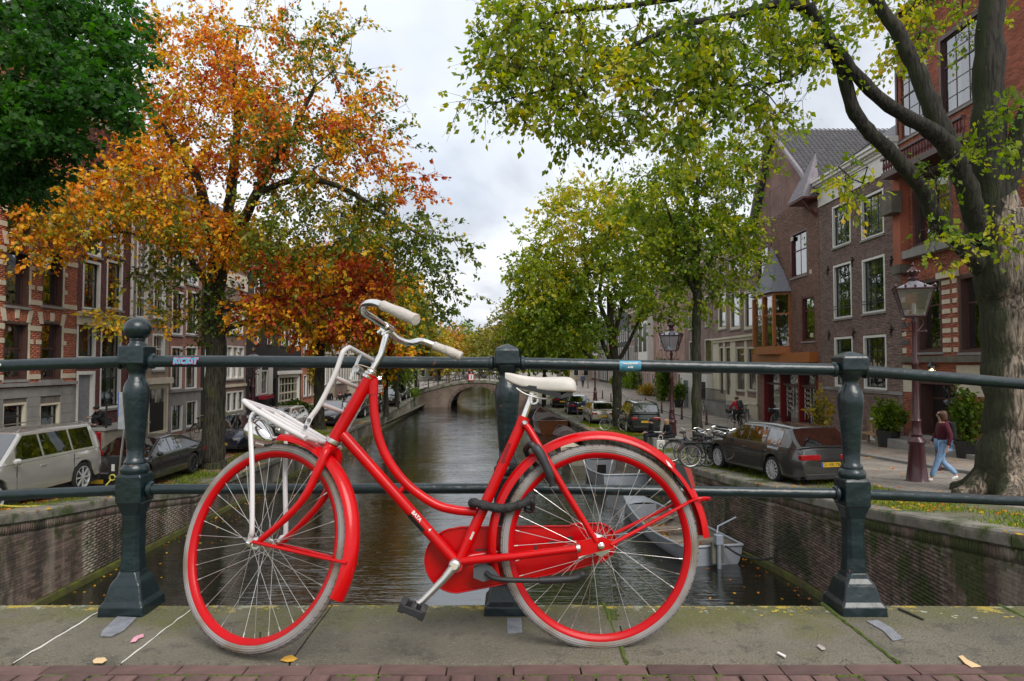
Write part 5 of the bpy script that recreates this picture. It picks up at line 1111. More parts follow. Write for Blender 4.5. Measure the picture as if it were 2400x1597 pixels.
# bluestone platform with steps before it
pt = thing('doorstep', 'low grey bluestone platform before the ornate red house', 'doorstep', h.m(21,.8,-3.1))
b = MB(); h.bx(b, 18.0, 25.9, .02, 1.2, -3.4, float(hRf(22))+.28); b.build('platform', M_GREYST, pt, bevel=.02); b = MB(); h.bx(b, 21.4, 24.6, .02, .7, float(hRf(22))+.282, float(hRf(22))+.46); b.build('step', M_GREYST, pt, bevel=.02)
# ---- R2 brown house
h = House('R', 1925, 2116, 8.95, 'brown brick house with white framed small-paned windows and deep white cornice', M_BBRN, GR)
h.bm = M_BBRN
M_GRNS = mat('dark_green_sash', (.012,.03,.026), .4); M_GCUR = mat('green_curtain',(.14,.24,.19),.8,var=.2,vscale=2)
for (a, c) in ((1956,1999),(2024,2078)):
    h.W(a, c, 453+(24 if a < 2000 else 0), 556+(20 if a < 2000 else 0), nx=3, nz=4, split=.0, sash=M_DARKP, curtain=2 if a > 2000 else 1)
    h.W(a, c, 603+(15 if a < 2000 else 0), 733+(13 if a < 2000 else 0), nx=4, nz=6, split=.66, sash=M_GRNS, arch=.07, fw=.1)
    h.W(a, c, 786+(4 if a < 2000 else 0), 913+(-6 if a < 2000 else 0), nx=4, nz=5, split=.72, sash=M_GRNS, arch=.07, fw=.1)
    zz = zat(730, 28)+.35
    h.mb('guard_rail', M_IRON, lambda b: [b.tube([h.m(h.Yp(a)-.05,.06,q), h.m(h.Yp(c)+.05,.06,q)], .016, 6) for q in (zz, zz+.12)])
h.W(2036, 2072, 965, 1032, nx=2, nz=1, arch=.12, fw=.08, z=(-3.25,-2.3))
h.box('stone_band', M_GREYST, h.Y0, h.Y1, 0, .05, zat(921,28)-.02, zat(913,28)-.04)
for (px, v) in ((2003,614),(1945,635),(2095,614),(2003,782),(1945,787),(2092,776)):
    p = h.m(h.Yp(px),.04,zat(v,h.Yp(px))); h.mb('wall_anchor', M_IRON, lambda b: (b.tube([(p[0],p[1],p[2]-.22),(p[0],p[1]+.06,p[2]-.08),(p[0],p[1]-.03,p[2]+.08),(p[0],p[1],p[2]+.22)], .035, 6), b.tube([(p[0],p[1]-.13,p[2]+.08),(p[0],p[1]+.13,p[2]+.08)], .03, 6)))
h.finish(bricks=M_BBRN, roof='saddle')
def c2_(b):
    h.bx(b,h.Y0,h.Y1,0,.06,7.75,8.55); h.bx(b,h.Y0,h.Y1,0,.14,8.55,8.68); h.bx(b,h.Y0,h.Y1,0,.36,8.78,8.92); h.bx(b,h.Y0,h.Y1,0,.44,8.92,9.02)
    k = h.Y0+.05
    while k < h.Y1-.1: h.bx(b,k,k+.1,.0,.24,8.68,8.78); k += .2
h.mb('cornice', M_WHITE, c2_)
# ---- R3 gabled house with timber oriel
h = House('R', 1776, 1924, 8.6, 'steep gabled brick house with orange timber oriel and red shop front', M_BPUR, GR, depth=12)
h.bm = M_BPUR
h.W(1778, 1804, 578, 682, fm=M_DRED, nx=2, nz=1, split=.6, sash=M_DRED); h.W(1857, 1896, 543, 648, fm=M_DRED, nx=2, nz=1, split=.6, sash=M_DRED)
h.W(1881, 1912, 694, 800, fm=M_DRED, nx=1, nz=1, split=.7, sash=M_DRED)
h.W(1778, 1786, 715, 812, fm=M_DRED, nx=1, nz=1, split=.7, sash=M_DRED)
r0, r1 = h.Yp(1853), h.Yp(1792); zo0, zo1 = zat(812,38), zat(696,38)
# shop front
sf0, sf1 = zat(978,37), zat(878,37)
h.holes.append((h.Yp(1915), h.Yp(1790), h.zb, sf1))
fo = h.box('shop_front', M_BLACK, h.Yp(1915), h.Yp(1790), -.35, -.3, h.zb, sf1)
for px in (1790,1828,1871,1912): h.box('red_post', M_REDWD, h.Yp(px)-.07, h.Yp(px)+.07, -.28, .02, h.zb, sf1)
h.box('shop_transom', M_BRWD, h.Yp(1915), h.Yp(1790), -.25, -.1, zat(905,37), zat(900,37))
def leaded(b):
    for (pa, pb) in ((1835,1850),(1856,1868),(1876,1890),(1896,1908)):
        u0, u1 = sorted((h.Yp(pa),h.Yp(pb)))
        for i in range(5):
            zc = sf0+(.35)+(zat(905,37)-sf0-.4)*(i+.5)/5; q = .2; um = (u0+u1)/2
            pts = [h.m(um,-.2,zc-q), h.m(u1,-.2,zc), h.m(um,-.2,zc+q), h.m(u0,-.2,zc)]; b.tube(pts+[pts[0]], .018, 4)
        for u in (u0, u1): b.tube([h.m(u,-.2,sf0), h.m(u,-.2,zat(905,37))], .018, 4)
h.mb('leaded_lights', M_CURT, leaded, kind='stuff')
h.mb('shop_glass', M_GLASS, lambda b: b.add([h.m(h.Yp(1910),-.27,h.zb), h.m(h.Yp(1792),-.27,h.zb), h.m(h.Yp(1792),-.27,sf1), h.m(h.Yp(1910),-.27,sf1)], [(0,1,2,3)]))
h.box('timber_beam', M_TIMB, h.Yp(1918), h.Yp(1780), 0, .45, zat(850,37), zat(828,37)); h.box('shop_fascia', M_BLACK, h.Yp(1918), h.Yp(1780), 0, .3, sf1, zat(850,37)-.01)
for px in (1795,1815,1840,1868,1893): h.box('console', M_TIMB, h.Yp(px)-.08, h.Yp(px)+.08, .0, .42, zat(866,37), zat(851,37))
# oriel
ori = MB()
def orp(z, k=1.0): return [h.m(r0,.0,z), h.m(r0+.35,.75*k,z), h.m(r1-.35,.75*k,z), h.m(r1,.0,z)]
for a, z0, z1 in ((0,zo0-.45,zo0),(0,zo1,zo1+.15)): ori.prism(orp(z0), (0,0,z1-z0))
for i in range(4):
    p = orp(zo0)[i]; ori.box((p[0]-.08,p[1]-.08,zo0+.001),(p[0]+.08,p[1]+.08,zo1-.001))
a_, b__ = V(orp(zo0)[1]), V(orp(zo0)[2]); mid = (a_+b__)/2; ori.box((mid.x-.07,mid.y-.07,zo0+.002),(mid.x+.07,mid.y+.07,zo1-.002))
oo = ori.build('oriel', M_TIMB, h.t)
g = MB(); q0_, q1_ = orp(zo0,.9), orp(zo1,.9)
for i in range(3): g.quad(q0_[i], q0_[i+1], q1_[i+1], q1_[i])
g.build('oriel_glass', M_GLASS, oo)
g = MB(); 
for i in range(3): a, c = V(q0_[i]), V(q0_[i+1]); zz = (zo0+zo1)/2+.35; g.obox(((a+c)/2).to_tuple()[:2]+(zz,), ((c-a).length,.06,.08), ((c-a).normalized(), V((0,0,1)).cross((c-a).normalized()), V((0,0,1))))
g.build('oriel_transom', M_TIMB, oo)
ap = h.m((r0+r1)/2, .25, zat(572,37.6)); bs = [h.m(r0-.25,.0,zo1+.15), h.m(r0+.2,.95,zo1+.15), h.m(r1-.2,.95,zo1+.15), h.m(r1+.25,0,zo1+.15)]
sp = MB(); md = [tuple(V(q).lerp(V(ap),.45)+V((.12,0,-.12)))for q in bs]; sp.grid([bs, md]); sp.add(md+[ap], [(0,1,4),(1,2,4),(2,3,4)])
sp.build('oriel_spire', mat('grey_slate',(.17,.17,.2),.6,var=.3,vscale=9), oo); sp = MB(); sp.tube([ap, V(ap)+V((0,0,.6))], [.03,.01], 6); sp.build('finial', M_IRON, oo)
# gable
m_ = (h.Y0+h.Y1)/2; zap = 13.6; g0, g1 = h.Y0+.1, h.Y1-.3
apx = h.Yp(1823)
gw = MB(); gw.prism([h.m(g0,0,8.6), h.m(g1,0,8.6), h.m(apx+.4,0,zap-.7), h.m(apx-.2,0,zap-.7)], V(h.m(0,-.3,0))-V(h.m(0,0,0))); gw.build('gable', wallb('gable',(.24,.14,.12)), h.t)
for px0,px1,v0,v1 in ((1808,1836,433,502),): h.win(*sorted((h.Yp(px0),h.Yp(px1))), zat(v1,37.8), zat(v0,37.8), fm=M_DRED, sash=M_DRED, nx=2, nz=1, split=.6, sill=False)
for o in list(h.t.children):
    pass
def tiles(b):      # pantiled slope facing the camera, tile rows as real steps
    D = -11.5; n = 30; e0 = (h.Y0-.25, 8.45); e1 = (apx, zap)
    cols = 44
    for i in range(n):
        y0 = e0[0]+(e1[0]-e0[0])*i/n; z0 = e0[1]+(e1[1]-e0[1])*i/n; y1 = e0[0]+(e1[0]-e0[0])*(i+1)/n; z1 = e0[1]+(e1[1]-e0[1])*(i+1)/n
        for j in range(cols):
            a = .35+D*j/cols; c = .35+D*(j+1)/cols; q = [a, a+(c-a)*.3, a+(c-a)*.65, c]; hh = [.05,.10,.05,.02]
            lo = [h.m(y0-.05, x, z0+k+.03) for x, k in zip(q, hh)]; hi = [h.m(y1, x, z1+k-.01) for x, k in zip(q, hh)]
            b.grid([lo, hi], (i*.31+j*.17)%1)
            b.add(lo+[h.m(y0-.05,q[0],z0-.01),h.m(y0-.05,q[3],z0-.01)], [(0,1,2,3,5,4)])
h.mb('roof_tiles', mat('roof_tile',(.075,.072,.078),.65,var=.3,vscale=3,byval=.25), tiles, kind='stuff')
h.mb('roof', M_SLATE, lambda b: (b.add([h.m(h.Y0-.25,.3,8.40), h.m(apx,.3,zap-.05), h.m(apx,-11.5,zap-.05), h.m(h.Y0-.25,-11.5,8.40)], [(0,1,2,3)]), b.add([h.m(h.Y1+.2,.3,8.4), h.m(apx,.3,zap-.05), h.m(apx,-11.5,zap-.05), h.m(h.Y1+.2,-11.5,8.4)], [(0,1,2,3)])))
h.mb('bargeboard', mat('lead_grey',(.19,.17,.19),.7,var=.3), lambda b: (b.tube([h.m(h.Y0-.3,.36,8.35), h.m(h.Y0+1.2,.36,9.9), h.m(apx,.36,zap+.05), h.m(h.Y1+.2,.36,8.4)], .14, 6)))
h.mb('dormer_hood', mat('lead_grey',(.19,.17,.19),.7), lambda b: b.add([h.m(h.Y0+.2,.0,10.6), h.m(h.Y0-.2,.9,8.3), h.m(h.Y0+1.6,.9,8.3), h.m(h.Y0+1.6,0,10.0), h.m(h.Y0-.2,0,8.3)], [(0,1,2,3),(0,1,4)]))
h.mb('eaves_bracket', M_DRED, lambda b: [b.tube([h.m(u,0,7.4), h.m(u,.35,7.7), h.m(u,.8,8.3)], .07, 6) for u in (h.Y0+.2,)] ); h.box('eaves_beam', M_DRED, h.Y0-.2, h.Y0+1.65, .0, .85, 8.2, 8.3)
for (pa,v0,v1) in ((1903,560,650),(1903,700,790),(1860,553,560)): h.box('stone_block', M_CREAMST, h.Yp(pa)-.15, h.Yp(pa)+.1, -.02, .03, zat(v1,36)-.1, zat(v1,36)+.12)
h.finish(bricks=M_BPUR)
# ---- R4 cream and brown
h = House('R', 1672, 1775, 7.6, 'brown house with tall cream windows over a cream panelled ground floor', MW_PUR, GR)
for (a, c) in ((1684,1703),(1712,1736),(1745,1768)):
    h.W(a, c, 680, 772, fm=M_CREAM, fw=.22, nx=1, nz=1, split=.55); h.W(a, c, 560, 650, fm=M_CREAM, fw=.22, nx=1, nz=1, split=.55)
zc4 = zat(790,43)
for (a, c) in ((1725,1746),(1752,1773)): h.W(a, c, 813, 917, fm=M_CREAM, fw=.12, nx=1, nz=1, split=.5, curtain=1)
for (a, c) in ((1686,1696),(1700,1713)): h.W(a, c, 813, 930, fm=M_CREAM, fw=.1, nx=1, nz=1, split=.5, sill=False)
fr4 = MB(); cuts = [h.Yp(p) for p in (1775,1773,1752,1746,1725,1713,1700,1696,1686,1672)]
for i in range(0, 10, 2): h.bx(fr4, cuts[i]+.002, cuts[i+1]-.002, 0, .05, zat(945,43), zc4)
h.bx(fr4, h.Y0, h.Y1, 0, .06, h.zb, zat(932,43)); h.bx(fr4, h.Y0, h.Y1, 0, .25, zc4, zc4+.14); h.bx(fr4, h.Y0, h.Y1, 0, .14, zc4-.2, zc4); h.bx(fr4, h.Y0, h.Y1, 0, .1, zat(948,43), zat(944,43))
fr4.build('ground_floor_front', M_CREAM, h.t); h.finish(roof='saddle', cornice=(M_CREAM,.5,.4))
h = House('R', 1606, 1671, 8.6, 'brown house over a white painted basement entrance behind the slim tree', MW_PUR, GR)
h.W(1615,1628, 800, 860, nx=1, nz=1, split=.6, fm=M_CREAM, curtain=2); h.W(1652,1669, 795, 860, nx=1, nz=1, split=.6, fm=M_CREAM, curtain=2); h.rowz(3, 2.9, 5.3, .9, fm=M_CREAM, nx=1, nz=1)
h.box('white_portal', M_WHITE, h.Yp(1671), h.Yp(1606), 0, .5, h.zb, zat(878,52)); h.box('portal_opening', M_INT, h.Yp(1668), h.Yp(1652), .49, .51, h.zb, zat(895,52)); h.box('portal_opening', mat('grey_door2',(.1,.12,.13),.5), h.Yp(1626), h.Yp(1615), .49, .51, h.zb, zat(892,56))
h.finish(roof='saddle', cornice=(M_CREAM,.5,.4))
h = simple('R', 1538, 1605, 9.0, 'salmon brick house with three tall white windows', MW_SAL, [(1.5,5.3),(-3.0,-.9)], 3, 1.0, cor=(M_CREAM,.5,.4), nz=2, split=.55)
h = House('R', 1500, 1537, 7.4, 'pinkish house with a white two storey bay window', MW_SAL, GR)
h.rowz(3, -2.6,-1.0,.9)
bw = h.box('bay_window', M_WHITE, h.Y0+1.0, h.Y1-2.5, .01, .7, .3, 5.2)
for i in range(3): h.box('bay_pane', M_BLACK, h.Y0+1.4+i*2.6, h.Y0+3.2+i*2.6, .7, .72, 1.3, 4.4)
h.finish(roof='saddle', cornice=(M_CREAM,.5,.4))
for (pa, pb, zt, lb, wm_) in ((1474,1499,6.9,'purple brown brick house right of the black fronted house',MW_PUR),(1447,1473,7.4,'black fronted house with rows of white windows',M_BLKW),(1424,1446,6.4,'cream lower floored house with brown brick above, far right bank',MW_RB),(1404,1423,7.0,'dark grey house far along the right bank',M_BLKW),(1386,1403,5.9,'narrow reddish house at the far end of the right bank',MW_RB)):
    simple('R', pa, pb, zt, lb, wm_, [(-2.7,-.7),(.2,2.2),(3.0,4.6)], max(3,int(abs(F*FR/(pa-1200)-F*FR/(pb-1200))/1.7)), .95, cor=(M_CREAM,.5,.4))
# far buildings beyond the bridge
def farbox(x0, x1, y0, zt, label, m, nx_, nz_, zb=-3.2):
    t = thing('far_building', label, 'building', ((x0+x1)/2, y0, zb), 'buildings beyond the arched bridge')
    b = MB(); b.box((x0,y0,zb),(x1,y0+14,zt)); b.build('wall', m, t)
    for i in range(nx_):
        for j in range(nz_):
            xa = x0+(x1-x0)*(i+.28)/nx_; xb = x0+(x1-x0)*(i+.72)/nx_; za = zb+.9+(zt-zb-1.2)*j/nz_; zc_ = za+(zt-zb-1.2)/nz_*.62
            w_ = MB(); w_.box((xa-.08,y0-.05,za-.08),(xb+.08,y0-.01,zc_+.08)); wo_ = w_.build('window', M_WHITE, t)
            w_ = MB(); w_.box((xa,y0-.07,za),(xb,y0-.051,zc_)); w_.build('pane', M_BLACK, wo_)
    b = MB(); xm = (x0+x1)/2; b.add([(x0-.2,y0-.2,zt),(x1+.2,y0-.2,zt),(x1+.2,y0+14,zt),(x0-.2,y0+14,zt),(x0+1,y0+7,zt+2.5),(x1-1,y0+7,zt+2.5)], [(0,1,5,4),(1,2,5),(2,3,4,5),(3,0,4)]); b.build('roof', M_SLATE, t)
farbox(-30,-19.5,102,5.5,'beige corner building beyond the far end of the left bank', M_BEIGE, 5, 3)
farbox(-19.3,-13.6,118,4.8,'stone building with tall columns beside the no entry sign', M_GREYST, 4, 2)
farbox(9.5,17,128,4.5,'pale building beyond the bridge on the right', M_BEIGE, 4, 3); farbox(17.3,28,104,6.5,'brick building closing the right street', MW_RB, 5, 3)
farbox(-44,-30.3,96,6.8,'brown brick building at the far left corner', MW_RB, 5, 3)
# ================================================================= arched bridge
ab = thing('arched_bridge', 'low brick bridge with one round arch and iron railings across the canal', 'bridge', (-4.2,75,WATER))
def ztop(x): return float(np.interp(x, [-12,-10.4,-8.8,-7.6,-6,-4.3,-2.5,-.8,1,2,4], [-3.15,-3.08,-2.65,-2.33,-2.02,-1.87,-1.93,-2.2,-2.7,-3.05,-3.15]))
xsb = np.linspace(-10.6, 2.2, 65); cxA, rA, riseA = -3.95, 2.95, 2.35
def zar(x): t = (x-cxA)/rA; return WATER+riseA*math.sqrt(max(0,1-t*t)) if abs(t) < 1 else WATER-.4
b = MB()
for y in (75.0, 84.0):
    lo = [(x,y,zar(x)) for x in xsb]; hi = [(x,y,ztop(x)-.3) for x in xsb]; b.grid([lo,hi])
b.grid([[(x,75.0,zar(x)) for x in xsb if abs(x-cxA)<rA],[(x,84.0,zar(x)) for x in xsb if abs(x-cxA)<rA]]); b.build('masonry', M_QBT, ab)
b = MB()
for k in range(41):
    a = PI*k/41; a2 = PI*(k+.88)/41; f = lambda a, r_, e: (cxA-(rA+r_)*math.cos(a), 74.96, WATER+(riseA+r_)*math.sin(a))
    b.prism([f(a,0,0), f(a2,0,0), f(a2,.34,0), f(a,.34,0)], (0,.2,0), (k*.37)%1)
b.build('arch_stones', mat('arch_brick',(.12,.085,.07),.9,var=.3,byval=.25), ab, kind='stuff')
b = MB()
for y in (74.9, 83.7):
    for i in range(64): x0, x1 = xsb[i], xsb[i+1]; b.add([(x0,y,ztop(x0)-.3),(x1,y,ztop(x1)-.3),(x1,y,ztop(x1)),(x0,y,ztop(x0)),(x0,y+.4,ztop(x0)-.3),(x1,y+.4,ztop(x1)-.3),(x1,y+.4,ztop(x1)),(x0,y+.4,ztop(x0))],[(0,1,2,3),(3,2,6,7),(4,5,6,7),(0,1,5,4)])
b.build('parapet_stone', M_COPE, ab, kind='stuff')
b = MB(); b.grid([[(x,75.3,ztop(x)-.06) for x in xsb],[(x,83.7,ztop(x)-.06) for x in xsb]]); b.build('deck', M_ROAD, ab)
for y, nm in ((75.1,'railing'),(83.9,'railing')):
    b = MB(); xs_ = [-14.0+.0+1.15*k for k in range(17)]
    for x in xs_:
        yy = y if -10.4 < x < 2.4 else y-.0; b.tube([(x,yy,ztop(x)),(x,yy,ztop(x)+1.02)], [.05,.035], 6); b.sph((x,yy,ztop(x)+1.04), .05, 6)
    for zz in (.5,.95): b.tube([(x,y,ztop(x)+zz) for x in xs_], .025, 5)
    b.build(nm, M_IRON, ab)
sg = MB(); sg.box((-4.9,74.82,-1.95),(-4.25,74.87,-1.15)); so = sg.build('waterway_sign', M_WHITE, ab, label='white waterway sign with red border')
b = MB(); 
for q in ((-4.9,-4.82,-1.95,-1.15),(-4.33,-4.25,-1.95,-1.15),(-4.82,-4.33,-1.95,-1.87),(-4.82,-4.33,-1.23,-1.15)): b.box((q[0],74.80,q[2]),(q[1],74.818,q[3]))
b.build('sign_border', mat('sign_red',(.5,.02,.03),.5), so); b = MB(); b.box((-4.62,74.80,-1.75),(-4.53,74.818,-1.35)); b.build('sign_mark', M_BLACK, so)
ne = thing('no_entry_sign', 'round red no entry sign on a pole beyond the far bridge', 'road sign', (-6.3,88,-3.0))
b = MB(); b.tube([(-6.3,88,-3),(-6.3,88,.3)], .04, 6); b.build('pole', M_GREYST, ne); b = MB(); b.rev([(0,-.02),(.34,-.02),(.34,.02),(0,.02)], (-6.3,87.93,.1), (0,1,0), n=24); b.build('disc', mat('sign_red',(.5,.02,.03),.5), ne); b = MB(); b.box((-6.53,87.88,.05),(-6.07,87.9,.15)); b.build('bar', M_WHITE, ne)
# ================================================================= trees
def leafmat(name, stops, trans=.38, rough=.55):
    m = bpy.data.materials.new(name); m.use_nodes = True; t = m.node_tree; N = t.nodes.new; L = t.links.new; t.nodes.clear(); o = N('ShaderNodeOutputMaterial')
    a = N('ShaderNodeAttribute'); a.attribute_name = 'vary'; cr = N('ShaderNodeValToRGB'); el = cr.color_ramp.elements
    el[0].position = stops[0][0]; el[0].color = stops[0][1]+(1,); el[1].position = stops[-1][0]; el[1].color = stops[-1][1]+(1,)
    for p, c in stops[1:-1]: k = el.new(p); k.color = c+(1,)
    L(a.outputs['Fac'], cr.inputs[0])
    b = N('ShaderNodeBsdfPrincipled'); b.inputs['Roughness'].default_value = rough; b.inputs['Specular IOR Level'].default_value = .35; L(cr.outputs[0], b.inputs['Base Color'])
    tr = N('ShaderNodeBsdfTranslucent'); hs = N('ShaderNodeHueSaturation'); hs.inputs['Value'].default_value = 1.5; hs.inputs['Saturation'].default_value = 1.1; L(cr.outputs[0], hs.inputs['Color']); L(hs.outputs[0], tr.inputs[0])
    mx = N('ShaderNodeMixShader'); mx.inputs[0].default_value = trans; L(b.outputs[0], mx.inputs[1]); L(tr.outputs[0], mx.inputs[2]); L(mx.outputs[0], o.inputs[0]); return m
ML_AUT = leafmat('autumn_leaves', [(0,(.045,.08,.010)),(.22,(.11,.16,.016)),(.42,(.25,.25,.02)),(.57,(.76,.45,.016)),(.73,(.74,.26,.012)),(.87,(.50,.09,.012)),(1,(.30,.028,.014))])
ML_GRN = leafmat('green_leaves', [(0,(.035,.070,.008)),(.35,(.11,.185,.014)),(.65,(.25,.31,.02)),(.85,(.46,.43,.03)),(1,(.58,.38,.025))], .5)
ML_DRK = leafmat('dark_green_leaves', [(0,(.012,.045,.007)),(.5,(.03,.105,.012)),(.9,(.065,.18,.016)),(1,(.15,.22,.02))], .5)
ML_YEL = leafmat('yellow_leaves', [(0,(.06,.09,.015)),(.5,(.22,.21,.025)),(.8,(.42,.29,.03)),(1,(.45,.20,.03))])
def barkmat(name, c, c2, sc=1, dist=.04):
    m = mat(name, c, .95, var=.3, vscale=3, c2=c2, c2at=.56, c2w=.08, c2s=1.2); t = m.node_tree; N = t.nodes.new; L = t.links.new; b = t.nodes['Principled BSDF']
    tc = N('ShaderNodeTexCoord'); mp = N('ShaderNodeMapping'); mp.inputs['Scale'].default_value = (1,1,.13); L(tc.outputs['Object'], mp.inputs[0])
    n1 = N('ShaderNodeTexNoise'); n1.inputs['Scale'].default_value = 17*sc; n1.inputs['Detail'].default_value = 6; n1.inputs['Roughness'].default_value = .6; n1.inputs['Distortion'].default_value = .6; L(mp.outputs[0], n1.inputs[0])
    cr = N('ShaderNodeMapRange'); cr.inputs[1].default_value = .40; cr.inputs[2].default_value = .60; cr.inputs[3].default_value = .16; cr.inputs[4].default_value = 1.5; L(n1.outputs['Fac'], cr.inputs[0])
    old = b.inputs['Base Color'].links[0].from_socket; hs = N('ShaderNodeHueSaturation'); L(old, hs.inputs['Color']); L(cr.outputs[0], hs.inputs['Value'])
    g = N('ShaderNodeNewGeometry'); sp = N('ShaderNodeSeparateXYZ'); L(g.outputs['Normal'], sp.inputs[0]); n2 = N('ShaderNodeTexNoise'); n2.inputs['Scale'].default_value = 3; n2.inputs['Detail'].default_value = 5; L(tc.outputs['Object'], n2.inputs[0])
    ad = N('ShaderNodeMath'); ad.operation = 'MULTIPLY_ADD'; ad.inputs[1].default_value = -1.0; L(sp.outputs[0], ad.inputs[0]); L(n2.outputs['Fac'], ad.inputs[2]); mr = N('ShaderNodeMapRange'); mr.inputs[1].default_value = 1.0; mr.inputs[2].default_value = 1.28; mr.inputs[4].default_value = .92; L(ad.outputs[0], mr.inputs[0])
    mx = N('ShaderNodeMix'); mx.data_type = 'RGBA'; L(mr.outputs[0], mx.inputs[0]); L(hs.outputs[0], mx.inputs[6]); mx.inputs[7].default_value = (.020,.028,.006,1); L(mx.outputs[2], b.inputs['Base Color'])
    bp = N('ShaderNodeBump'); bp.inputs['Strength'].default_value = 1; bp.inputs['Distance'].default_value = dist; L(n1.outputs['Fac'], bp.inputs['Height']); L(bp.outputs[0], b.inputs['Normal']); return m
MB_LIMB = barkmat('limb_bark', (.026,.022,.016), (.022,.024,.010), .9, .06); MB_DARK = barkmat('dark_bark', (.034,.028,.019), (.035,.042,.010)); MB_GREY = barkmat('grey_bark', (.25,.20,.15), (.12,.10,.075), 1.0, .13)
def leaves(cent, dirs, size, val, seed, droop=.5):
    r = np.random.default_rng(seed); n = len(cent); s = size*r.uniform(.45,1.35,n)[:,None]
    d = dirs + r.normal(0,.7,(n,3)); d[:,2] -= droop; d /= np.linalg.norm(d,axis=1)[:,None]
    u = r.normal(0,1,(n,3)); u -= d*(u*d).sum(1)[:,None]; u /= np.linalg.norm(u,axis=1)[:,None]; w_ = np.cross(d,u)
    p0 = cent; p1 = cent + d*s*.45 + u*s*.34 + w_*s*.08; p2 = cent + d*s; p3 = cent + d*s*.45 - u*s*.34 + w_*s*.08
    vs = np.stack([p0,p1,p2,p3],1).reshape(-1,3); fs = np.arange(n*4).reshape(-1,4); return vs, fs, np.repeat(np.clip(val + r.normal(0,.09,n),0,1),4)
def tree(label, base, limbs, blobs, lm, bark, leaf=.11, seed=1, group=None, name='canal_tree', step=.7, tipr=.007, spread=.55, per=1.0, cat='tree', droop=.5, minr=None, rootflare=1.35, limbm=None, flat=1.0, keep=1.0):
    """limbs: polylines [(px,v,Y,r)...]; blobs: (px,v,Y,rx_px,rv_px,ry_m,n_targets,leaves_per_target,value,value_spread)"""
    r = random.Random(seed); nr = np.random.default_rng(seed)
    t = thing(name, label, cat, base, group); pos = []; par = []; rad = []; wood = MB(); limbw = MB()
    for li, lb in enumerate(limbs):
        pts = [(P(a,b_,c), q) for a,b_,c,q in lb]
        if li == 0: pts = [(V(base), lb[0][3]*rootflare)] + pts
        cen = bend([p for p, q in pts], 5); rr = np.interp(np.linspace(0,len(pts)-1,len(cen)), range(len(pts)), [q for p,q in pts])
        cen = [c+V((r.uniform(-1,1),r.uniform(-1,1),0))*float(q)*.12 for c,q in zip(cen, rr)]
        (wood if li == 0 else limbw).tube(cen, [float(q)*(1+.05*math.sin(i*1.7+li)) for i,q in enumerate(rr)], 14 if rr[0] > .15 else 9); b0 = len(pos)
        for i,(c,q) in enumerate(zip(cen, rr)): pos.append(np.array(c)); par.append(-1); rad.append(float(q))
    nl = len(pos); nodes = list(pos); cap = [q for q in rad]
    if rootflare > 1.35:
        for k in range(7):
            a = 2*PI*k/7+.35; R0 = limbs[0][0][3]; d = V((math.cos(a),math.sin(a),0)); B0 = V(base); wood.tube(bend([B0+d*R0*.55+V((0,0,1.1)), B0+d*R0*.95+V((0,0,.55)), B0+d*R0*1.45+V((0,0,.22)), B0+d*R0*2.1+V((0,0,.04))],4), [.22]*4+[.24]*4+[.22]*4+[.08], 10)
    # targets
    T = []
    for (px,v,Y,rx,rv,ry,n,lp,val,vs_) in blobs:
        for _ in range(int(n*keep)):
            while True:
                a = nr.uniform(-1,1,3)
                if (a**2).sum() <= 1: break
            k = (a**2).sum()**.5; a = a*(k**-.3)*nr.uniform(.70,1.32)
            q = P(px+a[0]*rx, v+a[1]*rv, Y+a[2]*ry); T.append((np.array(q), lp, val+nr.uniform(-vs_,vs_)*(1.5 if lm == ML_AUT else 1)))
    A = np.array(nodes); D = [float(np.min(np.linalg.norm(A-q[0],axis=1))) for q in T]; order = np.argsort(D)
    N_ = np.zeros((nl+len(T)*14,3)); N_[:nl] = A; cnt = nl; depth = np.zeros(len(N_)); PR = [-1]*nl; hard = nl
    LC=[]; LD=[]; LV=[]
    chains = []
    for oi in order:
        q, lp, val = T[oi]; d = np.linalg.norm(N_[:cnt]-q, axis=1) + depth[:cnt]*.12; dz = N_[:cnt,2]-q[2]; d = d + np.clip(dz,0,None)*.35
        j = int(np.argmin(d)); p0 = N_[j].copy(); L_ = np.linalg.norm(q-p0); k = max(1, min(12, int(L_/step))); ch = [j]
        sag = r.uniform(.02,.12)*L_; side = nr.normal(0,.06*L_,3)
        for i in range(1, k+1):
            f = i/k; c = p0*(1-f)+q*f; w_ = math.sin(PI*f); c = c + np.array([0,0,sag])*w_ + side*w_ + nr.normal(0,.04,3)
            N_[cnt] = c; PR.append(ch[-1]); depth[cnt] = depth[j]+i*.5; ch.append(cnt); cnt += 1
        chains.append(ch)
        # leaves around the outer part of the chain
        m = max(1, int(lp*per)); tips = N_[ch[max(0,len(ch)-3):]]; 
        nt_ = max(2, m//9); tw0 = tips[nr.integers(0,len(tips),nt_)]; dirm = (q-p0)/(L_+1e-6)
        td = nr.normal(0,1,(nt_,3)); td = td/np.linalg.norm(td,axis=1)[:,None] + dirm*.5; td[:,2] = td[:,2]*flat-.15*flat; tl = nr.uniform(.4,1.0,nt_)*spread
        idx = nr.integers(0,nt_,m); f = nr.uniform(.15,1,m)[:,None]; c = tw0[idx]+td[idx]*tl[idx][:,None]*f + nr.normal(0,.05,(m,3)); c[:,2] -= (f[:,0]**2)*.12
        LC.append(c); LD.append(td[idx]); LV.append(np.full(m, val))
        for a in range(min(nt_,4)): chains.append(('t', tw0[a], tw0[a]+td[a]*tl[a]+np.array([0,0,-.08])))
    w8 = np.zeros(cnt); 
    # radii by the pipe rule
    ch_ = [0]*cnt
    for i in range(cnt-1, nl-1, -1):
        w8[i] = w8[i] if w8[i] > 0 else tipr**2.1; w8[PR[i]] += w8[i]
    rr_ = np.power(w8, 1/2.1)
    tw = MB()
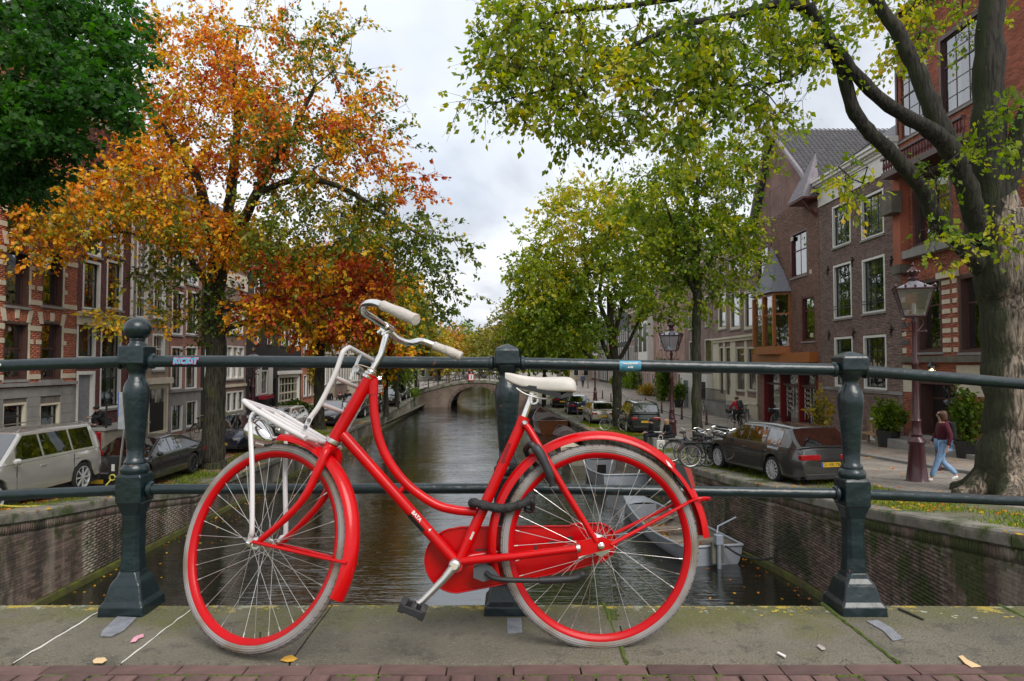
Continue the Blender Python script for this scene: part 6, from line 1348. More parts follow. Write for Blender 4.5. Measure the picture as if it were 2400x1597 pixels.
    for c in chains:
        if c[0] == 't': limbw.tube([c[1], (c[1]+c[2])/2+np.array([0,0,.02]), c[2]], [tipr*.8, tipr*.6, tipr*.3], 3, cap=False); continue
        if len(c) < 2: continue
        limbw.tube([N_[i] for i in c], [min(float(rr_[c[1]])*1.08, cap[c[0]]*.8 if c[0] < nl else 9)] + [float(rr_[i]) for i in c[1:]], 6 if rr_[c[1]] > .03 else 4, cap=False)
    if minr: pass
    wood.build('trunk', bark, t, smooth=True, ang=80)
    if len(limbw.v): limbw.build('limbs', limbm or bark, t, smooth=True, ang=80)
    vs, fs, vals = leaves(np.concatenate(LC), np.concatenate(LD), leaf, np.concatenate(LV), seed, droop)
    npmesh('crown', vs, fs, lm, t, vals, t.location, 'stuff'); return t
GTL = 'trees along the left quay'; GTR = 'trees along the right quay'
# T2 great autumn tree
bx, by = -10.9, 24.4
tree('large autumn tree with orange, yellow and red leaves on the left quay', (bx, by, float(hL(24.4))-.1),
  [[(497,1060,24.4,.42),(503,960,24.4,.36),(505,820,24.4,.36),(500,720,24.4,.35),(508,640,24.4,.36),(518,585,24.4,.34)],
   [(515,600,24.4,.24),(488,520,24.0,.20),(462,420,23.6,.16),(410,335,23.2,.13),(360,270,23,.10),(320,180,23,.05)],
   [(520,590,24.4,.24),(535,500,24.6,.20),(548,400,24.8,.17),(556,280,25,.13),(550,180,25,.09),(560,60,25,.05)],
   [(520,600,24.2,.22),(560,540,23.8,.19),(600,455,23.2,.16),(645,380,22.8,.13),(690,300,22.5,.10),(740,200,22.3,.06)],
   [(515,720,24.4,.20),(570,715,23.6,.16),(630,700,23,.13),(700,705,22.5,.09),(790,690,22,.05)],
   [(508,780,24.4,.14),(560,760,23.8,.11),(640,740,23.3,.08),(720,730,23,.05)],
   [(498,690,24.4,.15),(468,640,24,.12),(430,590,23.6,.09),(370,560,23.2,.07),(290,545,22.8,.04)],
   [(600,455,23.2,.12),(700,420,22.2,.10),(800,440,21.5,.08),(900,500,21,.06),(1000,560,20.6,.04)],
   [(462,420,23.6,.10),(380,400,22.8,.08),(280,390,22,.06),(180,400,21.5,.03)]],
  [(430,150,23.5,150,170,2.5,120,70,.68,.16),(600,120,24.5,150,140,2.5,90,60,.60,.2),(760,120,23,110,110,2,60,45,.33,.2),(540,300,24,160,130,3,130,85,.75,.14),(350,380,23,140,110,2.5,110,85,.66,.12),
   (170,470,21.5,160,70,2,85,80,.56,.13),(90,560,21,110,45,1.5,35,70,.58,.1),(330,520,22.5,160,70,2,80,75,.52,.2),(700,330,22.5,150,110,2.5,120,80,.50,.3),(830,330,22,80,140,2,60,55,.72,.16),
   (720,520,22.5,170,90,2.5,105,75,.30,.14),(880,520,21.5,120,90,2,62,62,.30,.16),(1000,590,20.8,95,70,1.5,45,50,.18,.1),(1050,700,20.5,55,60,1,18,40,.12,.08),
   (560,560,24,90,70,1.5,50,70,.60,.12),(480,540,23.5,80,70,1.5,40,70,.62,.1),(760,640,22.5,150,60,2,95,80,.76,.22),(650,730,23,110,45,1.5,60,75,.68,.26),(860,650,22,80,60,1.5,40,70,.86,.12),(500,730,24.4,50,70,1.2,36,60,.12,.08),(640,620,23,90,50,1.5,40,70,.3,.25),(250,740,22,45,22,1,12,50,.52,.08),(390,640,23,100,50,1.5,30,45,.25,.15),(400,740,23.5,60,25,1.2,14,40,.4,.15),
   (970,430,21.5,60,50,1.5,20,40,.8,.1),(900,280,22.2,60,100,1.5,24,38,.45,.25)],
  ML_AUT, MB_DARK, leaf=.145, seed=3, group=GTL, spread=.75, per=.68)
# T1 dark green, crown hanging in from the left
tree('dense dark green tree whose crown hangs into the upper left corner', (-10.6, 11.6, float(hL(11.6))-.1),
  [[(-260,700,11.6,.36),(-250,400,11.6,.30),(-230,150,11.6,.26),(-200,-100,11.5,.2)],[(-240,330,11.6,.18),(-120,260,11.3,.13),(0,225,11.2,.09),(120,205,11,.06),(220,230,11,.03)],[(-230,150,11.6,.18),(-80,60,11.8,.13),(80,0,12,.09),(220,-30,12,.05)],[(-245,420,11.6,.14),(-100,400,11.6,.1),(20,400,11.6,.06)]],
  [(40,60,12,200,130,2,130,110,.45,.3),(200,120,11.8,150,110,1.5,105,100,.55,.3),(120,240,11.2,200,90,1.5,130,105,.5,.3),(0,330,11.4,140,90,1.5,90,105,.32,.25),(40,430,11.6,80,60,1,42,90,.2,.2),(-120,200,11.6,150,260,2,90,90,.4,.3),(290,250,11,50,50,1,22,55,.6,.2),(280,60,12,60,80,1,30,60,.6,.2),(140,330,11.2,100,40,1,34,90,.3,.2)],
  ML_DRK, MB_DARK, leaf=.11, seed=5, group=GTL, spread=.5, per=.85, flat=.35, droop=.2, keep=.62)
# big right tree
tree('massive old tree with thick mossy trunk at the right edge', (10.5, 14.0, float(hR(14))-.12),
  [[(2368,1080,14,.58),(2372,960,14,.52),(2368,800,14,.52),(2352,650,14,.54),(2340,540,14,.50),(2335,470,14,.40)],[(2335,540,14,.40),(2322,380,14,.34),(2318,200,14,.30),(2325,0,14,.24),(2330,-200,14,.16)],
   [(2300,625,14,0.208),(2262,585,13.8,0.168),(2200,520,13.6,0.160),(2165,450,13.5,0.152),(2102,372,13.4,0.144),(2044,315,13.3,0.136),(2000,255,13.2,0.132),(1975,170,13.1,0.120),(1945,95,13,0.112),(1905,30,12.9,0.104),(1850,-10,12.7,0.096)],
   [(2305,560,14,0.240),(2275,470,13.8,0.216),(2250,400,13.7,0.200),(2215,335,13.6,0.192),(2150,288,13.4,0.144),(2085,250,13.2,0.128),(2010,180,13,0.120),(1940,85,12.8,0.104),(1895,10,12.6,0.088)],
   [(2250,400,13.8,0.200),(2218,325,13.8,0.200),(2180,240,13.9,0.184),(2140,150,14,0.160),(2105,80,14,0.144),(2045,-10,14,0.120)],
   [(2330,500,14,.3),(2400,300,13.6,.22),(2480,80,13.2,.15)],
   [(1900,20,12.8,.10),(1820,10,12.6,.085),(1730,35,12.4,.07),(1600,60,12.2,.055),(1480,110,12,.045),(1350,190,12,.03),(1200,230,12,.018)],
   [(1850,-10,12.6,.09),(1700,-20,12.4,.07),(1500,10,12.3,.05),(1300,30,12.2,.03)],
   [(1945,95,13,.06),(1900,150,12.6,.045),(1830,190,12.3,.03),(1750,200,12.1,.015)]],
  [(1250,120,12.2,150,90,1,60,36,.6,.2),(1160,240,12,95,18,.6,14,14,.6,.2),(1300,270,12,90,60,.8,36,28,.62,.2),(1190,170,12.1,90,60,.8,26,26,.6,.2),(1430,200,12,120,120,1.2,62,34,.58,.3),(1560,120,12.2,150,110,1.5,68,36,.5,.35),(1650,260,12,120,90,1.2,52,34,.5,.35),(1750,110,12.4,150,110,1.5,62,36,.5,.35),(1900,80,12.2,110,70,1.0,34,38,.5,.3),(1800,250,12.3,70,50,1.2,16,30,.62,.3),
   (1985,430,12.6,50,60,.8,14,22,.62,.28),(2080,20,14.8,120,50,1.0,24,30,.6,.3),(2250,60,15,140,90,1.0,30,26,.5,.3),(2340,300,12.4,50,100,.6,20,22,.4,.28),(2230,400,12.6,50,50,.6,8,18,.35,.25),(2230,560,12.4,60,60,.8,14,14,.6,.3),(2360,540,12.2,60,80,.8,12,16,.5,.3),(1480,320,12,60,30,.8,10,20,.5,.2),(1300,30,12.3,160,50,1,40,34,.6,.25),(2120,130,15,80,60,1,14,24,.75,.2),(1120,60,12.3,30,25,.5,6,16,.6,.2),(1700,-80,12.6,500,60,2,50,40,.5,.25)],
  ML_GRN, MB_GREY, leaf=.125, seed=11, group=GTR, per=.95, spread=.65, tipr=.006, rootflare=1.4, limbm=MB_LIMB)
# TR2 slim tree before the cream house
tree('slim green tree with straight trunk beside the parked bicycles on the right quay', (6.85, 24.2, float(hR(24.2))-.1),
  [[(1634,1000,24.2,.19),(1633,900,24.2,.17),(1632,780,24.2,.165),(1634,680,24.2,.16),(1632,610,24.2,.14),(1630,500,24.2,.11),(1640,380,24.2,.06)],[(1632,690,24.2,.1),(1608,640,24,.08),(1585,560,23.8,.06),(1560,470,23.6,.035)],[(1634,670,24.2,.1),(1668,600,24.3,.08),(1700,520,24.4,.06),(1740,440,24.5,.03)]],
  [(1630,370,24.2,120,90,2,75,70,.55,.25),(1560,480,24,110,110,2,90,75,.5,.25),(1715,480,24.4,80,100,2,60,70,.55,.25),(1640,560,24.2,110,80,2,70,70,.45,.25),(1740,600,24.4,50,60,1.5,26,55,.55,.25),(1775,360,24.5,55,70,1.2,26,55,.6,.25),(1530,610,24,90,70,1.5,55,70,.5,.25),(1690,680,24,70,40,1.2,24,50,.5,.25),(1610,720,24.1,50,30,1,14,36,.45,.2)],
  ML_GRN, MB_DARK, leaf=.15, seed=13, group=GTR, spread=.75, per=.7)
# TR3 spreading tree behind the black off-roader
tree('spreading yellow green tree with many limbs beside the small cream car', (6.55, 41, float(hR(41))-.1),
  [[(1446,960,41,.30),(1446,880,41,.27),(1440,830,41,.26),(1432,760,41,.22),(1428,690,41,.18)],[(1446,870,41,.18),(1415,810,41,.14),(1395,740,41,.12),(1375,640,41,.08),(1360,540,41,.05)],[(1430,770,41,.16),(1405,700,41,.12),(1420,600,41,.09),(1430,500,41,.05)],[(1448,850,41,.15),(1480,790,41,.11),(1510,720,41,.08),(1530,640,41,.05)],[(1440,860,41,.13),(1395,850,41,.10),(1350,800,40.6,.08),(1300,720,40,.05)],[(1440,790,41,.13),(1462,700,41.4,.1),(1480,600,41.6,.06)]],
  [(1400,470,41,110,60,4,60,80,.78,.16),(1350,560,41,110,90,4,85,85,.72,.2),(1480,560,41,110,90,4,90,85,.6,.25),(1280,660,41,85,90,4,85,80,.66,.2),(1400,680,41,110,70,4,80,85,.5,.2),(1530,680,41,80,80,4,60,80,.5,.22),(1270,750,40,70,60,3,60,85,.5,.22),(1360,770,40,70,40,3,40,70,.45,.2),(1235,680,40,40,100,3,44,60,.62,.2),(1560,560,41,60,90,3,40,70,.5,.2)],
  ML_GRN, MB_DARK, leaf=.23, seed=17, group=GTR, per=.72, spread=1.2, step=1.2, tipr=.012)
# T3 second left tree
tree('smaller orange and green tree behind the great autumn tree on the left quay', (-11.1, 38.5, float(hL(38.5))-.1),
  [[(748,960,38.5,.3),(750,860,38.5,.26),(752,780,38.5,.23),(760,720,38.5,.18)],[(752,800,38.5,.14),(790,740,38,.10),(840,690,38,.06)],[(752,770,38.5,.14),(735,700,38.5,.10),(720,650,38.5,.06)]],
  [(760,660,38.5,110,80,4,90,85,.55,.3),(870,660,38,80,80,3.5,70,85,.42,.25),(690,700,38.5,70,60,3,50,75,.5,.3),(830,760,38,110,45,3.5,70,80,.66,.25),(930,720,38,60,70,3,50,75,.32,.2),(760,780,38.5,80,35,3,30,60,.62,.22)],
  ML_AUT, MB_DARK, leaf=.23, seed=19, group=GTL, per=.75, spread=1.2, step=1.2, tipr=.012)
def simpletree(px, Y, vtop, vbot, wpx, lm, label, seed, val, vs_, leaf, grp, vbase=None, side=None, n=90, lp=60, rt=.16):
    X = P(px, 900, Y).x; zb = (zRight(X, Y) if X > 0 else zLeft(X, Y)) if Y < 75 else -3.1
    c = (vtop+vbot)/2; hh = (vbot-vtop)/2; s = Y/40
    tree(label, (X, Y, zb-.1), [[(px,P_v(X,Y,zb+2),Y,rt),(px+1,vbot+2,Y,rt*.9),(px-2,c+hh*.3,Y,rt*.7),(px+2,c-hh*.3,Y,rt*.3)],[(px,vbot,Y,rt*.5),(px-wpx*.4,c,Y,rt*.3)],[(px,vbot-3,Y,rt*.5),(px+wpx*.4,c-5,Y,rt*.3)]],
        [(px,c-hh*.25,Y,wpx*.75,hh*.75,2.5*s,n,lp,val,vs_),(px,c+hh*.3,Y,wpx,hh*.7,3*s,n,lp,val-.08,vs_)], lm, MB_DARK, leaf=leaf, seed=seed, group=grp, spread=.9*s, step=1.0*s, tipr=.01*s)
def P_v(X, Y, Z):
    d = Y*CP+Z*SP; return 798.5-F*(-Y*SP+Z*CP)/d
simpletree(930, 58, 640, 850, 70, ML_AUT, 'yellow green tree over the far left parked cars', 23, .42, .15, .32, GTL)
simpletree(905, 50, 700, 870, 60, ML_AUT, 'orange and yellow tree beside the row of dark cars on the left', 29, .5, .25, .30, GTL)
simpletree(938, 66, 852, 893, 20, ML_GRN, 'small round green street tree near the end of the left quay', 31, .3, .2, .25, GTL, n=40, lp=50, rt=.09)
simpletree(975, 72, 690, 850, 52, ML_YEL, 'bright yellow tree just before the arched bridge on the left', 37, .62, .2, .38, GTL, lp=50)
simpletree(1275, 62, 720, 862, 62, ML_GRN, 'dark green bushy tree behind the covered sloop on the right quay', 41, .15, .15, .34, GTR)
simpletree(1330, 55, 700, 850, 60, ML_GRN, 'green tree partly behind the spreading tree on the right quay', 43, .5, .2, .34, GTR)
simpletree(1195, 112, 705, 835, 52, ML_YEL, 'pale yellow thin-leaved tree beyond the arched bridge on the right', 47, .5, .25, .45, 'trees beyond the arched bridge', n=60, lp=34)
for k, (px, Y, vt, wp, lm_, val, lb) in enumerate([(1010,150,775,40,ML_GRN,.5,'green tree beyond the bridge, left of the orange one'),(1052,175,768,34,ML_YEL,.95,'orange tree beyond the arched bridge at the canal end'),(1088,190,772,34,ML_GRN,.35,'muted green tree at the canal end beyond the arched bridge'),(1126,165,778,30,ML_YEL,.6,'yellow green tree beyond the bridge behind the middle railing post'),(1160,150,772,34,ML_YEL,.45,'olive yellow tree beyond the bridge right of the middle post'),(1240,130,770,40,ML_GRN,.35,'green tree beyond the bridge on the right street'),(1030,120,800,26,ML_YEL,.75,'low yellow tree left of the far bridge arch')]):
    simpletree(px, Y, vt, 858, wp, lm_, lb, 60+k, val, .12, .7, 'trees beyond the arched bridge', n=60, lp=45, rt=.2)
# far wood closing the view
nr = np.random.default_rng(5); n = 16000; X = nr.uniform(-90,90,n); Y = nr.uniform(230,260,n); top = 2.5+3.5*np.sin(X*.13)*np.sin(X*.05+1)+1.5*np.sin(X*.4); Z = -4+(top+6)*nr.random(n)**.7
vs, fs, vals = leaves(np.stack([X,Y,Z],1), np.zeros((n,3)), 1.7, .35+.25*np.sin(X*.17)+.15*np.sin(X*.5), 9); npmesh('far_wood', vs, fs, ML_YEL, None, vals, None, 'stuff')
# fallen leaves and grass on the quays and cope
def scatter_leaves(name, n, xf, yr, zf, size, lm, seed, lo, hi, clump=0):
    r = np.random.default_rng(seed); Y = r.uniform(yr[0], yr[1], n); X = np.array([xf(y, q) for y, q in zip(Y, r.random(n))]); Z = np.array([zf(x, y) for x, y in zip(X, Y)])+.015
    if clump: k = (np.sin(X*2.1+Y*.9)+np.sin(Y*1.7-X)+r.normal(0,.7,n)) > clump; X, Y, Z = X[k], Y[k], Z[k]
    n = len(X); s = size*r.uniform(.6,1.2,n); a = r.uniform(0,2*PI,n); c = np.stack([X,Y,Z],1)
    u = np.stack([np.cos(a),np.sin(a),r.normal(0,.2,n)],1)*s[:,None]; w_ = np.stack([-np.sin(a),np.cos(a),r.normal(0,.3,n)],1)*s[:,None]*.6
    vs = np.stack([c-u*.5, c+w_*.5, c+u*.5, c-w_*.5],1).reshape(-1,3); npmesh(name, vs, np.arange(n*4).reshape(-1,4), lm, None, np.repeat(r.uniform(lo,hi,n),4), None, 'stuff')
scatter_leaves('fallen_leaves', 9000, lambda y,q: XL(y)+.1-2.4*q, (11,45), zLeft, .10, ML_AUT, 3, .5, .95, .2)
scatter_leaves('fallen_leaves', 6000, lambda y,q: XR(y)-.1+2.6*q, (8,45), zRight, .10, ML_AUT, 4, .45, .85, .6)
scatter_leaves('fallen_leaves', 2500, lambda y,q: 7.5+7*q, (13,40), lambda x,y: zRight(x,y)+(.09 if x > FR-WR else 0), .10, ML_AUT, 6, .45, .9, .8)
def grass(name, n, xf, yr, zf, seed, h=.07, clump=-.2):
    r = np.random.default_rng(seed); Y = r.uniform(yr[0], yr[1], n); X = np.array([xf(y, q) for y, q in zip(Y, r.random(n))])
    k = (np.sin(X*3.1+Y*1.3)+np.sin(Y*2.3-X*1.1)+r.normal(0,.6,n)) > clump; X, Y = X[k], Y[k]; Z = np.array([zf(x, y) for x, y in zip(X, Y)]); n = len(X)
    a = r.uniform(0,2*PI,n); hh = h*r.uniform(.4,1.3,n); wd = .006+Y*.0004; c = np.stack([X,Y,Z],1); u = np.stack([np.cos(a)*wd,np.sin(a)*wd,np.zeros(n)],1); tip = c+np.stack([r.normal(0,.4,n)*hh,r.normal(0,.4,n)*hh,hh],1)
    vs = np.stack([c-u,c+u,tip],1).reshape(-1,3); npmesh(name, vs, np.arange(n*3).reshape(-1,3), ML_GRN, None, np.repeat(r.uniform(.1,.75,n),3), None, 'stuff')
grass('grass', 26000, lambda y,q: XL(y)-.35-1.3*q**1.3, (11,40), zLeft, 7); grass('grass', 30000, lambda y,q: XR(y)+.35+1.7*q**1.3, (8,45), zRight, 8)
grass('coping_moss', 9000, lambda y,q: XL(y)-.02+.06*q, (12,60), lambda x,y: float(hL(y))-.05, 9, .05, .3); grass('coping_moss', 9000, lambda y,q: XR(y)+.02-.06*q, (8,60), lambda x,y: float(hR(y))-.05, 10, .05, .3)
scatter_leaves('floating_leaves', 260, lambda y,q: XL(y)+.15+1.6*q**2, (12.5,45), lambda x,y: WATER-.008, .09, ML_AUT, 21, .5, .9)
scatter_leaves('floating_leaves', 260, lambda y,q: XR(y)-.15-2.2*q**2, (12,45), lambda x,y: WATER-.008, .09, ML_AUT, 22, .5, .9)
# ================================================================= cars
M_TYR = mat('car_tyre', (.014,.014,.015), .8, var=.3); M_RIMS = mat('alloy_rim', (.62,.62,.62), .35, metal=.35, var=.1); M_CARG = glassmat('car_glass', (.07,.08,.085), .75, .03); pass
M_LAMPR = mat('tail_lamp', (.30,.008,.012), .12, var=.2, coat=.5); M_LAMPW = mat('head_lamp', (.55,.57,.6), .08, var=.2, metal=.4); M_PLATE = mat('plate_yellow', (.62,.38,.02), .5, var=.06); M_PLAST = mat('black_plastic', (.02,.02,.021), .55)
def paint(n, c): return mat('paint_'+n, c, .24, var=.05, vscale=2, coat=1.0, metal=.55)
def car(label, loc, rz, kind, pm, plate=None, group='cars parked along the canal', Ls=None, pitch=0, rims=None, rail=False):
    K_ = dict(suv=(4.95,1.93,1.76,.385,2.98,.92,1.08), wagon=(4.66,1.83,1.44,.325,2.70,.90,.93), fast=(4.97,1.96,1.44,.345,2.96,.95,.92), hatch=(4.2,1.78,1.46,.315,2.58,.84,.92), mini=(3.70,1.68,1.41,.295,2.47,.66,.90), jeep=(4.45,1.80,1.70,.36,2.6,.85,1.06), sedan=(4.6,1.8,1.43,.32,2.75,.86,.92))[kind]
    L_, Wd, H, Rw, wb, fo, belt = K_; t = thing('parked_car', label, 'car', loc, group, rz); t.rotation_euler[0] = 0; t.rotation_euler[1] = pitch
    x1 = L_/2; xf = x1-fo; xr = xf-wb; x0 = -L_/2; hw = Wd/2; sill = .24 if kind not in ('suv','jeep') else .36
    # top profile of the lower body and roof line (x, z)
    if kind in ('suv','jeep','wagon','mini','hatch'):
        cowl = x1-(1.15 if kind != 'mini' else .78); rfr = cowl-(.85 if kind != 'jeep' else .65); rre = x0+(.62 if kind in('wagon',) else .42 if kind != 'jeep' else .22); tail = x0+(.05 if kind != 'wagon' else .12)
        body = [(x0,belt-.28),(x0+.04,belt-.05),(x0+.15,belt),(cowl,belt+.0),(cowl+.5,belt-.05),(x1-.35,belt-.17),(x1-.08,belt-.32),(x1,belt-.45)]
    else:
        cowl = x1-1.2; rfr = cowl-1.0; rre = x0+(1.5 if kind == 'fast' else 1.35); tail = x0+(.35 if kind == 'fast' else .75)
        body = [(x0,belt-.25),(x0+.05,belt+.04),(x0+.3,belt+.06),(x0+1.0,belt+.03),(cowl,belt),(cowl+.5,belt-.05),(x1-.4,belt-.15),(x1-.08,belt-.3),(x1,belt-.42)]
    bx_ = [p[0] for p in body]; bz_ = [p[1] for p in body]
    xs = sorted(set([round(v,3) for v in np.linspace(x0,x1,64)] + [x0+.01,x1-.01,x0+.05,x1-.05]))
    def wid(x): e = min(1, (x-x0)/.55, (x1-x)/.7); e = max(e,0); return hw*(.80+.20*math.sin(min(e,1)*PI/2))
    rows = []
    for x in xs:
        z1 = float(np.interp(x,bx_,bz_)); w_ = wid(x); zb = sill
        for xw in (xf,xr):
            d = Rw+.055
            if abs(x-xw) < d: zb = max(zb, Rw+math.sqrt(d*d-(x-xw)**2))
        eb = min(1,(x-x0)/.12,(x1-x)/.15); zb2 = zb + (1-eb)*.08; mid = min(max(.62*z1+.06, zb2+.03), z1-.06)
        rows.append([(x,s*q*w_,z) for s in (1,) for q,z in ((.0,sill+.03),(.90,sill+.02 if zb2 <= sill+.1 else zb2),(.965,zb2+.0),(1.0,(zb2+mid)/2),(1.0,mid),(.975,(mid+z1)/2+.02),(.93,z1-.02),(.86,z1+.005),(.45,z1+.025),(0,z1+.03))] )
    full = [[p for p in r]+[(p[0],-p[1],p[2]) for p in reversed(r[:-1])] for r in rows]
    b = MB(); b.grid(full); b.add(full[0],[tuple(range(len(full[0])))]); b.add(full[-1],[tuple(range(len(full[0])-1,-1,-1))])
    b.build('body', pm, t, smooth=True, rel=False, ang=42)
    # greenhouse
    def roofz(x):
        pts = [(tail,belt+.02),(rre,H-.04 if kind not in('fast','sedan') else H-.06),((rre+rfr)/2,H),(rfr,H-.03),(cowl,belt+.01)]
        return float(np.interp(x,[p[0] for p in pts],[p[1] for p in pts]))
    def side(x, f):     # f 0 belt .. 1 roof edge
        zb = belt-.01; zr = roofz(x)-.02; w0 = min(hw*.93, wid(x)*.95); w1 = hw*.70; hh = (H-belt); k = f*(zr-zb)/hh
        return (x, w0+(w1-w0)*k, zb+f*(zr-zb))
    gx = sorted(set(list(np.linspace(tail,cowl,40))+[rre,rfr])); rows = []
    for x in gx:
        a = [side(x,f) for f in (0,.35,.7,.93)]; q = side(x,1.0); zt = roofz(x)
        r_ = a+[(x,q[1]*.93,zt-.004),(x,q[1]*.5,zt+.012),(x,0,zt+.016)]; rows.append(r_+[(p[0],-p[1],p[2]) for p in reversed(r_[:-1])])
    b = MB(); b.grid(rows); b.build('roof', pm, t, smooth=True, rel=False, ang=50)
    # side glass: 2-3 lights
    d0 = rre+(.25 if kind in('fast','sedan') else .12); cuts = [d0, (rfr+rre)/2-.15 if kind in ('mini',) else rre+(rfr-rre)*.38, rre+(rfr-rre)*.80, rfr+.42]
    if kind in ('mini',): cuts = [rre+.12, (rre+rfr)/2-.05, rfr+.38]
    for s in (1,-1):
        for i in range(len(cuts)-1):
            a, c = cuts[i]+.035, cuts[i+1]-.035; n = 6; g = MB(); R0, R1, = [], []
            rows = []
            for f in (.10,.5,.90):
                rows.append([])
                for k in range(n+1):
                    x = a+(c-a)*k/n; xx = x
                    if i == len(cuts)-2: xx = a+(c-a)*(k/n)*(1-.0*f); mxx = cowl-(cowl-rfr)*f*1.0-.10; xx = min(xx, mxx)
                    if i == 0: mn = tail+(rre-tail)*f+.14; xx = max(xx, mn)
                    zz = belt+.0+f*(H-belt-.04); 
                    ff = min(.96,(zz-belt)/max(.05,(roofz(xx)-.02-belt))); p = side(xx, ff); rows[-1].append((p[0], s*(p[1]+.006), p[2]))
            g.grid(rows); g.build('side_window', M_CARG, t, rel=False)
    # windscreen and rear glass
    for (xa, za, xb, zb_, nm) in ((cowl-.04,belt+.05,rfr+.05,H-.05,'windscreen'),(tail+.03,belt+.07,rre-.04,H-.09,'rear_window')):
        rows = []
        for k in range(5):
            f = k/4; x = xa+(xb-xa)*f; z = roofz(x)+.012; w_ = side(x,1)[1]*.90 if f > .2 else side(x,1)[1]*.90; rows.append([(x+(.006 if nm=='windscreen' else -.006), w_*q, z+.012*(1-abs(q))) for q in (-1,-.5,0,.5,1)])
        g = MB(); g.grid(rows); g.build(nm, M_CARG, t, rel=False, smooth=True)
    # dark underbody and bumpers, trims
    b = MB(); b.box((x0+.15,-hw*.86,.18),(x1-.15,hw*.86,sill+.06)); b.build('underbody', M_PLAST, t, rel=False)
    for xe, s in ((x0,-1),(x1,1)):
        b = MB(); b.box((min(xe-s*.12,xe+s*.012),-hw*.74,sill-.04),(max(xe-s*.12,xe+s*.012),hw*.74,sill+.10)); b.build('bumper_trim', M_PLAST, t, rel=False, bevel=.02)
    for s in (1,-1):
        zt = belt-.14
        b = MB(); lw = .30 if kind == 'wagon' else .46; b.box((x0-.012,min(s*hw*.86,s*hw*lw),zt-.13),(x0+.16,max(s*hw*.86,s*hw*lw),zt)); b.build('tail_light', M_LAMPR, t, rel=False, bevel=.02)
        if kind in ('suv',): b = MB(); b.box((x0+.04,min(s*hw*.81,s*hw*.70),zt),(x0+.22,max(s*hw*.81,s*hw*.70),belt+.38)); b.build('tail_light', M_LAMPR, t, rel=False, bevel=.02)
        b = MB(); b.box((x1-.30,min(s*hw*.82,s*hw*.50),belt-.42),(x1-.045,max(s*hw*.82,s*hw*.50),belt-.28)); b.build('headlight', M_LAMPW, t, rel=False, bevel=.03)
        b = MB(); mx_ = cowl-.28; b.sph((mx_, s*(hw+.09), belt+.06), .11, 10, (.7,1,.7)); b.build('mirror', pm, t, rel=False, smooth=True)
        for dx in (rre+(rfr-rre)*.36, rre+(rfr-rre)*.84): b = MB(); b.box((dx-.1,s*(hw*.985)-.012,belt-.17),(dx+.08,s*(hw*.985)+.018,belt-.14)); b.build('door_handle', pm, t, rel=False, bevel=.006)
        for dx in (rre+(rfr-rre)*.40, rfr+.45, rre+(rfr-rre)*.40-.85):
            if dx < xr+.1: continue
            b = MB(); b.box((dx-.004,s*hw*1.0-.012,sill+.14),(dx+.004,s*hw*1.0+.002,belt-.04)); b.build('door_gap', M_PLAST, t, rel=False)
    b = MB(); b.box((x1-.05,-hw*.42,belt-.44),(x1+.004,hw*.42,belt-.30)); b.build('grille', M_PLAST, t, rel=False, bevel=.01)
    for xe, s in ((x0-.014,-1),(x1+.014,1)):
        zp = (belt-.38 if s < 0 else sill+.16); b = MB(); b.box((min(xe,xe-s*.02),-.26,zp-.055),(max(xe,xe-s*.02),.26,zp+.055)); po = b.build('number_plate', M_PLATE, t, rel=False)
        if plate and s < 0:
            b = MB(); b.box((xe-.003,.215,zp-.052),(xe+.001,.26,zp+.052)); b.build('plate_band', mat('plate_blue',(.02,.06,.3),.5), po, rel=False)
            tx = text(plate, .105, (0,0,0), M_BLACK, None, bold=.001); tx.parent = po; tx.rotation_euler = (PI/2,0,-PI/2); tx.location = (xe-.003,-.02,zp)
    if rail:
        for s in (1,-1): b = MB(); b.tube([(rre+.1,s*hw*.62,H-.02),(rre+.2,s*hw*.62,H+.04),(rfr-.1,s*hw*.62,H+.04),(rfr,s*hw*.62,H-.02)], .016, 6); b.build('roof_rail', M_ALU, t, rel=False)
    for xw in (xf,xr):
        for s in (1,-1):
            wo = bpy.data.objects.new('wheel', None); COL.objects.link(wo); wo.parent = t; wo.location = (xw, s*(hw-.115), Rw)
            b = MB(); b.rev([(Rw*.70,-.10),(Rw*.9,-.105),(Rw,-.07),(Rw,.07),(Rw*.9,.105),(Rw*.74,.10),(Rw*.70,.05)], (0,0,0), (0,s,0), n=32); b.build('tyre', M_TYR, wo, rel=False, smooth=True)
            b = MB(); b.rev([(Rw*.75,.100),(Rw*.71,.104),(Rw*.68,.06),(Rw*.68,-.05)], (0,0,0), (0,s,0), n=32)
            ns = 12 if kind == 'wagon' else 8
            for k in range(ns):
                a = 2*PI*k/ns; u = V((math.cos(a),0,math.sin(a))); vv = V((-math.sin(a),0,math.cos(a))); b.obox(u*Rw*.38+V((0,s*.085,0)), (Rw*.66,Rw*.10,.03), (u,vv,V((0,s,0))))
            b.rev([(Rw*.15,.10),(0,.108)], (0,0,0), (0,s,0), n=12); b.build('rim', rims or M_RIMS, wo, rel=False)
            b = MB(); b.rev([(Rw*.68,.02),(0,.02)], (0,0,0), (0,s,0), n=24); b.build('brake_disc', M_PLAST, wo, rel=False)
    return t
PS = paint('silver', (.62,.60,.56)); PD = paint('darkgrey', (.035,.036,.040)); PG = paint('gunmetal', (.060,.058,.056)); PB = paint('navy', (.012,.018,.045)); PC = paint('cream', (.58,.55,.47)); PK = paint('black', (.012,.013,.015)); PGR = paint('darkgreen', (.022,.032,.026))
down = -PI/2; up = PI/2
def gz(x, y): return zRight(x, y) if x > 0 else zLeft(x, y)
def park(label, x, y, rz, *a, **k): return car(label, (x, y, gz(x, y)), rz, *a, **k)
park('large silver estate off-roader, nearest car on the left quay', -12.1, 16.0, down, 'suv', PS, rail=True)
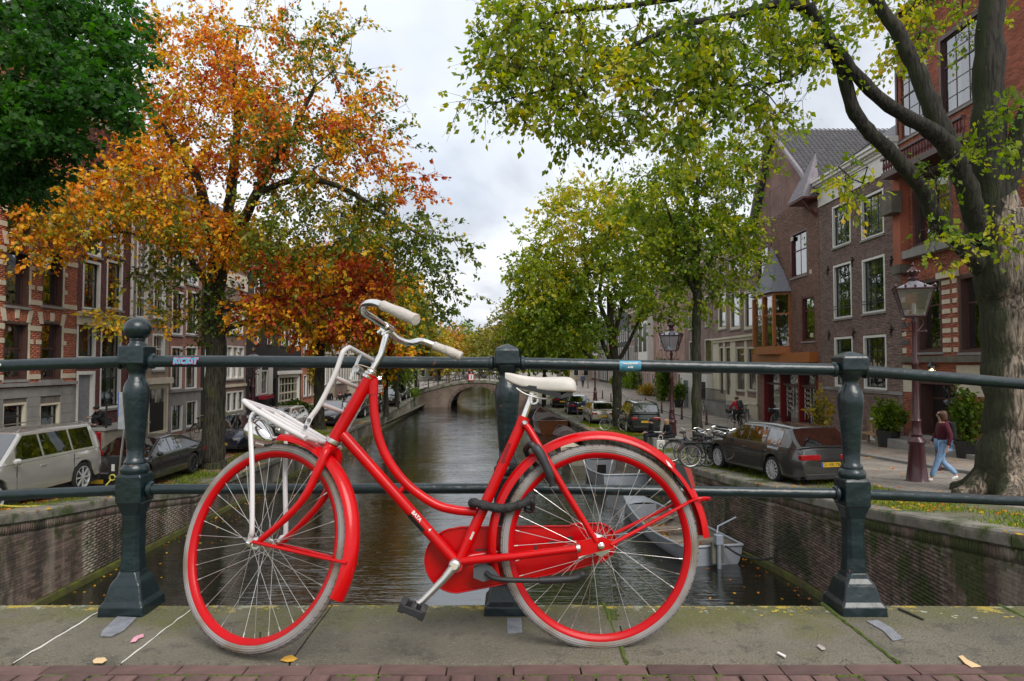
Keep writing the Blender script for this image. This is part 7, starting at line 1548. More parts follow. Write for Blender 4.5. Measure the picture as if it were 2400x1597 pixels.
park('dark grey fastback charging its battery beside the big autumn tree', -11.8, 21.4, down, 'fast', PD, rims=M_DARKP)
park('dark navy hatchback facing the camera just behind the big autumn tree', -12.0, 29.7, down, 'hatch', PB)
park('silver hatchback behind the navy one on the left quay', -12.1, 35.0, down, 'wagon', PS)
park('dark grey saloon facing the camera behind the second left tree', -11.25, 42.0, down, 'sedan', PD)
park('black saloon with chrome grille, third from the arched bridge on the left', -11.1, 53.6, down, 'sedan', PK); park('dark grey saloon second from the arched bridge on the left quay', -11.2, 60.4, down, 'sedan', PG); park('silver grey estate car parked closest to the arched bridge on the left', -11.3, 67.0, down, 'wagon', PD); park('black hatchback just before the row of saloons on the left quay', -11.2, 48.2, down, 'hatch', PK)
park('black roadster standing across the far left street', -17.5, 88, .2, 'mini', PK)
car('dark grey estate car with yellow plate on the right quay', (7.2, 18.4, gz(7.2,18.4)), up+.21, 'wagon', PG, plate='21-XK-TB', pitch=.02)
park('dark green boxy off-roader parked beside the lamp post', 7.1, 37.6, up, 'jeep', PGR, rail=True)
park('small cream hatchback with dark rear window on the right quay', 5.75, 44.6, up+.06, 'mini', PC)
park('dark blue saloon ahead of the small cream hatchback', 5.2, 53.2, up, 'sedan', PB); park('black estate car farthest along the right quay', 4.5, 61.5, up, 'wagon', PK)
# ================================================================= boats
M_BGREY = mat('boat_grey', (.27,.295,.33), .45, var=.15, vscale=3, c2=(.22,.17,.10), c2at=.68, c2w=.05, c2s=5); M_BCREAM = mat('boat_cream', (.55,.49,.37), .5, var=.15); M_BWOOD = mat('boat_wood', (.20,.065,.02), .35, var=.3, vscale=4, coat=.4); M_BDRED = mat('boat_darkred', (.06,.014,.012), .5, var=.3); M_TARP = mat('tarpaulin', (.075,.055,.05), .8, var=.3, vscale=3, bump=.5, bscale=6); M_HULLD = mat('hull_dark', (.02,.024,.03), .5)
def boat(label, x, y, rz, L_, Bm, hm, decks=(), thw=(), tarp=False, fb=.5, engine=False, floorm=None, name='moored_boat', lower=None, keep=.92):
    t = thing(name, label, 'boat', (x, y, WATER), 'boats moored at the right quay', rz)
    n = 22; S_ = lambda f: Bm/2*(math.sin(PI*min(1,(1-f)*1.15)/2)**.75 if f > .13 else 1)*(1 if f > .3 else .86+.14*f/.3)
    sh = lambda f: fb+.28*fb*(2*f-.7)**2+.25*fb*f**3
    prof = [(1.0,1.0),(.97,.6),(.88,.15),(.70,-.12),(.35,-.25),(0,-.3)]
    rows = []; inn = []
    for i in range(n+1):
        f = i/n; X = -L_/2+L_*f+.0; w_ = max(S_(f) if f < 1 else .01, .01); z1 = sh(f); rk = .25*f**4
        r_ = [(X+rk*max(0,z)*.9, w_*q, z*z1 if z > 0 else z) for q,z in prof]; rows.append(r_+[(p[0],-p[1],p[2]) for p in reversed(r_[:-1])])
        r2 = [(X*.985+rk*.6, w_*.93, z1-.01),(X*.985, w_*.85, z1*.45),(X*.98, w_*.62, .06)]; inn.append(r2+[(p[0],-p[1],p[2]) for p in reversed(r2)])
    b = MB(); b.grid(rows); b.add(rows[0],[tuple(range(len(rows[0])))]); b.build('hull', hm, t, rel=False, smooth=True, ang=50)
    b = MB(); b.grid(inn); b.add(inn[0],[tuple(range(6))]); b.build('inside', floorm or hm, t, rel=False)
    b = MB()
    for s in (1,-1): b.tube([(r[0][0], s*r[0][1], r[0][2]+.01) for r in rows], .035, 8)
    b.tube([(rows[0][0][0],rows[0][0][1],rows[0][0][2]+.01),(rows[0][0][0],-rows[0][0][1],rows[0][0][2]+.01)], .035, 8); b.build('gunwale', hm if not lower else lower, t, rel=False, smooth=True)
    for (f0, f1) in decks:
        b = MB(); rr = []
        for k in range(9): f = f0+(f1-f0)*k/8; w_ = max(S_(f),.01)*.95; X = -L_/2+L_*f+.1*f; rr.append([(X,w_*q,sh(f)+.01+.05*(1-q*q)) for q in (-1,-.5,0,.5,1)])
        b.grid(rr); b.build('deck', hm, t, rel=False, smooth=True)
        w_ = S_(f0)*.9; X = -L_/2+L_*f0; b = MB(); b.box((X,-w_,.08),(X+.04,w_,sh(f0)+.01)); bo = b.build('bulkhead', hm, t, rel=False)
        if engine: continue
        b = MB(); b.box((X-.012,-w_*.32,.14),(X-.001,w_*.32,sh(f0)*.72)); b.build('hatch', M_BLACK, bo, rel=False)
    for f in thw: w_ = S_(f)*.92; X = -L_/2+L_*f; b = MB(); b.box((X-.13,-w_,sh(f)*.62),(X+.13,w_,sh(f)*.62+.04)); b.build('thwart', mat('old_plank',(.20,.16,.12),.85,var=.3), t, rel=False)
    if tarp:
        b = MB(); rr = []
        for k in range(17):
            f = .03+.80*k/16; w_ = S_(f)*1.02; X = -L_/2+L_*f; pk_ = .55*math.sin(PI*min(1,.15+k/16))**.6; rr.append([(X, w_*q, sh(f)-.03+pk_*(1-abs(q)**1.6)+.04*math.sin(k*1.9+q*3)) for q in (-1,-.75,-.4,0,.4,.75,1)])
        b.grid(rr); b.add(rr[0],[tuple(range(7))]); b.build('cover', M_TARP, t, rel=False, smooth=True, ang=60)
    if engine:
        X = -L_/2; b = MB(); b.box((X-.20,-.15,.10),(X-.12,.15,.62)); b.build('motor_board', mat('old_plank2',(.12,.12,.09),.85,var=.3), t, rel=False)
        b = MB(); b.box((X-.30,-.09,sh(0)+.12),(X-.12,.09,sh(0)+.34)); b.tube([(X-.24,0,sh(0)+.12),(X-.25,0,-.35)], .05, 8); b.tube([(X-.15,0,sh(0)+.35),(X+.15,-.18,sh(0)+.45),(X+.05,-.62,sh(0)+.68)], .022, 8); b.build('outboard_motor', mat('motor_grey',(.22,.25,.30),.5,var=.2), t, rel=False, bevel=.02)
    if floorm or thw:
        r = np.random.default_rng(int(L_*100+x*10)); n_ = 700; f = r.uniform(.12,.75,n_); X = -L_/2+L_*f; Yv = np.array([S_(q)*.62 for q in f])*r.uniform(-1,1,n_)*.9; Z = np.full(n_,.08)+r.uniform(0,.05,n_); c = np.stack([X,Yv,Z],1); k = (np.sin(X*3+1)+np.sin(Yv*4)+r.normal(0,.5,n_)) > -.1; c = c[k]; m_ = len(c); a = r.uniform(0,6.28,m_); s_ = .09
        u = np.stack([np.cos(a),np.sin(a),r.normal(0,.2,m_)],1)*s_; v_ = np.stack([-np.sin(a),np.cos(a),r.normal(0,.3,m_)],1)*s_*.6
        npmesh('fallen_leaves', np.stack([c-u*.5,c+v_*.5,c+u*.5,c-v_*.5],1).reshape(-1,3), np.arange(m_*4).reshape(-1,4), ML_AUT, t, np.repeat(r.uniform(.5,.95,m_),4), None, 'stuff')
    return t
boat('long grey steel rowing boat with outboard motor and old planks, nearest the bridge', 4.4, 19.6, up+.18, 6.3, 1.75, M_BGREY, decks=((.74,1.0),), thw=(.2,.42,.6), engine=True, fb=.40, floorm=mat('boat_floor',(.17,.15,.12),.9,var=.3))
boat('grey steel boat with a foredeck hatch and brown leaves on its floor', 4.0, 28.6, up+.12, 6.2, 2.1, M_BGREY, decks=((.62,1.0),), thw=(.2,), floorm=mat('boat_floor',(.17,.15,.12),.9,var=.3), fb=.62)
boat('small cream dinghy moored beyond the grey boats', 3.15, 34.2, up+.15, 3.6, 1.5, M_BCREAM, decks=((.6,1.0),), thw=(.3,), fb=.5)
boat('varnished wooden sloop under a dark brown tarpaulin', 2.55, 49.5, up+.1, 6.6, 2.4, M_BWOOD, tarp=True, fb=.85, floorm=M_TARP)
boat('small low dark red dinghy beside the covered sloop', 3.35, 43.2, up+.05, 4.0, 1.6, M_BDRED, tarp=True, fb=.45, floorm=M_TARP)
boat('dark blue covered boat farthest along the right quay', 2.0, 58.5, up+.08, 5.5, 2.0, M_HULLD, tarp=True, fb=.8, floorm=M_TARP)
ro = thing('mooring_rope', 'dark mooring rope from the near grey boat to the quay', 'rope', (5.4,16.5,-4.2)); MB().tube(bend([(5.2,16.4,-4.45),(5.5,16.2,-4.62),(5.9,16.0,-4.66),(6.15,15.9,-4.6)],5), .03, 6).build('rope', M_LOCKC, ro)
# ================================================================= parked bicycles
def citybike(label, x, y, rz, fm=None, wheels_grey=True, group='bicycles parked on the right quay', tilt=.06, basket=False, z=None, simple=False):
    t = thing('parked_bicycle', label, 'bicycle', (x, y, (gz(x,y) if z is None else z)+.0), group, rz); t.rotation_euler[0] = tilt; fm = fm or M_BLACK
    for i, xw in enumerate((-.56,.56)):
        b = MB(); n = 28; b.rev([(.33+.018*math.cos(a), .018*math.sin(a)) for a in np.linspace(0,2*PI,7)], (xw,0,.348), (0,1,0), n=n); wo = b.build('wheel', mat('bike_tyre',(.03,.03,.032),.7) if not wheels_grey else mat('bike_tyre_grey',(.10,.10,.10),.7), t, rel=False, smooth=True)
        if not simple:
            b = MB(); b.rev([(.31,-.01),(.295,0),(.31,.01)], (xw,0,.348), (0,1,0), n=n)
            for k in range(18): a = 2*PI*k/18; b.tube([(xw,.0,.348),(xw+.30*math.cos(a),0,.348+.30*math.sin(a))], .0022, 3, cap=False)
            b.build('rim', M_RIMS, wo, rel=False)
            a0_ = .2; b = MB(); b.tube([(xw+.375*math.cos(a), 0, .348+.375*math.sin(a)) for a in np.linspace(.2 if i == 0 else .9, 2.9 if i == 0 else 3.1, 12)], .022, 5); b.build('mudguard', fm, t, rel=False)
    b = MB(); b.tube([(.44,0,.82),(.38,0,.60),(.10,0,.30)], .018, 6); b.tube([(.43,0,.80),(.05,0,.45),(-.12,0,.55)], .016, 6); b.tube([(-.22,0,.85),(-.08,0,.30)], .017, 6); b.tube([(-.08,0,.30),(-.56,0,.348)], .013, 5); b.tube([(-.20,0,.80),(-.56,0,.348)], .011, 5); b.tube([(.42,0,.78),(.56,0,.348)], .015, 6); b.build('frame', fm, t, rel=False)
    b = MB(); b.tube([(.44,0,.82),(.46,0,1.0),(.44,.0,1.04)], .013, 6); b.tube([(.26,-.28,1.03),(.40,-.26,1.06),(.46,0,1.04),(.40,.26,1.06),(.26,.28,1.03)], .013, 6); b.build('handlebar', M_CHROME, t, rel=False)
    b = MB(); b.sph((-.27,0,.98), .11, 10, (1.15,.7,.4)); b.tube([(-.22,0,.85),(-.26,0,.96)], .014, 6); b.build('saddle', M_PLAST, t, rel=False, smooth=True)
    b = MB(); b.box((-.80,-.07,.74),(-.38,.07,.76)); b.tube([(-.7,.05,.74),(-.56,.05,.36)], .007, 4); b.tube([(-.7,-.05,.74),(-.56,-.05,.36)], .007, 4); b.build('carrier', M_PLAST, t, rel=False)
    if basket: b = MB(); b.box((.50,-.2,.86),(.82,.2,.865)); [b.box(q[0],q[1]) for q in (((.50,-.2,.86),(.51,.2,1.08)),((.81,-.2,.86),(.82,.2,1.08)),((.50,-.2,.86),(.82,-.19,1.08)),((.50,.19,.86),(.82,.2,1.08)))]; b.build('basket', M_PLAST, t, rel=False)
    return t
rr_ = random.Random(9)
for i, (x, y, rz, fm_, tl, lb) in enumerate([(5.95,20.9,.3,mat('bike_maroon',(.10,.012,.02),.4),.12,'maroon framed bicycle at the left end of the quayside rack'),(6.15,20.5,PI+.25,M_BLACK,-.1,'black bicycle turned with its back wheel to the water in the rack'),(6.45,20.3,.15,mat('bike_grey',(.15,.16,.17),.4),.10,'grey bicycle with black bag over its carrier in the rack'),(6.75,20.9,.35,M_BLACK,.16,'black bicycle leaning to the left in the middle of the rack'),(7.05,20.5,PI-.2,M_BLACK,-.12,'black bicycle facing the road near the right end of the rack'),(7.35,21.3,.5,mat('bike_green',(.02,.06,.035),.4),.1,'dark green bicycle at the right end of the rack'),(6.5,21.6,1.0,M_BLACK,.1,'black bicycle standing behind the rack by the slim tree'),(5.75,21.8,.2,M_BLACK,.15,'black bicycle at the water side behind the maroon one'),(6.05,22.3,PI+.5,mat('bike_blue',(.02,.04,.09),.4),-.1,'dark blue bicycle in the back row of the rack'),(6.6,22.6,.4,M_BLACK,.2,'black bicycle leaning on the slim tree trunk'),(7.2,22.4,PI-.4,mat('bike_grey',(.15,.16,.17),.4),.1,'grey bicycle in the back row right of the slim tree'),(5.9,20.1,.1,M_BLACK,.05,'black bicycle with its front wheel over the quay edge'),(6.9,19.9,.3,M_BLACK,-.15,'black bicycle just behind the front wheel of the estate car')]):
    citybike(lb, x, y, rz, fm_, True, tilt=tl, basket=(i in (2,6)))
rk = thing('bicycle_rack', 'low galvanised steel bicycle rack on the quay edge', 'bicycle rack', (6.5,20.5,gz(6.5,20.5)))
for k in range(6): x = 5.9+.28*k; y = 20.25; z = gz(x,y); MB().tube(bend([(x,y,z),(x-.02,y,z+.55),(x+.06,y,z+.78),(x+.14,y,z+.55),(x+.12,y,z)],4), .022, 6).build('hoop', mat('galvanised',(.35,.36,.37),.45,metal=.7,var=.2), rk)
citybike('black bicycle leaning by the spreading tree behind the cream hatchback', 5.75, 37.5, 2.7, M_BLACK, tilt=.1)
citybike('bicycle with red frame parked behind the dark blue saloon', 4.75, 48.6, 1.45, mat('bike_red',(.35,.01,.01),.4), tilt=.05)
citybike('silver bicycle leaning on the stoop of the white portal house', 13.6, 47.5, 1.3, M_ALU, tilt=.05, group='bicycles leaning on the right hand houses'); citybike('black bicycle leaning under the cream ground floor front', 14.7, 42.2, 1.5, M_BLACK, tilt=.05, group='bicycles leaning on the right hand houses'); citybike('black bicycle with crate before the red shop front', 14.4, 36.5, 1.5, M_BLACK, tilt=.05, basket=True, group='bicycles leaning on the right hand houses')
citybike('black bicycle by the door of the grey stone ground floor', -14.7, 31.5, 1.5, M_BLACK, tilt=.05, group='bicycles leaning on the left hand houses')
for k in range(9): citybike(['first','second','third','fourth','fifth','sixth','seventh','eighth','ninth'][k]+' bicycle from the left along the arched bridge railing', -9.2+1.15*k, 75.7+.0*k, .1+.25*(k%3), M_BLACK if k%3 else M_RIMS, group='bicycles on the arched bridge', z=ztop(-9.2+1.15*k)-.05, simple=True)
# ================================================================= street lamps
def lamp(label, x, y, H, z, group='old street lamps'):
    t = thing('street_lamp', label, 'street lamp', (x, y, z), group); b = MB(); k = H/5.2
    pr = [(.27,0),(.27,.06),(.24,.10),(.20,.45),(.165,.95),(.19,1.0),(.20,1.04),(.17,1.10),(.12,1.16),(.14,1.22),(.12,1.28),(.10,1.5),(.12,1.56),(.085,1.62),(.075,2.2),(.065,2.9),(.085,2.95),(.085,3.02),(.055,3.08),(.05,3.95),(.07,4.0),(.04,4.14)]
    b.rev([(r_*1.02,q*k) for r_,q in pr], (0,0,0), n=20); b.build('post', M_LMP, t, rel=False, smooth=True, ang=35)
    b = MB(); b.tube([(-.28,0,3.78*k),(.28,0,3.78*k)], .014, 6)
    for s in (-1,1): b.sph((.28*s,0,3.78*k), .04, 8); b.tube(bend([(.04*s,0,3.76*k),(.16*s,0,3.86*k),(.24*s,0,4.00*k),(.17*s,0,4.14*k)],4), .012, 5)
    b.build('cross_bar', M_LMP, t, rel=False)
    z0, z1 = 4.15*k, 4.82*k; r0, r1 = .29, .52
    def hx(r_, z): return [(r_*math.cos(a), r_*math.sin(a), z) for a in [.35+PI/2*i for i in range(4)]]
    b = MB(); a, c = hx(r0*1.1,z0), hx(r1*1.1,z1)
    for i in range(4): b.tube([a[i],c[i]], .016, 5)
    for ring, q in ((a,.02),(c,.028)):
        for i in range(4): b.tube([ring[i], ring[(i+1)%4]], q, 5)
    b.build('lantern_frame', M_LMP, t, rel=False)
    b = MB(); a, c = hx(r0*1.06,z0+.01), hx(r1*1.06,z1-.01)
    for i in range(4): b.quad(a[i], a[(i+1)%4], c[(i+1)%4], c[i])
    b.build('lantern_glass', M_LGL, t, rel=False)
    b = MB(); c = hx(r1*1.12,z1+.01); d = hx(.28,z1+.13); e2 = hx(.10,z1+.22)
    b.grid([c,d,e2],close=True); b.build('lantern_roof', mat('lamp_roof',(.4,.4,.45),.3,metal=.6,var=.4,vscale=8), t, rel=False)
    b = MB(); b.rev([(.10,z1+.22),(.13,z1+.27),(.08,z1+.32),(.12,z1+.40),(.13,z1+.46),(.06,z1+.54),(.02,z1+.58),(.035,z1+.62),(.0,z1+.70)], (0,0,0), n=10)
    for i in range(8): a_ = 2*PI*i/8; b.sph((.13*math.cos(a_),.13*math.sin(a_),z1+.44), .035, 6)
    b.build('crown', M_LMP, t, rel=False)
    for i in range(4):
        p, q = V(hx(r1*1.12,z1+.02)[i]), V(hx(r1*1.12,z1+.02)[(i+1)%4])
        for f in (0,.25,.5,.75): c_ = p.lerp(q,f); o = MB(); o.rev([(.0,0),(.03,.02),(.035,.05),(.015,.08),(0,.11)], c_, n=6); o.build('cresting', M_LMP, t, rel=False)
    b = MB(); b.rev([(.04,0),(.05,.12),(.04,.26),(0,.28)], (0,0,z0+.06), n=10); b.build('lamp_bulb', M_WHITE, t, rel=False)
M_LMP = mat('maroon_iron', (.055,.012,.016), .4, var=.25, vscale=6, bump=.3, bscale=20, coat=.3, c2=(.16,.09,.08), c2at=.7, c2w=.03, c2s=12); M_LGL = glassmat('lamp_glass', (.8,.82,.85), .9, .08)
lp_ = G(2150,1132,-2.93); lamp('tall maroon street lamp with crowned lantern, nearest, before the ornate red house', lp_.x, lp_.y, 5.15, -2.95)
lamp('maroon street lamp between the seated pair and the bicycle rack', 6.75, 28.2, 5.0, gz(6.75,28.2)-.02); lamp('maroon street lamp far along the right street', 8.1, 65, 4.9, gz(8.1,65)); lamp('dark street lamp before the black fronted house on the left', -13.4, 34.5, 4.2, gz(-13.4,34.5))
# bollards
M_BOL = M_LMP; bp0 = None
BL = ['above the roof of the boxy dark green off-roader, left one of two','above the roof of the boxy off-roader, right one of two','right of the lamp by the seated pair','just right of the slim tree trunk','far off, left of the small cream hatchback','behind the small cream hatchback, left of its tree','right beside the trunk of the spreading tree','farthest but one along the kerb, by the far lamp','between the off-roader and its neighbouring lamp','half hidden by the walking person in the maroon hoodie','behind the cyclist in the red jacket','farthest along the kerb of the right street']
for i, (px, v) in enumerate([(1481,956),(1513,953),(1598,982),(1656,997),(1378,921),(1412,936),(1432,941),(1352,914),(1551,966),(2199,1106),(1737,1012),(1332,908)]):
    p = G(px, v, -3.7 if px < 2000 else -3.0); p.z = gz(p.x,p.y)
    if bp0 is None:
        bp0 = thing('bollard', 'slim maroon iron bollard along the kerb of the right street', 'bollard', p[:], 'bollards along the right kerb'); MB().rev([(.09,0),(.09,.12),(.07,.16),(.06,.5),(.075,.54),(.055,.6),(.05,.82),(.02,.9),(0,.91)], (0,0,0), n=10).build('shaft', M_BOL, bp0, rel=False, smooth=True)
    else: q = copy_tree(bp0); q.location = p
    (bp0 if i == 0 else q)['label'] = 'maroon bollard '+BL[i]
# ================================================================= people
SKINS = {}
def skin(name, edges, m, parent, sub=2, root=0):
    """edges: list of chains [(x,y,z,r)...]; shared joints are merged by position"""
    vs = []; rs = []; es = []; ix = {}
    for ch in edges:
        pv = None
        for (x,y,z,r_) in ch:
            k = (round(x,3),round(y,3),round(z,3))
            if k not in ix: ix[k] = len(vs); vs.append((x,y,z)); rs.append(r_)
            if pv is not None and pv != ix[k]: es.append((pv, ix[k]))
            pv = ix[k]
    me = bpy.data.meshes.new(name); me.from_pydata(vs, es, []); import bmesh
    bm = bmesh.new(); bm.from_mesh(me); lay = bm.verts.layers.skin.verify(); bm.verts.ensure_lookup_table()
    for i, v in enumerate(bm.verts): q = rs[i]; v[lay].radius = (q if not isinstance(q, tuple) else q[0], q if not isinstance(q, tuple) else q[1]); v[lay].use_root = (i == root)
    bm.to_mesh(me); bm.free(); me.materials.append(m); o = bpy.data.objects.new(name, me); COL.objects.link(o)
    s_ = o.modifiers.new('skin','SKIN'); s_.use_smooth_shade = True; b = o.modifiers.new('sub','SUBSURF'); b.levels = sub; b.render_levels = sub
    if parent is not None: o.parent = parent
    return o
M_SKIN = mat('skin', (.50,.30,.22), .6, var=.08); M_HAIRB = mat('hair_brown', (.075,.035,.018), .6, var=.3, vscale=30); M_HAIRL = mat('hair_blond', (.42,.27,.13), .6, var=.3, vscale=30); M_HAIRD = mat('hair_dark', (.015,.012,.010), .6)
def cloth(n, c): return mat('cloth_'+n, c, .9, var=.2, vscale=8, bump=.3, bscale=20)
def person(label, loc, rz, H, pose, jac, tro, shoe, hair, group=None, pack=None, hood=False, long=False, lean=0):
    t = thing('person', label, 'person', loc, group, rz); k = H/1.75; Sc = lambda ch: [(x*k,y*k,z*k,(r_[0]*k,r_[1]*k) if isinstance(r_,tuple) else r_*k) for x,y,z,r_ in ch]
    # x forward, y left
    if pose == 'walk':
        hip = (0,0,.92); ch = (.02+lean,0,1.18); nk = (.03+lean,0,1.44); hd = (.05+lean,0,1.60)
        legs = [[(.0,.09,.90),(.16,.09,.50),(.30,.085,.09)],[(.0,-.09,.90),(.02,-.09,.49),(-.30,-.09,.15)]]; feet = [(.30,.085,.09,.46,.05),(-.30,-.09,.15,-.20,.04)]
        arms = [[(.0+lean,.19,1.38),(-.08,.24,1.12),(-.02,.24,.88)],[(.0+lean,-.19,1.38),(.06,-.24,1.12),(.18,-.22,.92)]]
    elif pose == 'cycle':
        hip = (-.20,0,.98); ch = (-.10,0,1.24); nk = (.0,0,1.48); hd = (.05,0,1.63)
        legs = [[(-.2,.09,.97),(.16,.10,.80),(.02,.11,.42)],[(-.2,-.09,.97),(.10,-.10,.62),(-.10,-.11,.26)]]; feet = [(.02,.11,.42,.16,.36),(-.10,-.11,.26,.05,.20)]
        arms = [[(-.02,.19,1.42),(.10,.27,1.20),(.34,.26,1.10)],[(-.02,-.19,1.42),(.10,-.27,1.20),(.34,-.26,1.10)]]
    elif pose == 'sit':
        hip = (0,0,.50); ch = (.06,0,.76); nk = (.14,0,.98); hd = (.22,0,1.10)
        legs = [[(.0,.10,.50),(.42,.12,.50),(.46,.12,.10)],[(.0,-.10,.50),(.42,-.08,.53),(.38,-.06,.12)]]; feet = [(.46,.12,.10,.60,.05),(.38,-.06,.12,.54,.07)]
        arms = [[(.10,.18,.93),(.14,.25,.68),(.38,.12,.62)],[(.10,-.18,.93),(.14,-.25,.68),(.40,-.08,.62)]]
    elif pose == 'stand':
        hip = (0,0,.92); ch = (.0,0,1.18); nk = (.0,0,1.44); hd = (.02,0,1.60)
        legs = [[(.0,.09,.90),(.03,.10,.50),(.0,.10,.09)],[(.0,-.09,.90),(.06,-.09,.49),(-.05,-.10,.10)]]; feet = [(.0,.10,.09,.16,.04),(-.05,-.10,.10,.11,.04)]
        arms = [[(.0,.19,1.38),(-.02,.25,1.12),(.10,.20,.90)],[(.0,-.19,1.38),(-.02,-.25,1.12),(.10,-.20,.90)]]
    else:          # squat / huddled sitting on a low step
        hip = (0,0,.14); ch = (.10,0,.38); nk = (.26,0,.58); hd = (.36,0,.68)
        legs = [[(.0,.11,.15),(.40,.14,.42),(.38,.12,.08)],[(.0,-.11,.15),(.40,-.12,.42),(.36,-.12,.08)]]; feet = [(.38,.12,.08,.52,.04),(.36,-.12,.08,.50,.04)]
        arms = [[(.22,.18,.54),(.34,.24,.34),(.52,.10,.36)],[(.22,-.18,.54),(.34,-.24,.34),(.52,-.10,.36)]]
    bl = [Sc([hip+(.12,), ch+((.13,.11),), (nk[0]*.8+ch[0]*.2,0,nk[2]*.8+ch[2]*.2,.09), nk+(.055,), (hd[0],0,hd[2]-.06,.06), (hd[0],0,hd[2]+.01,(.078,.088)), (hd[0],0,hd[2]+.09,.062)])]
    for l, f in zip(legs, feet): bl.append(Sc([hip+(.12,), l[0]+(.085,), l[1]+(.055,), l[2]+(.038,), (f[3],f[1],f[4],.028)]))
    for a in arms:
        w_ = V(a[2]); d = (V(a[2])-V(a[1])).normalized(); sd = V((0,0,1)).cross(d).normalized() if abs(d.z) < .95 else V((1,0,0)); pm = w_+d*.07
        bl.append(Sc([(nk[0]*.8+ch[0]*.2,0,nk[2]*.8+ch[2]*.2,.09), a[0]+(.058,), a[1]+(.040,), a[2]+(.026,), tuple(pm)+((.024,.016),)]))
        for q in (-.026,-.009,.009,.026): e1 = pm+sd*q+d*.045; e2 = e1+d*.03-V((0,0,.012)); bl.append(Sc([tuple(pm)+((.024,.016),), tuple(e1)+(.008,), tuple(e2)+(.007,)]))
        e1 = w_+d*.035+sd*.035; bl.append(Sc([a[2]+(.026,), tuple(e1)+(.010,), tuple(e1+d*.03)+(.008,)]))
    skin('body', bl, M_SKIN, t)
    b = MB(); hx_, hz = hd[0]*k, hd[2]*k; b.sph((hx_+.083*k,0,hz-.005), .016*k, 8, (1,.8,1.3)); b.build('nose', M_SKIN, t, rel=False, smooth=True)
    for s in (1,-1):
        b = MB(); b.sph((hx_+.072*k, s*.03*k, hz+.022*k), .010*k, 6); b.build('eye', M_BLACK, t, rel=False); b = MB(); b.sph((hx_-.005, s*.078*k, hz), .018*k, 6, (1,.5,1.4)); b.build('ear', M_SKIN, t, rel=False)
    b = MB(); b.box((hx_+.072*k,-.02*k,hz-.048*k),(hx_+.080*k,.02*k,hz-.042*k)); b.build('mouth', mat('lips',(.3,.1,.09),.6), t, rel=False)
    jl = [Sc([(hip[0],0,hip[2]+.02,(.17,.14)), ch+((.165,.135),), (nk[0]*.85+ch[0]*.15,0,nk[2]*.85+ch[2]*.15,.12), (nk[0],0,nk[2]+.005,.075)])]
    for a in arms: jl.append(Sc([(nk[0]*.85+ch[0]*.15,0,nk[2]*.85+ch[2]*.15,.12), a[0]+(.078,), a[1]+(.060,), a[2]+(.042,)]))
    skin('jacket', jl, jac, t)
    tl = []
    for l in legs: tl.append(Sc([(hip[0],0,hip[2]-.01,(.155,.13)), l[0]+(.105,), l[1]+(.075,), (l[2][0],l[2][1],l[2][2]+.03,.060)]))
    skin('trousers', tl, tro, t)
    for f in feet: skin('shoe', [Sc([(f[0]-.03,f[1],f[2]-.02,.045),(f[0]+.02,f[1],f[2]-.03,.048),(f[3]+.02,f[1],f[4],.036)])], shoe, t, sub=2)
    hr = [Sc([(hd[0]-.01,0,hd[2]+.10,.10),(hd[0]-.035,0,hd[2]+.04,.125),(hd[0]-.06,0,hd[2]-.05,.105)]+([(hd[0]-.075,0,hd[2]-.17,.085)] if long else []))]; skin('hair', hr, hair, t)
    if hood: skin('hood', [Sc([(nk[0]-.08,.07,nk[2]+.0,.05),(nk[0]-.13,0,nk[2]-.03,.07),(nk[0]-.08,-.07,nk[2]+.0,.05)])], jac, t)
    if pack:
        d = V((nk[0]-hip[0],0,nk[2]-hip[2])).normalized(); c = V((ch[0],0,ch[2]+.04)) - V((d.z,0,-d.x))*.20; b = MB(); b.obox(c*k, (.14*k,.30*k,.42*k), (V((d.z,0,-d.x)),V((0,1,0)),d)); b.build('backpack', pack, t, rel=False, bevel=.05)
    return t
wp_ = G(2213,1130,-2.93)
person('person in maroon hoodie and light blue jeans walking left with black backpack', (wp_.x, wp_.y, wp_.z+.0), PI-.25, 1.80, 'walk', cloth('maroon',(.075,.008,.018)), cloth('jeans',(.20,.33,.52)), mat('white_shoe',(.75,.75,.75),.6), M_HAIRB, pack=cloth('packblack',(.008,.008,.01)), hood=True, long=True)
cx_, cy_ = 12.3, 36.5; person('cyclist in a red jacket with black backpack riding away', (cx_,cy_,gz(cx_,cy_)), up+.25, 1.80, 'cycle', cloth('red',(.36,.012,.03)), cloth('black',(.015,.015,.017)), M_PLAST, M_HAIRB, pack=M_PLAST)
citybike('black bicycle ridden by the person in the red jacket', cx_, cy_, up+.25, M_BLACK, tilt=0, group='bicycles being ridden', basket=True)
sx, sy = 6.05, 26.8; zz = gz(sx,sy)
person('blond person in black sitting on the quay bench with a paper', (sx+.28,sy-.05,zz), PI+.35, 1.70, 'sit', cloth('black',(.015,.015,.017)), cloth('black',(.015,.015,.017)), M_PLAST, M_HAIRL, group='pair seated by the off-roader', long=True)
person('dark haired person in black sitting left of the blond one', (sx-.25,sy+.35,zz), PI+.2, 1.72, 'sit', cloth('black',(.015,.015,.017)), cloth('navy',(.02,.02,.035)), M_WHITE, M_HAIRD, group='pair seated by the off-roader')
tb = thing('low_wall_seat', 'low stone seat on the quay beneath the seated pair', 'seat', (sx+.1,sy+.15,zz)); MB().box((sx-.45,sy-.25,zz),(sx+.75,sy+.65,zz+.42)).build('block', M_GREYST, tb, bevel=.02)
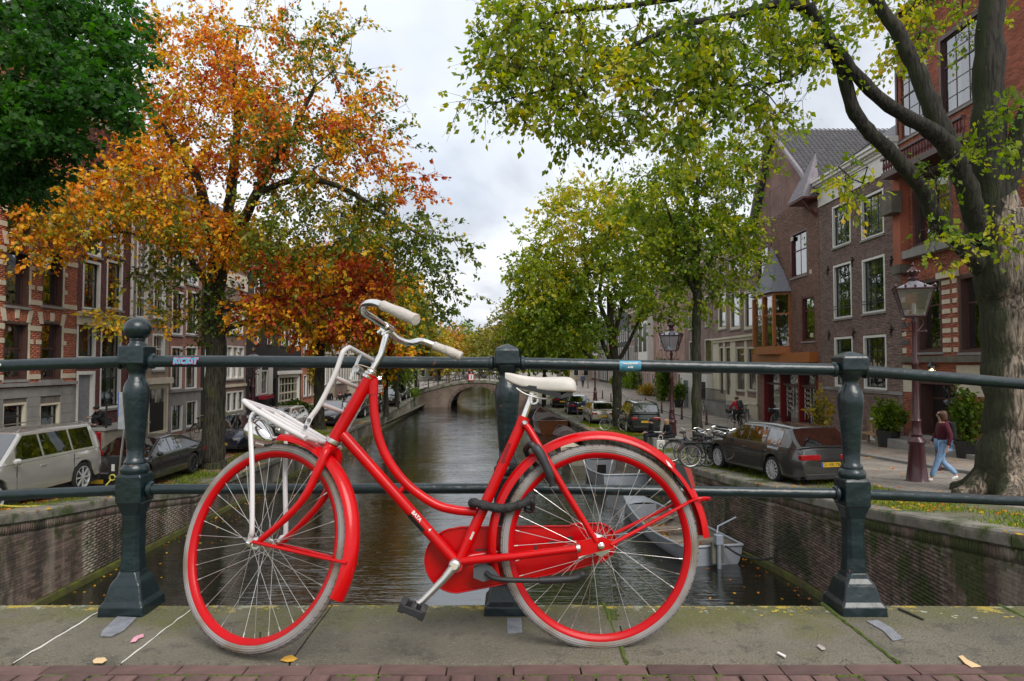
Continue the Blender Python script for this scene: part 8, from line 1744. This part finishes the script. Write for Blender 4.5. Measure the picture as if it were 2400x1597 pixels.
tg = thing('tote_bag', 'white tote bag with black print standing before the seated pair', 'bag', (5.75,25.9,zz)); MB().box((5.6,25.85,zz+.02),(5.92,25.97,zz+.42)).build('bag', M_WHITE, tg, bevel=.04); MB().tube(bend([(5.68,25.9,zz+.41),(5.70,25.9,zz+.58),(5.82,25.9,zz+.58),(5.84,25.9,zz+.41)],4), .012, 5).build('strap', M_WHITE, tg); MB().tube([(5.76+.07*math.cos(a),25.84,zz+.22+.07*math.sin(a)) for a in np.linspace(0,2*PI,12)], .012, 4).build('print', M_BLACK, tg)
pp = thing('paper_sheet', 'white paper held on the lap of the blond seated person', 'paper', (sx-.2,sy-.1,zz+.66)); MB().box((sx-.38,sy-.28,zz+.655),(sx-.05,sy-.02,zz+.662)).build('sheet', M_WHITE, pp)
p_ = fmap('L')(24.9,.55,0); person('person in dark coat huddled on the stoop of the maroon house', (p_[0],p_[1],-2.34), -2.2, 1.75, 'huddle', cloth('black',(.015,.015,.017)), cloth('black',(.015,.015,.017)), M_PLAST, M_HAIRD)
for (px, v, lb, hh) in ((771,962,'person in a black top with white emblem walking on the far left street',1.75),(797,962,'person in a long dark coat walking behind the second left tree',1.7),(815,960,'taller person in dark clothes at the far left street',1.8)):
    q = G(px, v, -3.42); person(lb, (q.x,q.y,gz(q.x,q.y)), -1.4, hh, 'walk' if px != 797 else 'stand', cloth('black',(.015,.015,.017)), cloth('navy',(.02,.02,.035)), M_PLAST, M_HAIRB, group='pedestrians on the left street')
q = G(1366,921,-3.75); person('pedestrian in blue jacket far along the right street', (q.x,q.y,gz(q.x,q.y)), 1.4, 1.8, 'walk', cloth('blue',(.03,.05,.12)), cloth('navy',(.02,.02,.035)), M_PLAST, M_HAIRD)
for px, lb in ((1100,'person in pink crossing the arched bridge'),(1086,'person in dark clothes on the arched bridge')):
    q = P(px, 880, 79); person(lb, (q.x,79,ztop(q.x)-.05), 0, 1.75, 'walk', cloth('pink',(.35,.06,.10)) if px == 1100 else cloth('black',(.015,.015,.017)), cloth('navy',(.02,.02,.035)), M_PLAST, M_HAIRD, group='people crossing the arched bridge')
# ================================================================= plants, bench, signs, charging post
def bush(name, label, loc, rx, ry, rz, n, leaf, lm, val, pot=None, seed=1, cat='bush', group=None, stems=True):
    t = thing(name, label, cat, loc, group); r = np.random.default_rng(seed); z0 = 0
    if pot: MB().rev([(.01,0),(pot*.82,0),(pot,pot*1.5),(pot*.92,pot*1.5),(pot*.9,pot*1.4),(.01,pot*1.4)], (0,0,0), n=12).build('pot', M_PLAST if seed != 5 else mat('terracotta',(.3,.12,.07),.9), t, rel=False); z0 = pot*1.4
    a = r.normal(0,1,(n,3)); a /= np.linalg.norm(a,axis=1)[:,None]; k = r.random(n)**.35*(1+.25*np.sin(a[:,0]*5+seed)+.2*np.sin(a[:,1]*7)); c = a*k[:,None]*np.array([rx,ry,rz])+np.array([0,0,z0+rz*.95]); c = c[c[:,2] > z0]
    vs, fs, vals = leaves(c, a[:len(c)]*.5, leaf, val+.15*np.sin(c[:,0]*9), seed); npmesh('foliage', vs, fs, lm, t, vals, None, 'stuff')
    b = MB(); rr = random.Random(seed)
    for _ in range(9): b.tube([(rr.uniform(-.05,.05),rr.uniform(-.05,.05),z0*.9),(rr.uniform(-.3,.3)*rx,rr.uniform(-.3,.3)*ry,z0+rz*.6),(rr.uniform(-.8,.8)*rx,rr.uniform(-.7,.7)*ry,z0+rz*1.5)], [.02,.014,.006], 4)
    b.build('stems', MB_DARK, t, rel=False); return t
def fl(px, Yoff, n, side='R'):   # point on a facade foot
    Y = F*(FR-n)/(px-1200) if side == 'R' else F*15.8/(1200-px)
    x = FR-n if side == 'R' else FLx(Y)+n
    return (x, Y, gz(x,Y)+.09)
bush('potted_shrub', 'broad green shrub in a square black pot beside the wooden bench', fl(2078,0,1.0), .62,.55,.62, 1500,.16, ML_GRN,.35,.42,seed=2,group='shrubs before the ornate red house')
bush('potted_shrub', 'tall green shrub in black pot right of the house door', fl(2262,0,1.0), .45,.45,.85, 1300,.15, ML_GRN,.3,.36,seed=3,group='shrubs before the ornate red house')
bush('climbing_plant', 'tall dark green creeper covering the wall by the white portal', fl(1556,0,.6), .9,1.1,2.1, 3200,.22, ML_GRN,.25,seed=4,cat='creeper')
bush('potted_shrub', 'small grey green shrub in a pot before the white portal', fl(1590,0,1.3), .7,.7,.8, 900,.2, ML_GRN,.2,.4,seed=6,group='plants along the right hand houses')
for i,(px, h_, lb) in enumerate([(1462,1.6,'slender climbing shrub between the tall windows'),(1485,1.3,'green shrub beside the brown door'),(1475,.7,'low green shrub at the wall foot'),(1515,.6,'yellow flowering shrub in front of the pinkish house'),(1440,.6,'low plant beside the terracotta pot')]):
    bush('wall_shrub', lb, fl(px,0,.9), .8,1.2,h_, 900,.24, ML_GRN if i != 3 else ML_YEL,.35 if i != 3 else .7,seed=10+i,group='plants along the right hand houses')
bush('street_shrub', 'bright yellow leaved shrub before the red shop front', fl(1922,0,1.5), .55,.6,.85, 260,.22, ML_YEL,.62,.3,seed=20)
bush('hedge', 'low grey green hedge before the white garage doors', (-14.3,44.0,gz(-14.3,44)), .9,2.2,.55, 2200,.2, ML_GRN,.15,seed=21,cat='hedge'); bush('climbing_plant', 'yellow creeper on the red brick house at left', (FLx(55)+.25,54.5,-1.6), .3,1.6,2.2, 1500,.25, ML_YEL,.6,seed=22,cat='creeper')
bush('potted_shrub', 'small yellow green plant before the grey stone ground floor', (-15.2,34.2,gz(-15.2,34.2)), .4,.5,.35, 400,.15, ML_GRN,.5,.3,seed=23)
bush('quay_weeds', 'tuft of weeds hanging on the quay wall near the arched bridge', (-10.3,70,float(hL(70))), .6,1.6,.5, 900,.2, ML_GRN,.35,seed=24,cat='weeds')
bn = thing('wooden_bench', 'small weathered wooden bench beside the potted shrub', 'bench', fl(2040,0,.9)); M_WOODB = mat('teak', (.33,.20,.11), .8, var=.25, vscale=6)
bl_ = V(bn.location)
for i in range(4): b = MB(); b.box((-.25+.13*i,-.75,.40),(-.14+.13*i,.75,.43)); b.build('seat_slat', M_WOODB, bn, rel=False)
for i in range(8): b = MB(); b.box((.26,-.72+.19*i,.46),(.29,-.62+.19*i,.86)); b.build('back_slat', M_WOODB, bn, rel=False)
for (x,y) in ((-.25,-.76),(-.25,.76),(.27,-.76),(.27,.76)): b = MB(); b.box((x-.035,y-.035,0),(x+.035,y+.035,.64 if x < 0 else .92)); b.build('leg', M_WOODB, bn, rel=False)
for y in (-.76,.76): b = MB(); b.box((-.28,y-.04,.641),(.24,y+.04,.67)); b.build('armrest', M_WOODB, bn, rel=False)
b = MB(); b.box((.255,-.78,.861),(.295,.78,.93)); b.build('top_rail', M_WOODB, bn, rel=False)
# stoop with railing at the right cream house
st = thing('stoop', 'low stone stoop with black railings before the cream and white houses', 'stoop', (14.4,44.5,gz(14.4,44.5)))
z0 = gz(14.4,44.5); MB().box((13.9,43.6,z0-.2),(15.25,50,z0+.95)).build('platform', M_GREYST, st); 
for k in range(4): MB().box((13.9,43.3-.32*k,z0-.2),(15.25,43.6-.32*k,z0+.76-.2*k)).build('step', M_GREYST, st)
b = MB()
for y in np.arange(43.7,50,.16): b.tube([(13.98,y,z0+.95),(13.98,y,z0+1.9)], .014, 4)
for zz_ in (1.1,1.85): b.tube([(13.98,43.7,z0+zz_),(13.98,50,z0+zz_)], .025, 4)
b.build('railing', M_IRON, st, kind='stuff')
# charging post with yellow cable, sign pole (left quay)
zc = gz(-10.75,18.2); cp_ = thing('charging_post', 'black electric charging post with yellow cable ring on the left quay', 'charging post', (-10.75,18.2,zc))
MB().box((-10.93,18.1,zc),(-10.62,18.3,zc+1.02)).build('cabinet', M_PLAST, cp_, bevel=.02); MB().box((-10.82,18.085,zc+.62),(-10.74,18.099,zc+.8)).build('label_panel', M_WHITE, cp_)
yc = mat('yellow_cable', (.62,.52,.08), .5); MB().tube([(-10.78+.075*math.cos(a),18.07,zc+.45+.075*math.sin(a)) for a in np.linspace(0,2*PI*.9,14)], .02, 6).build('cable_ring', yc, cp_)
cb_ = thing('charging_cable', 'yellow charging cable from the post across the verge to the silver car', 'cable', (-10.8,17,zc)); MB().tube(bend([(-10.78,18.0,zc+.4),(-10.85,17.6,zc+.1),(-10.5,17.0,zc+.04),(-10.15,16.0,gz(-10.4,16)+.03),(-10.1,14.6,gz(-10.4,14.6)+.03),(-10.6,13.6,gz(-10.6,13.6)+.2),(-11.1,13.0,gz(-11,13)+.95)],6), .016, 6).build('cable', yc, cb_)
sp_ = thing('sign_pole', 'slanting grey pole with a long information panel beside the railing post', 'sign', (-10.55,18.0,zc))
MB().tube([(-10.62,18.0,zc-.05),(-10.42,18.0,zc+2.0)], .03, 8).build('pole', M_ALU, sp_); MB().box((-10.60,17.96,zc+1.75),(-10.36,17.99,zc+2.75)).build('panel', mat('panel_grey',(.35,.37,.38),.5), sp_, bevel=.01); MB().box((-10.61,17.955,zc+2.1),(-10.585,17.995,zc+2.74)).build('blue_edge', mat('panel_blue',(.03,.08,.35),.5), sp_)
# ================================================================= litter on the stone edge
def flat(name, label, cat, pts, m, z=DECK+.004, th=.0012, curl=0):
    q = [G(a,b_,z) for a,b_ in pts]; c = sum(q, V())/len(q); t = thing(name, label, cat, c[:]); b = MB(); b.prism(q, (0,0,th))
    if curl: b.v = [(x,y,zz+curl*((x-c.x)*40)**2*.001) for x,y,zz in b.v]
    b.build('piece', m, t)
M_CARD = mat('cardboard', (.62,.44,.24), .9, var=.1); M_YLF = mat('yellow_leaf', (.62,.33,.03), .6, var=.2, vscale=40)
flat('fallen_leaf', 'large yellow fallen leaf below the front wheel', 'leaf', [(657,1549),(668,1540),(683,1536),(690,1540),(697,1545),(688,1551),(672,1552)], M_YLF, z=DECK+.004, curl=1)
flat('cardboard_scrap', 'torn tan cardboard scrap at the left of the stone edge', 'scrap', [(217,1549),(226,1543),(246,1542),(251,1548),(240,1555),(219,1555)], M_CARD)
flat('cardboard_scrap', 'long tan cardboard strip at the right of the stone edge', 'scrap', [(2246,1539),(2256,1537),(2268,1547),(2300,1563),(2277,1565),(2262,1556)], M_CARD)
flat('paper_scrap', 'small white rolled paper scrap right of the rear wheel', 'scrap', [(1821,1532),(1824,1530),(1842,1539),(1840,1543)], M_WHITE, th=.004)
flat('leaf_scrap', 'pale dry leaf lying right of the rear wheel', 'leaf', [(1914,1514),(1920,1511),(1933,1518),(1935,1523),(1926,1524)], mat('dry_leaf',(.35,.3,.28),.9))
flat('chewing_gum', 'pink chalk blotch right of the left railing post', 'blotch', [(305,1506),(314,1494),(322,1490),(336,1486),(337,1493),(325,1497),(318,1504)], mat('pink_chalk',(.62,.28,.36),.9), th=.0008)
flat('dry_twig', 'thin dark twig on the stone right of the right post', 'twig', [(2104,1428),(2107,1427),(2166,1452),(2164,1454)], MB_DARK, th=.004)
flat('fallen_leaf', 'brown curled leaf under the left side of the front wheel', 'leaf', [(514,1515),(520,1510),(530,1514),(531,1519),(518,1520)], mat('brown_leaf',(.28,.10,.03),.7))
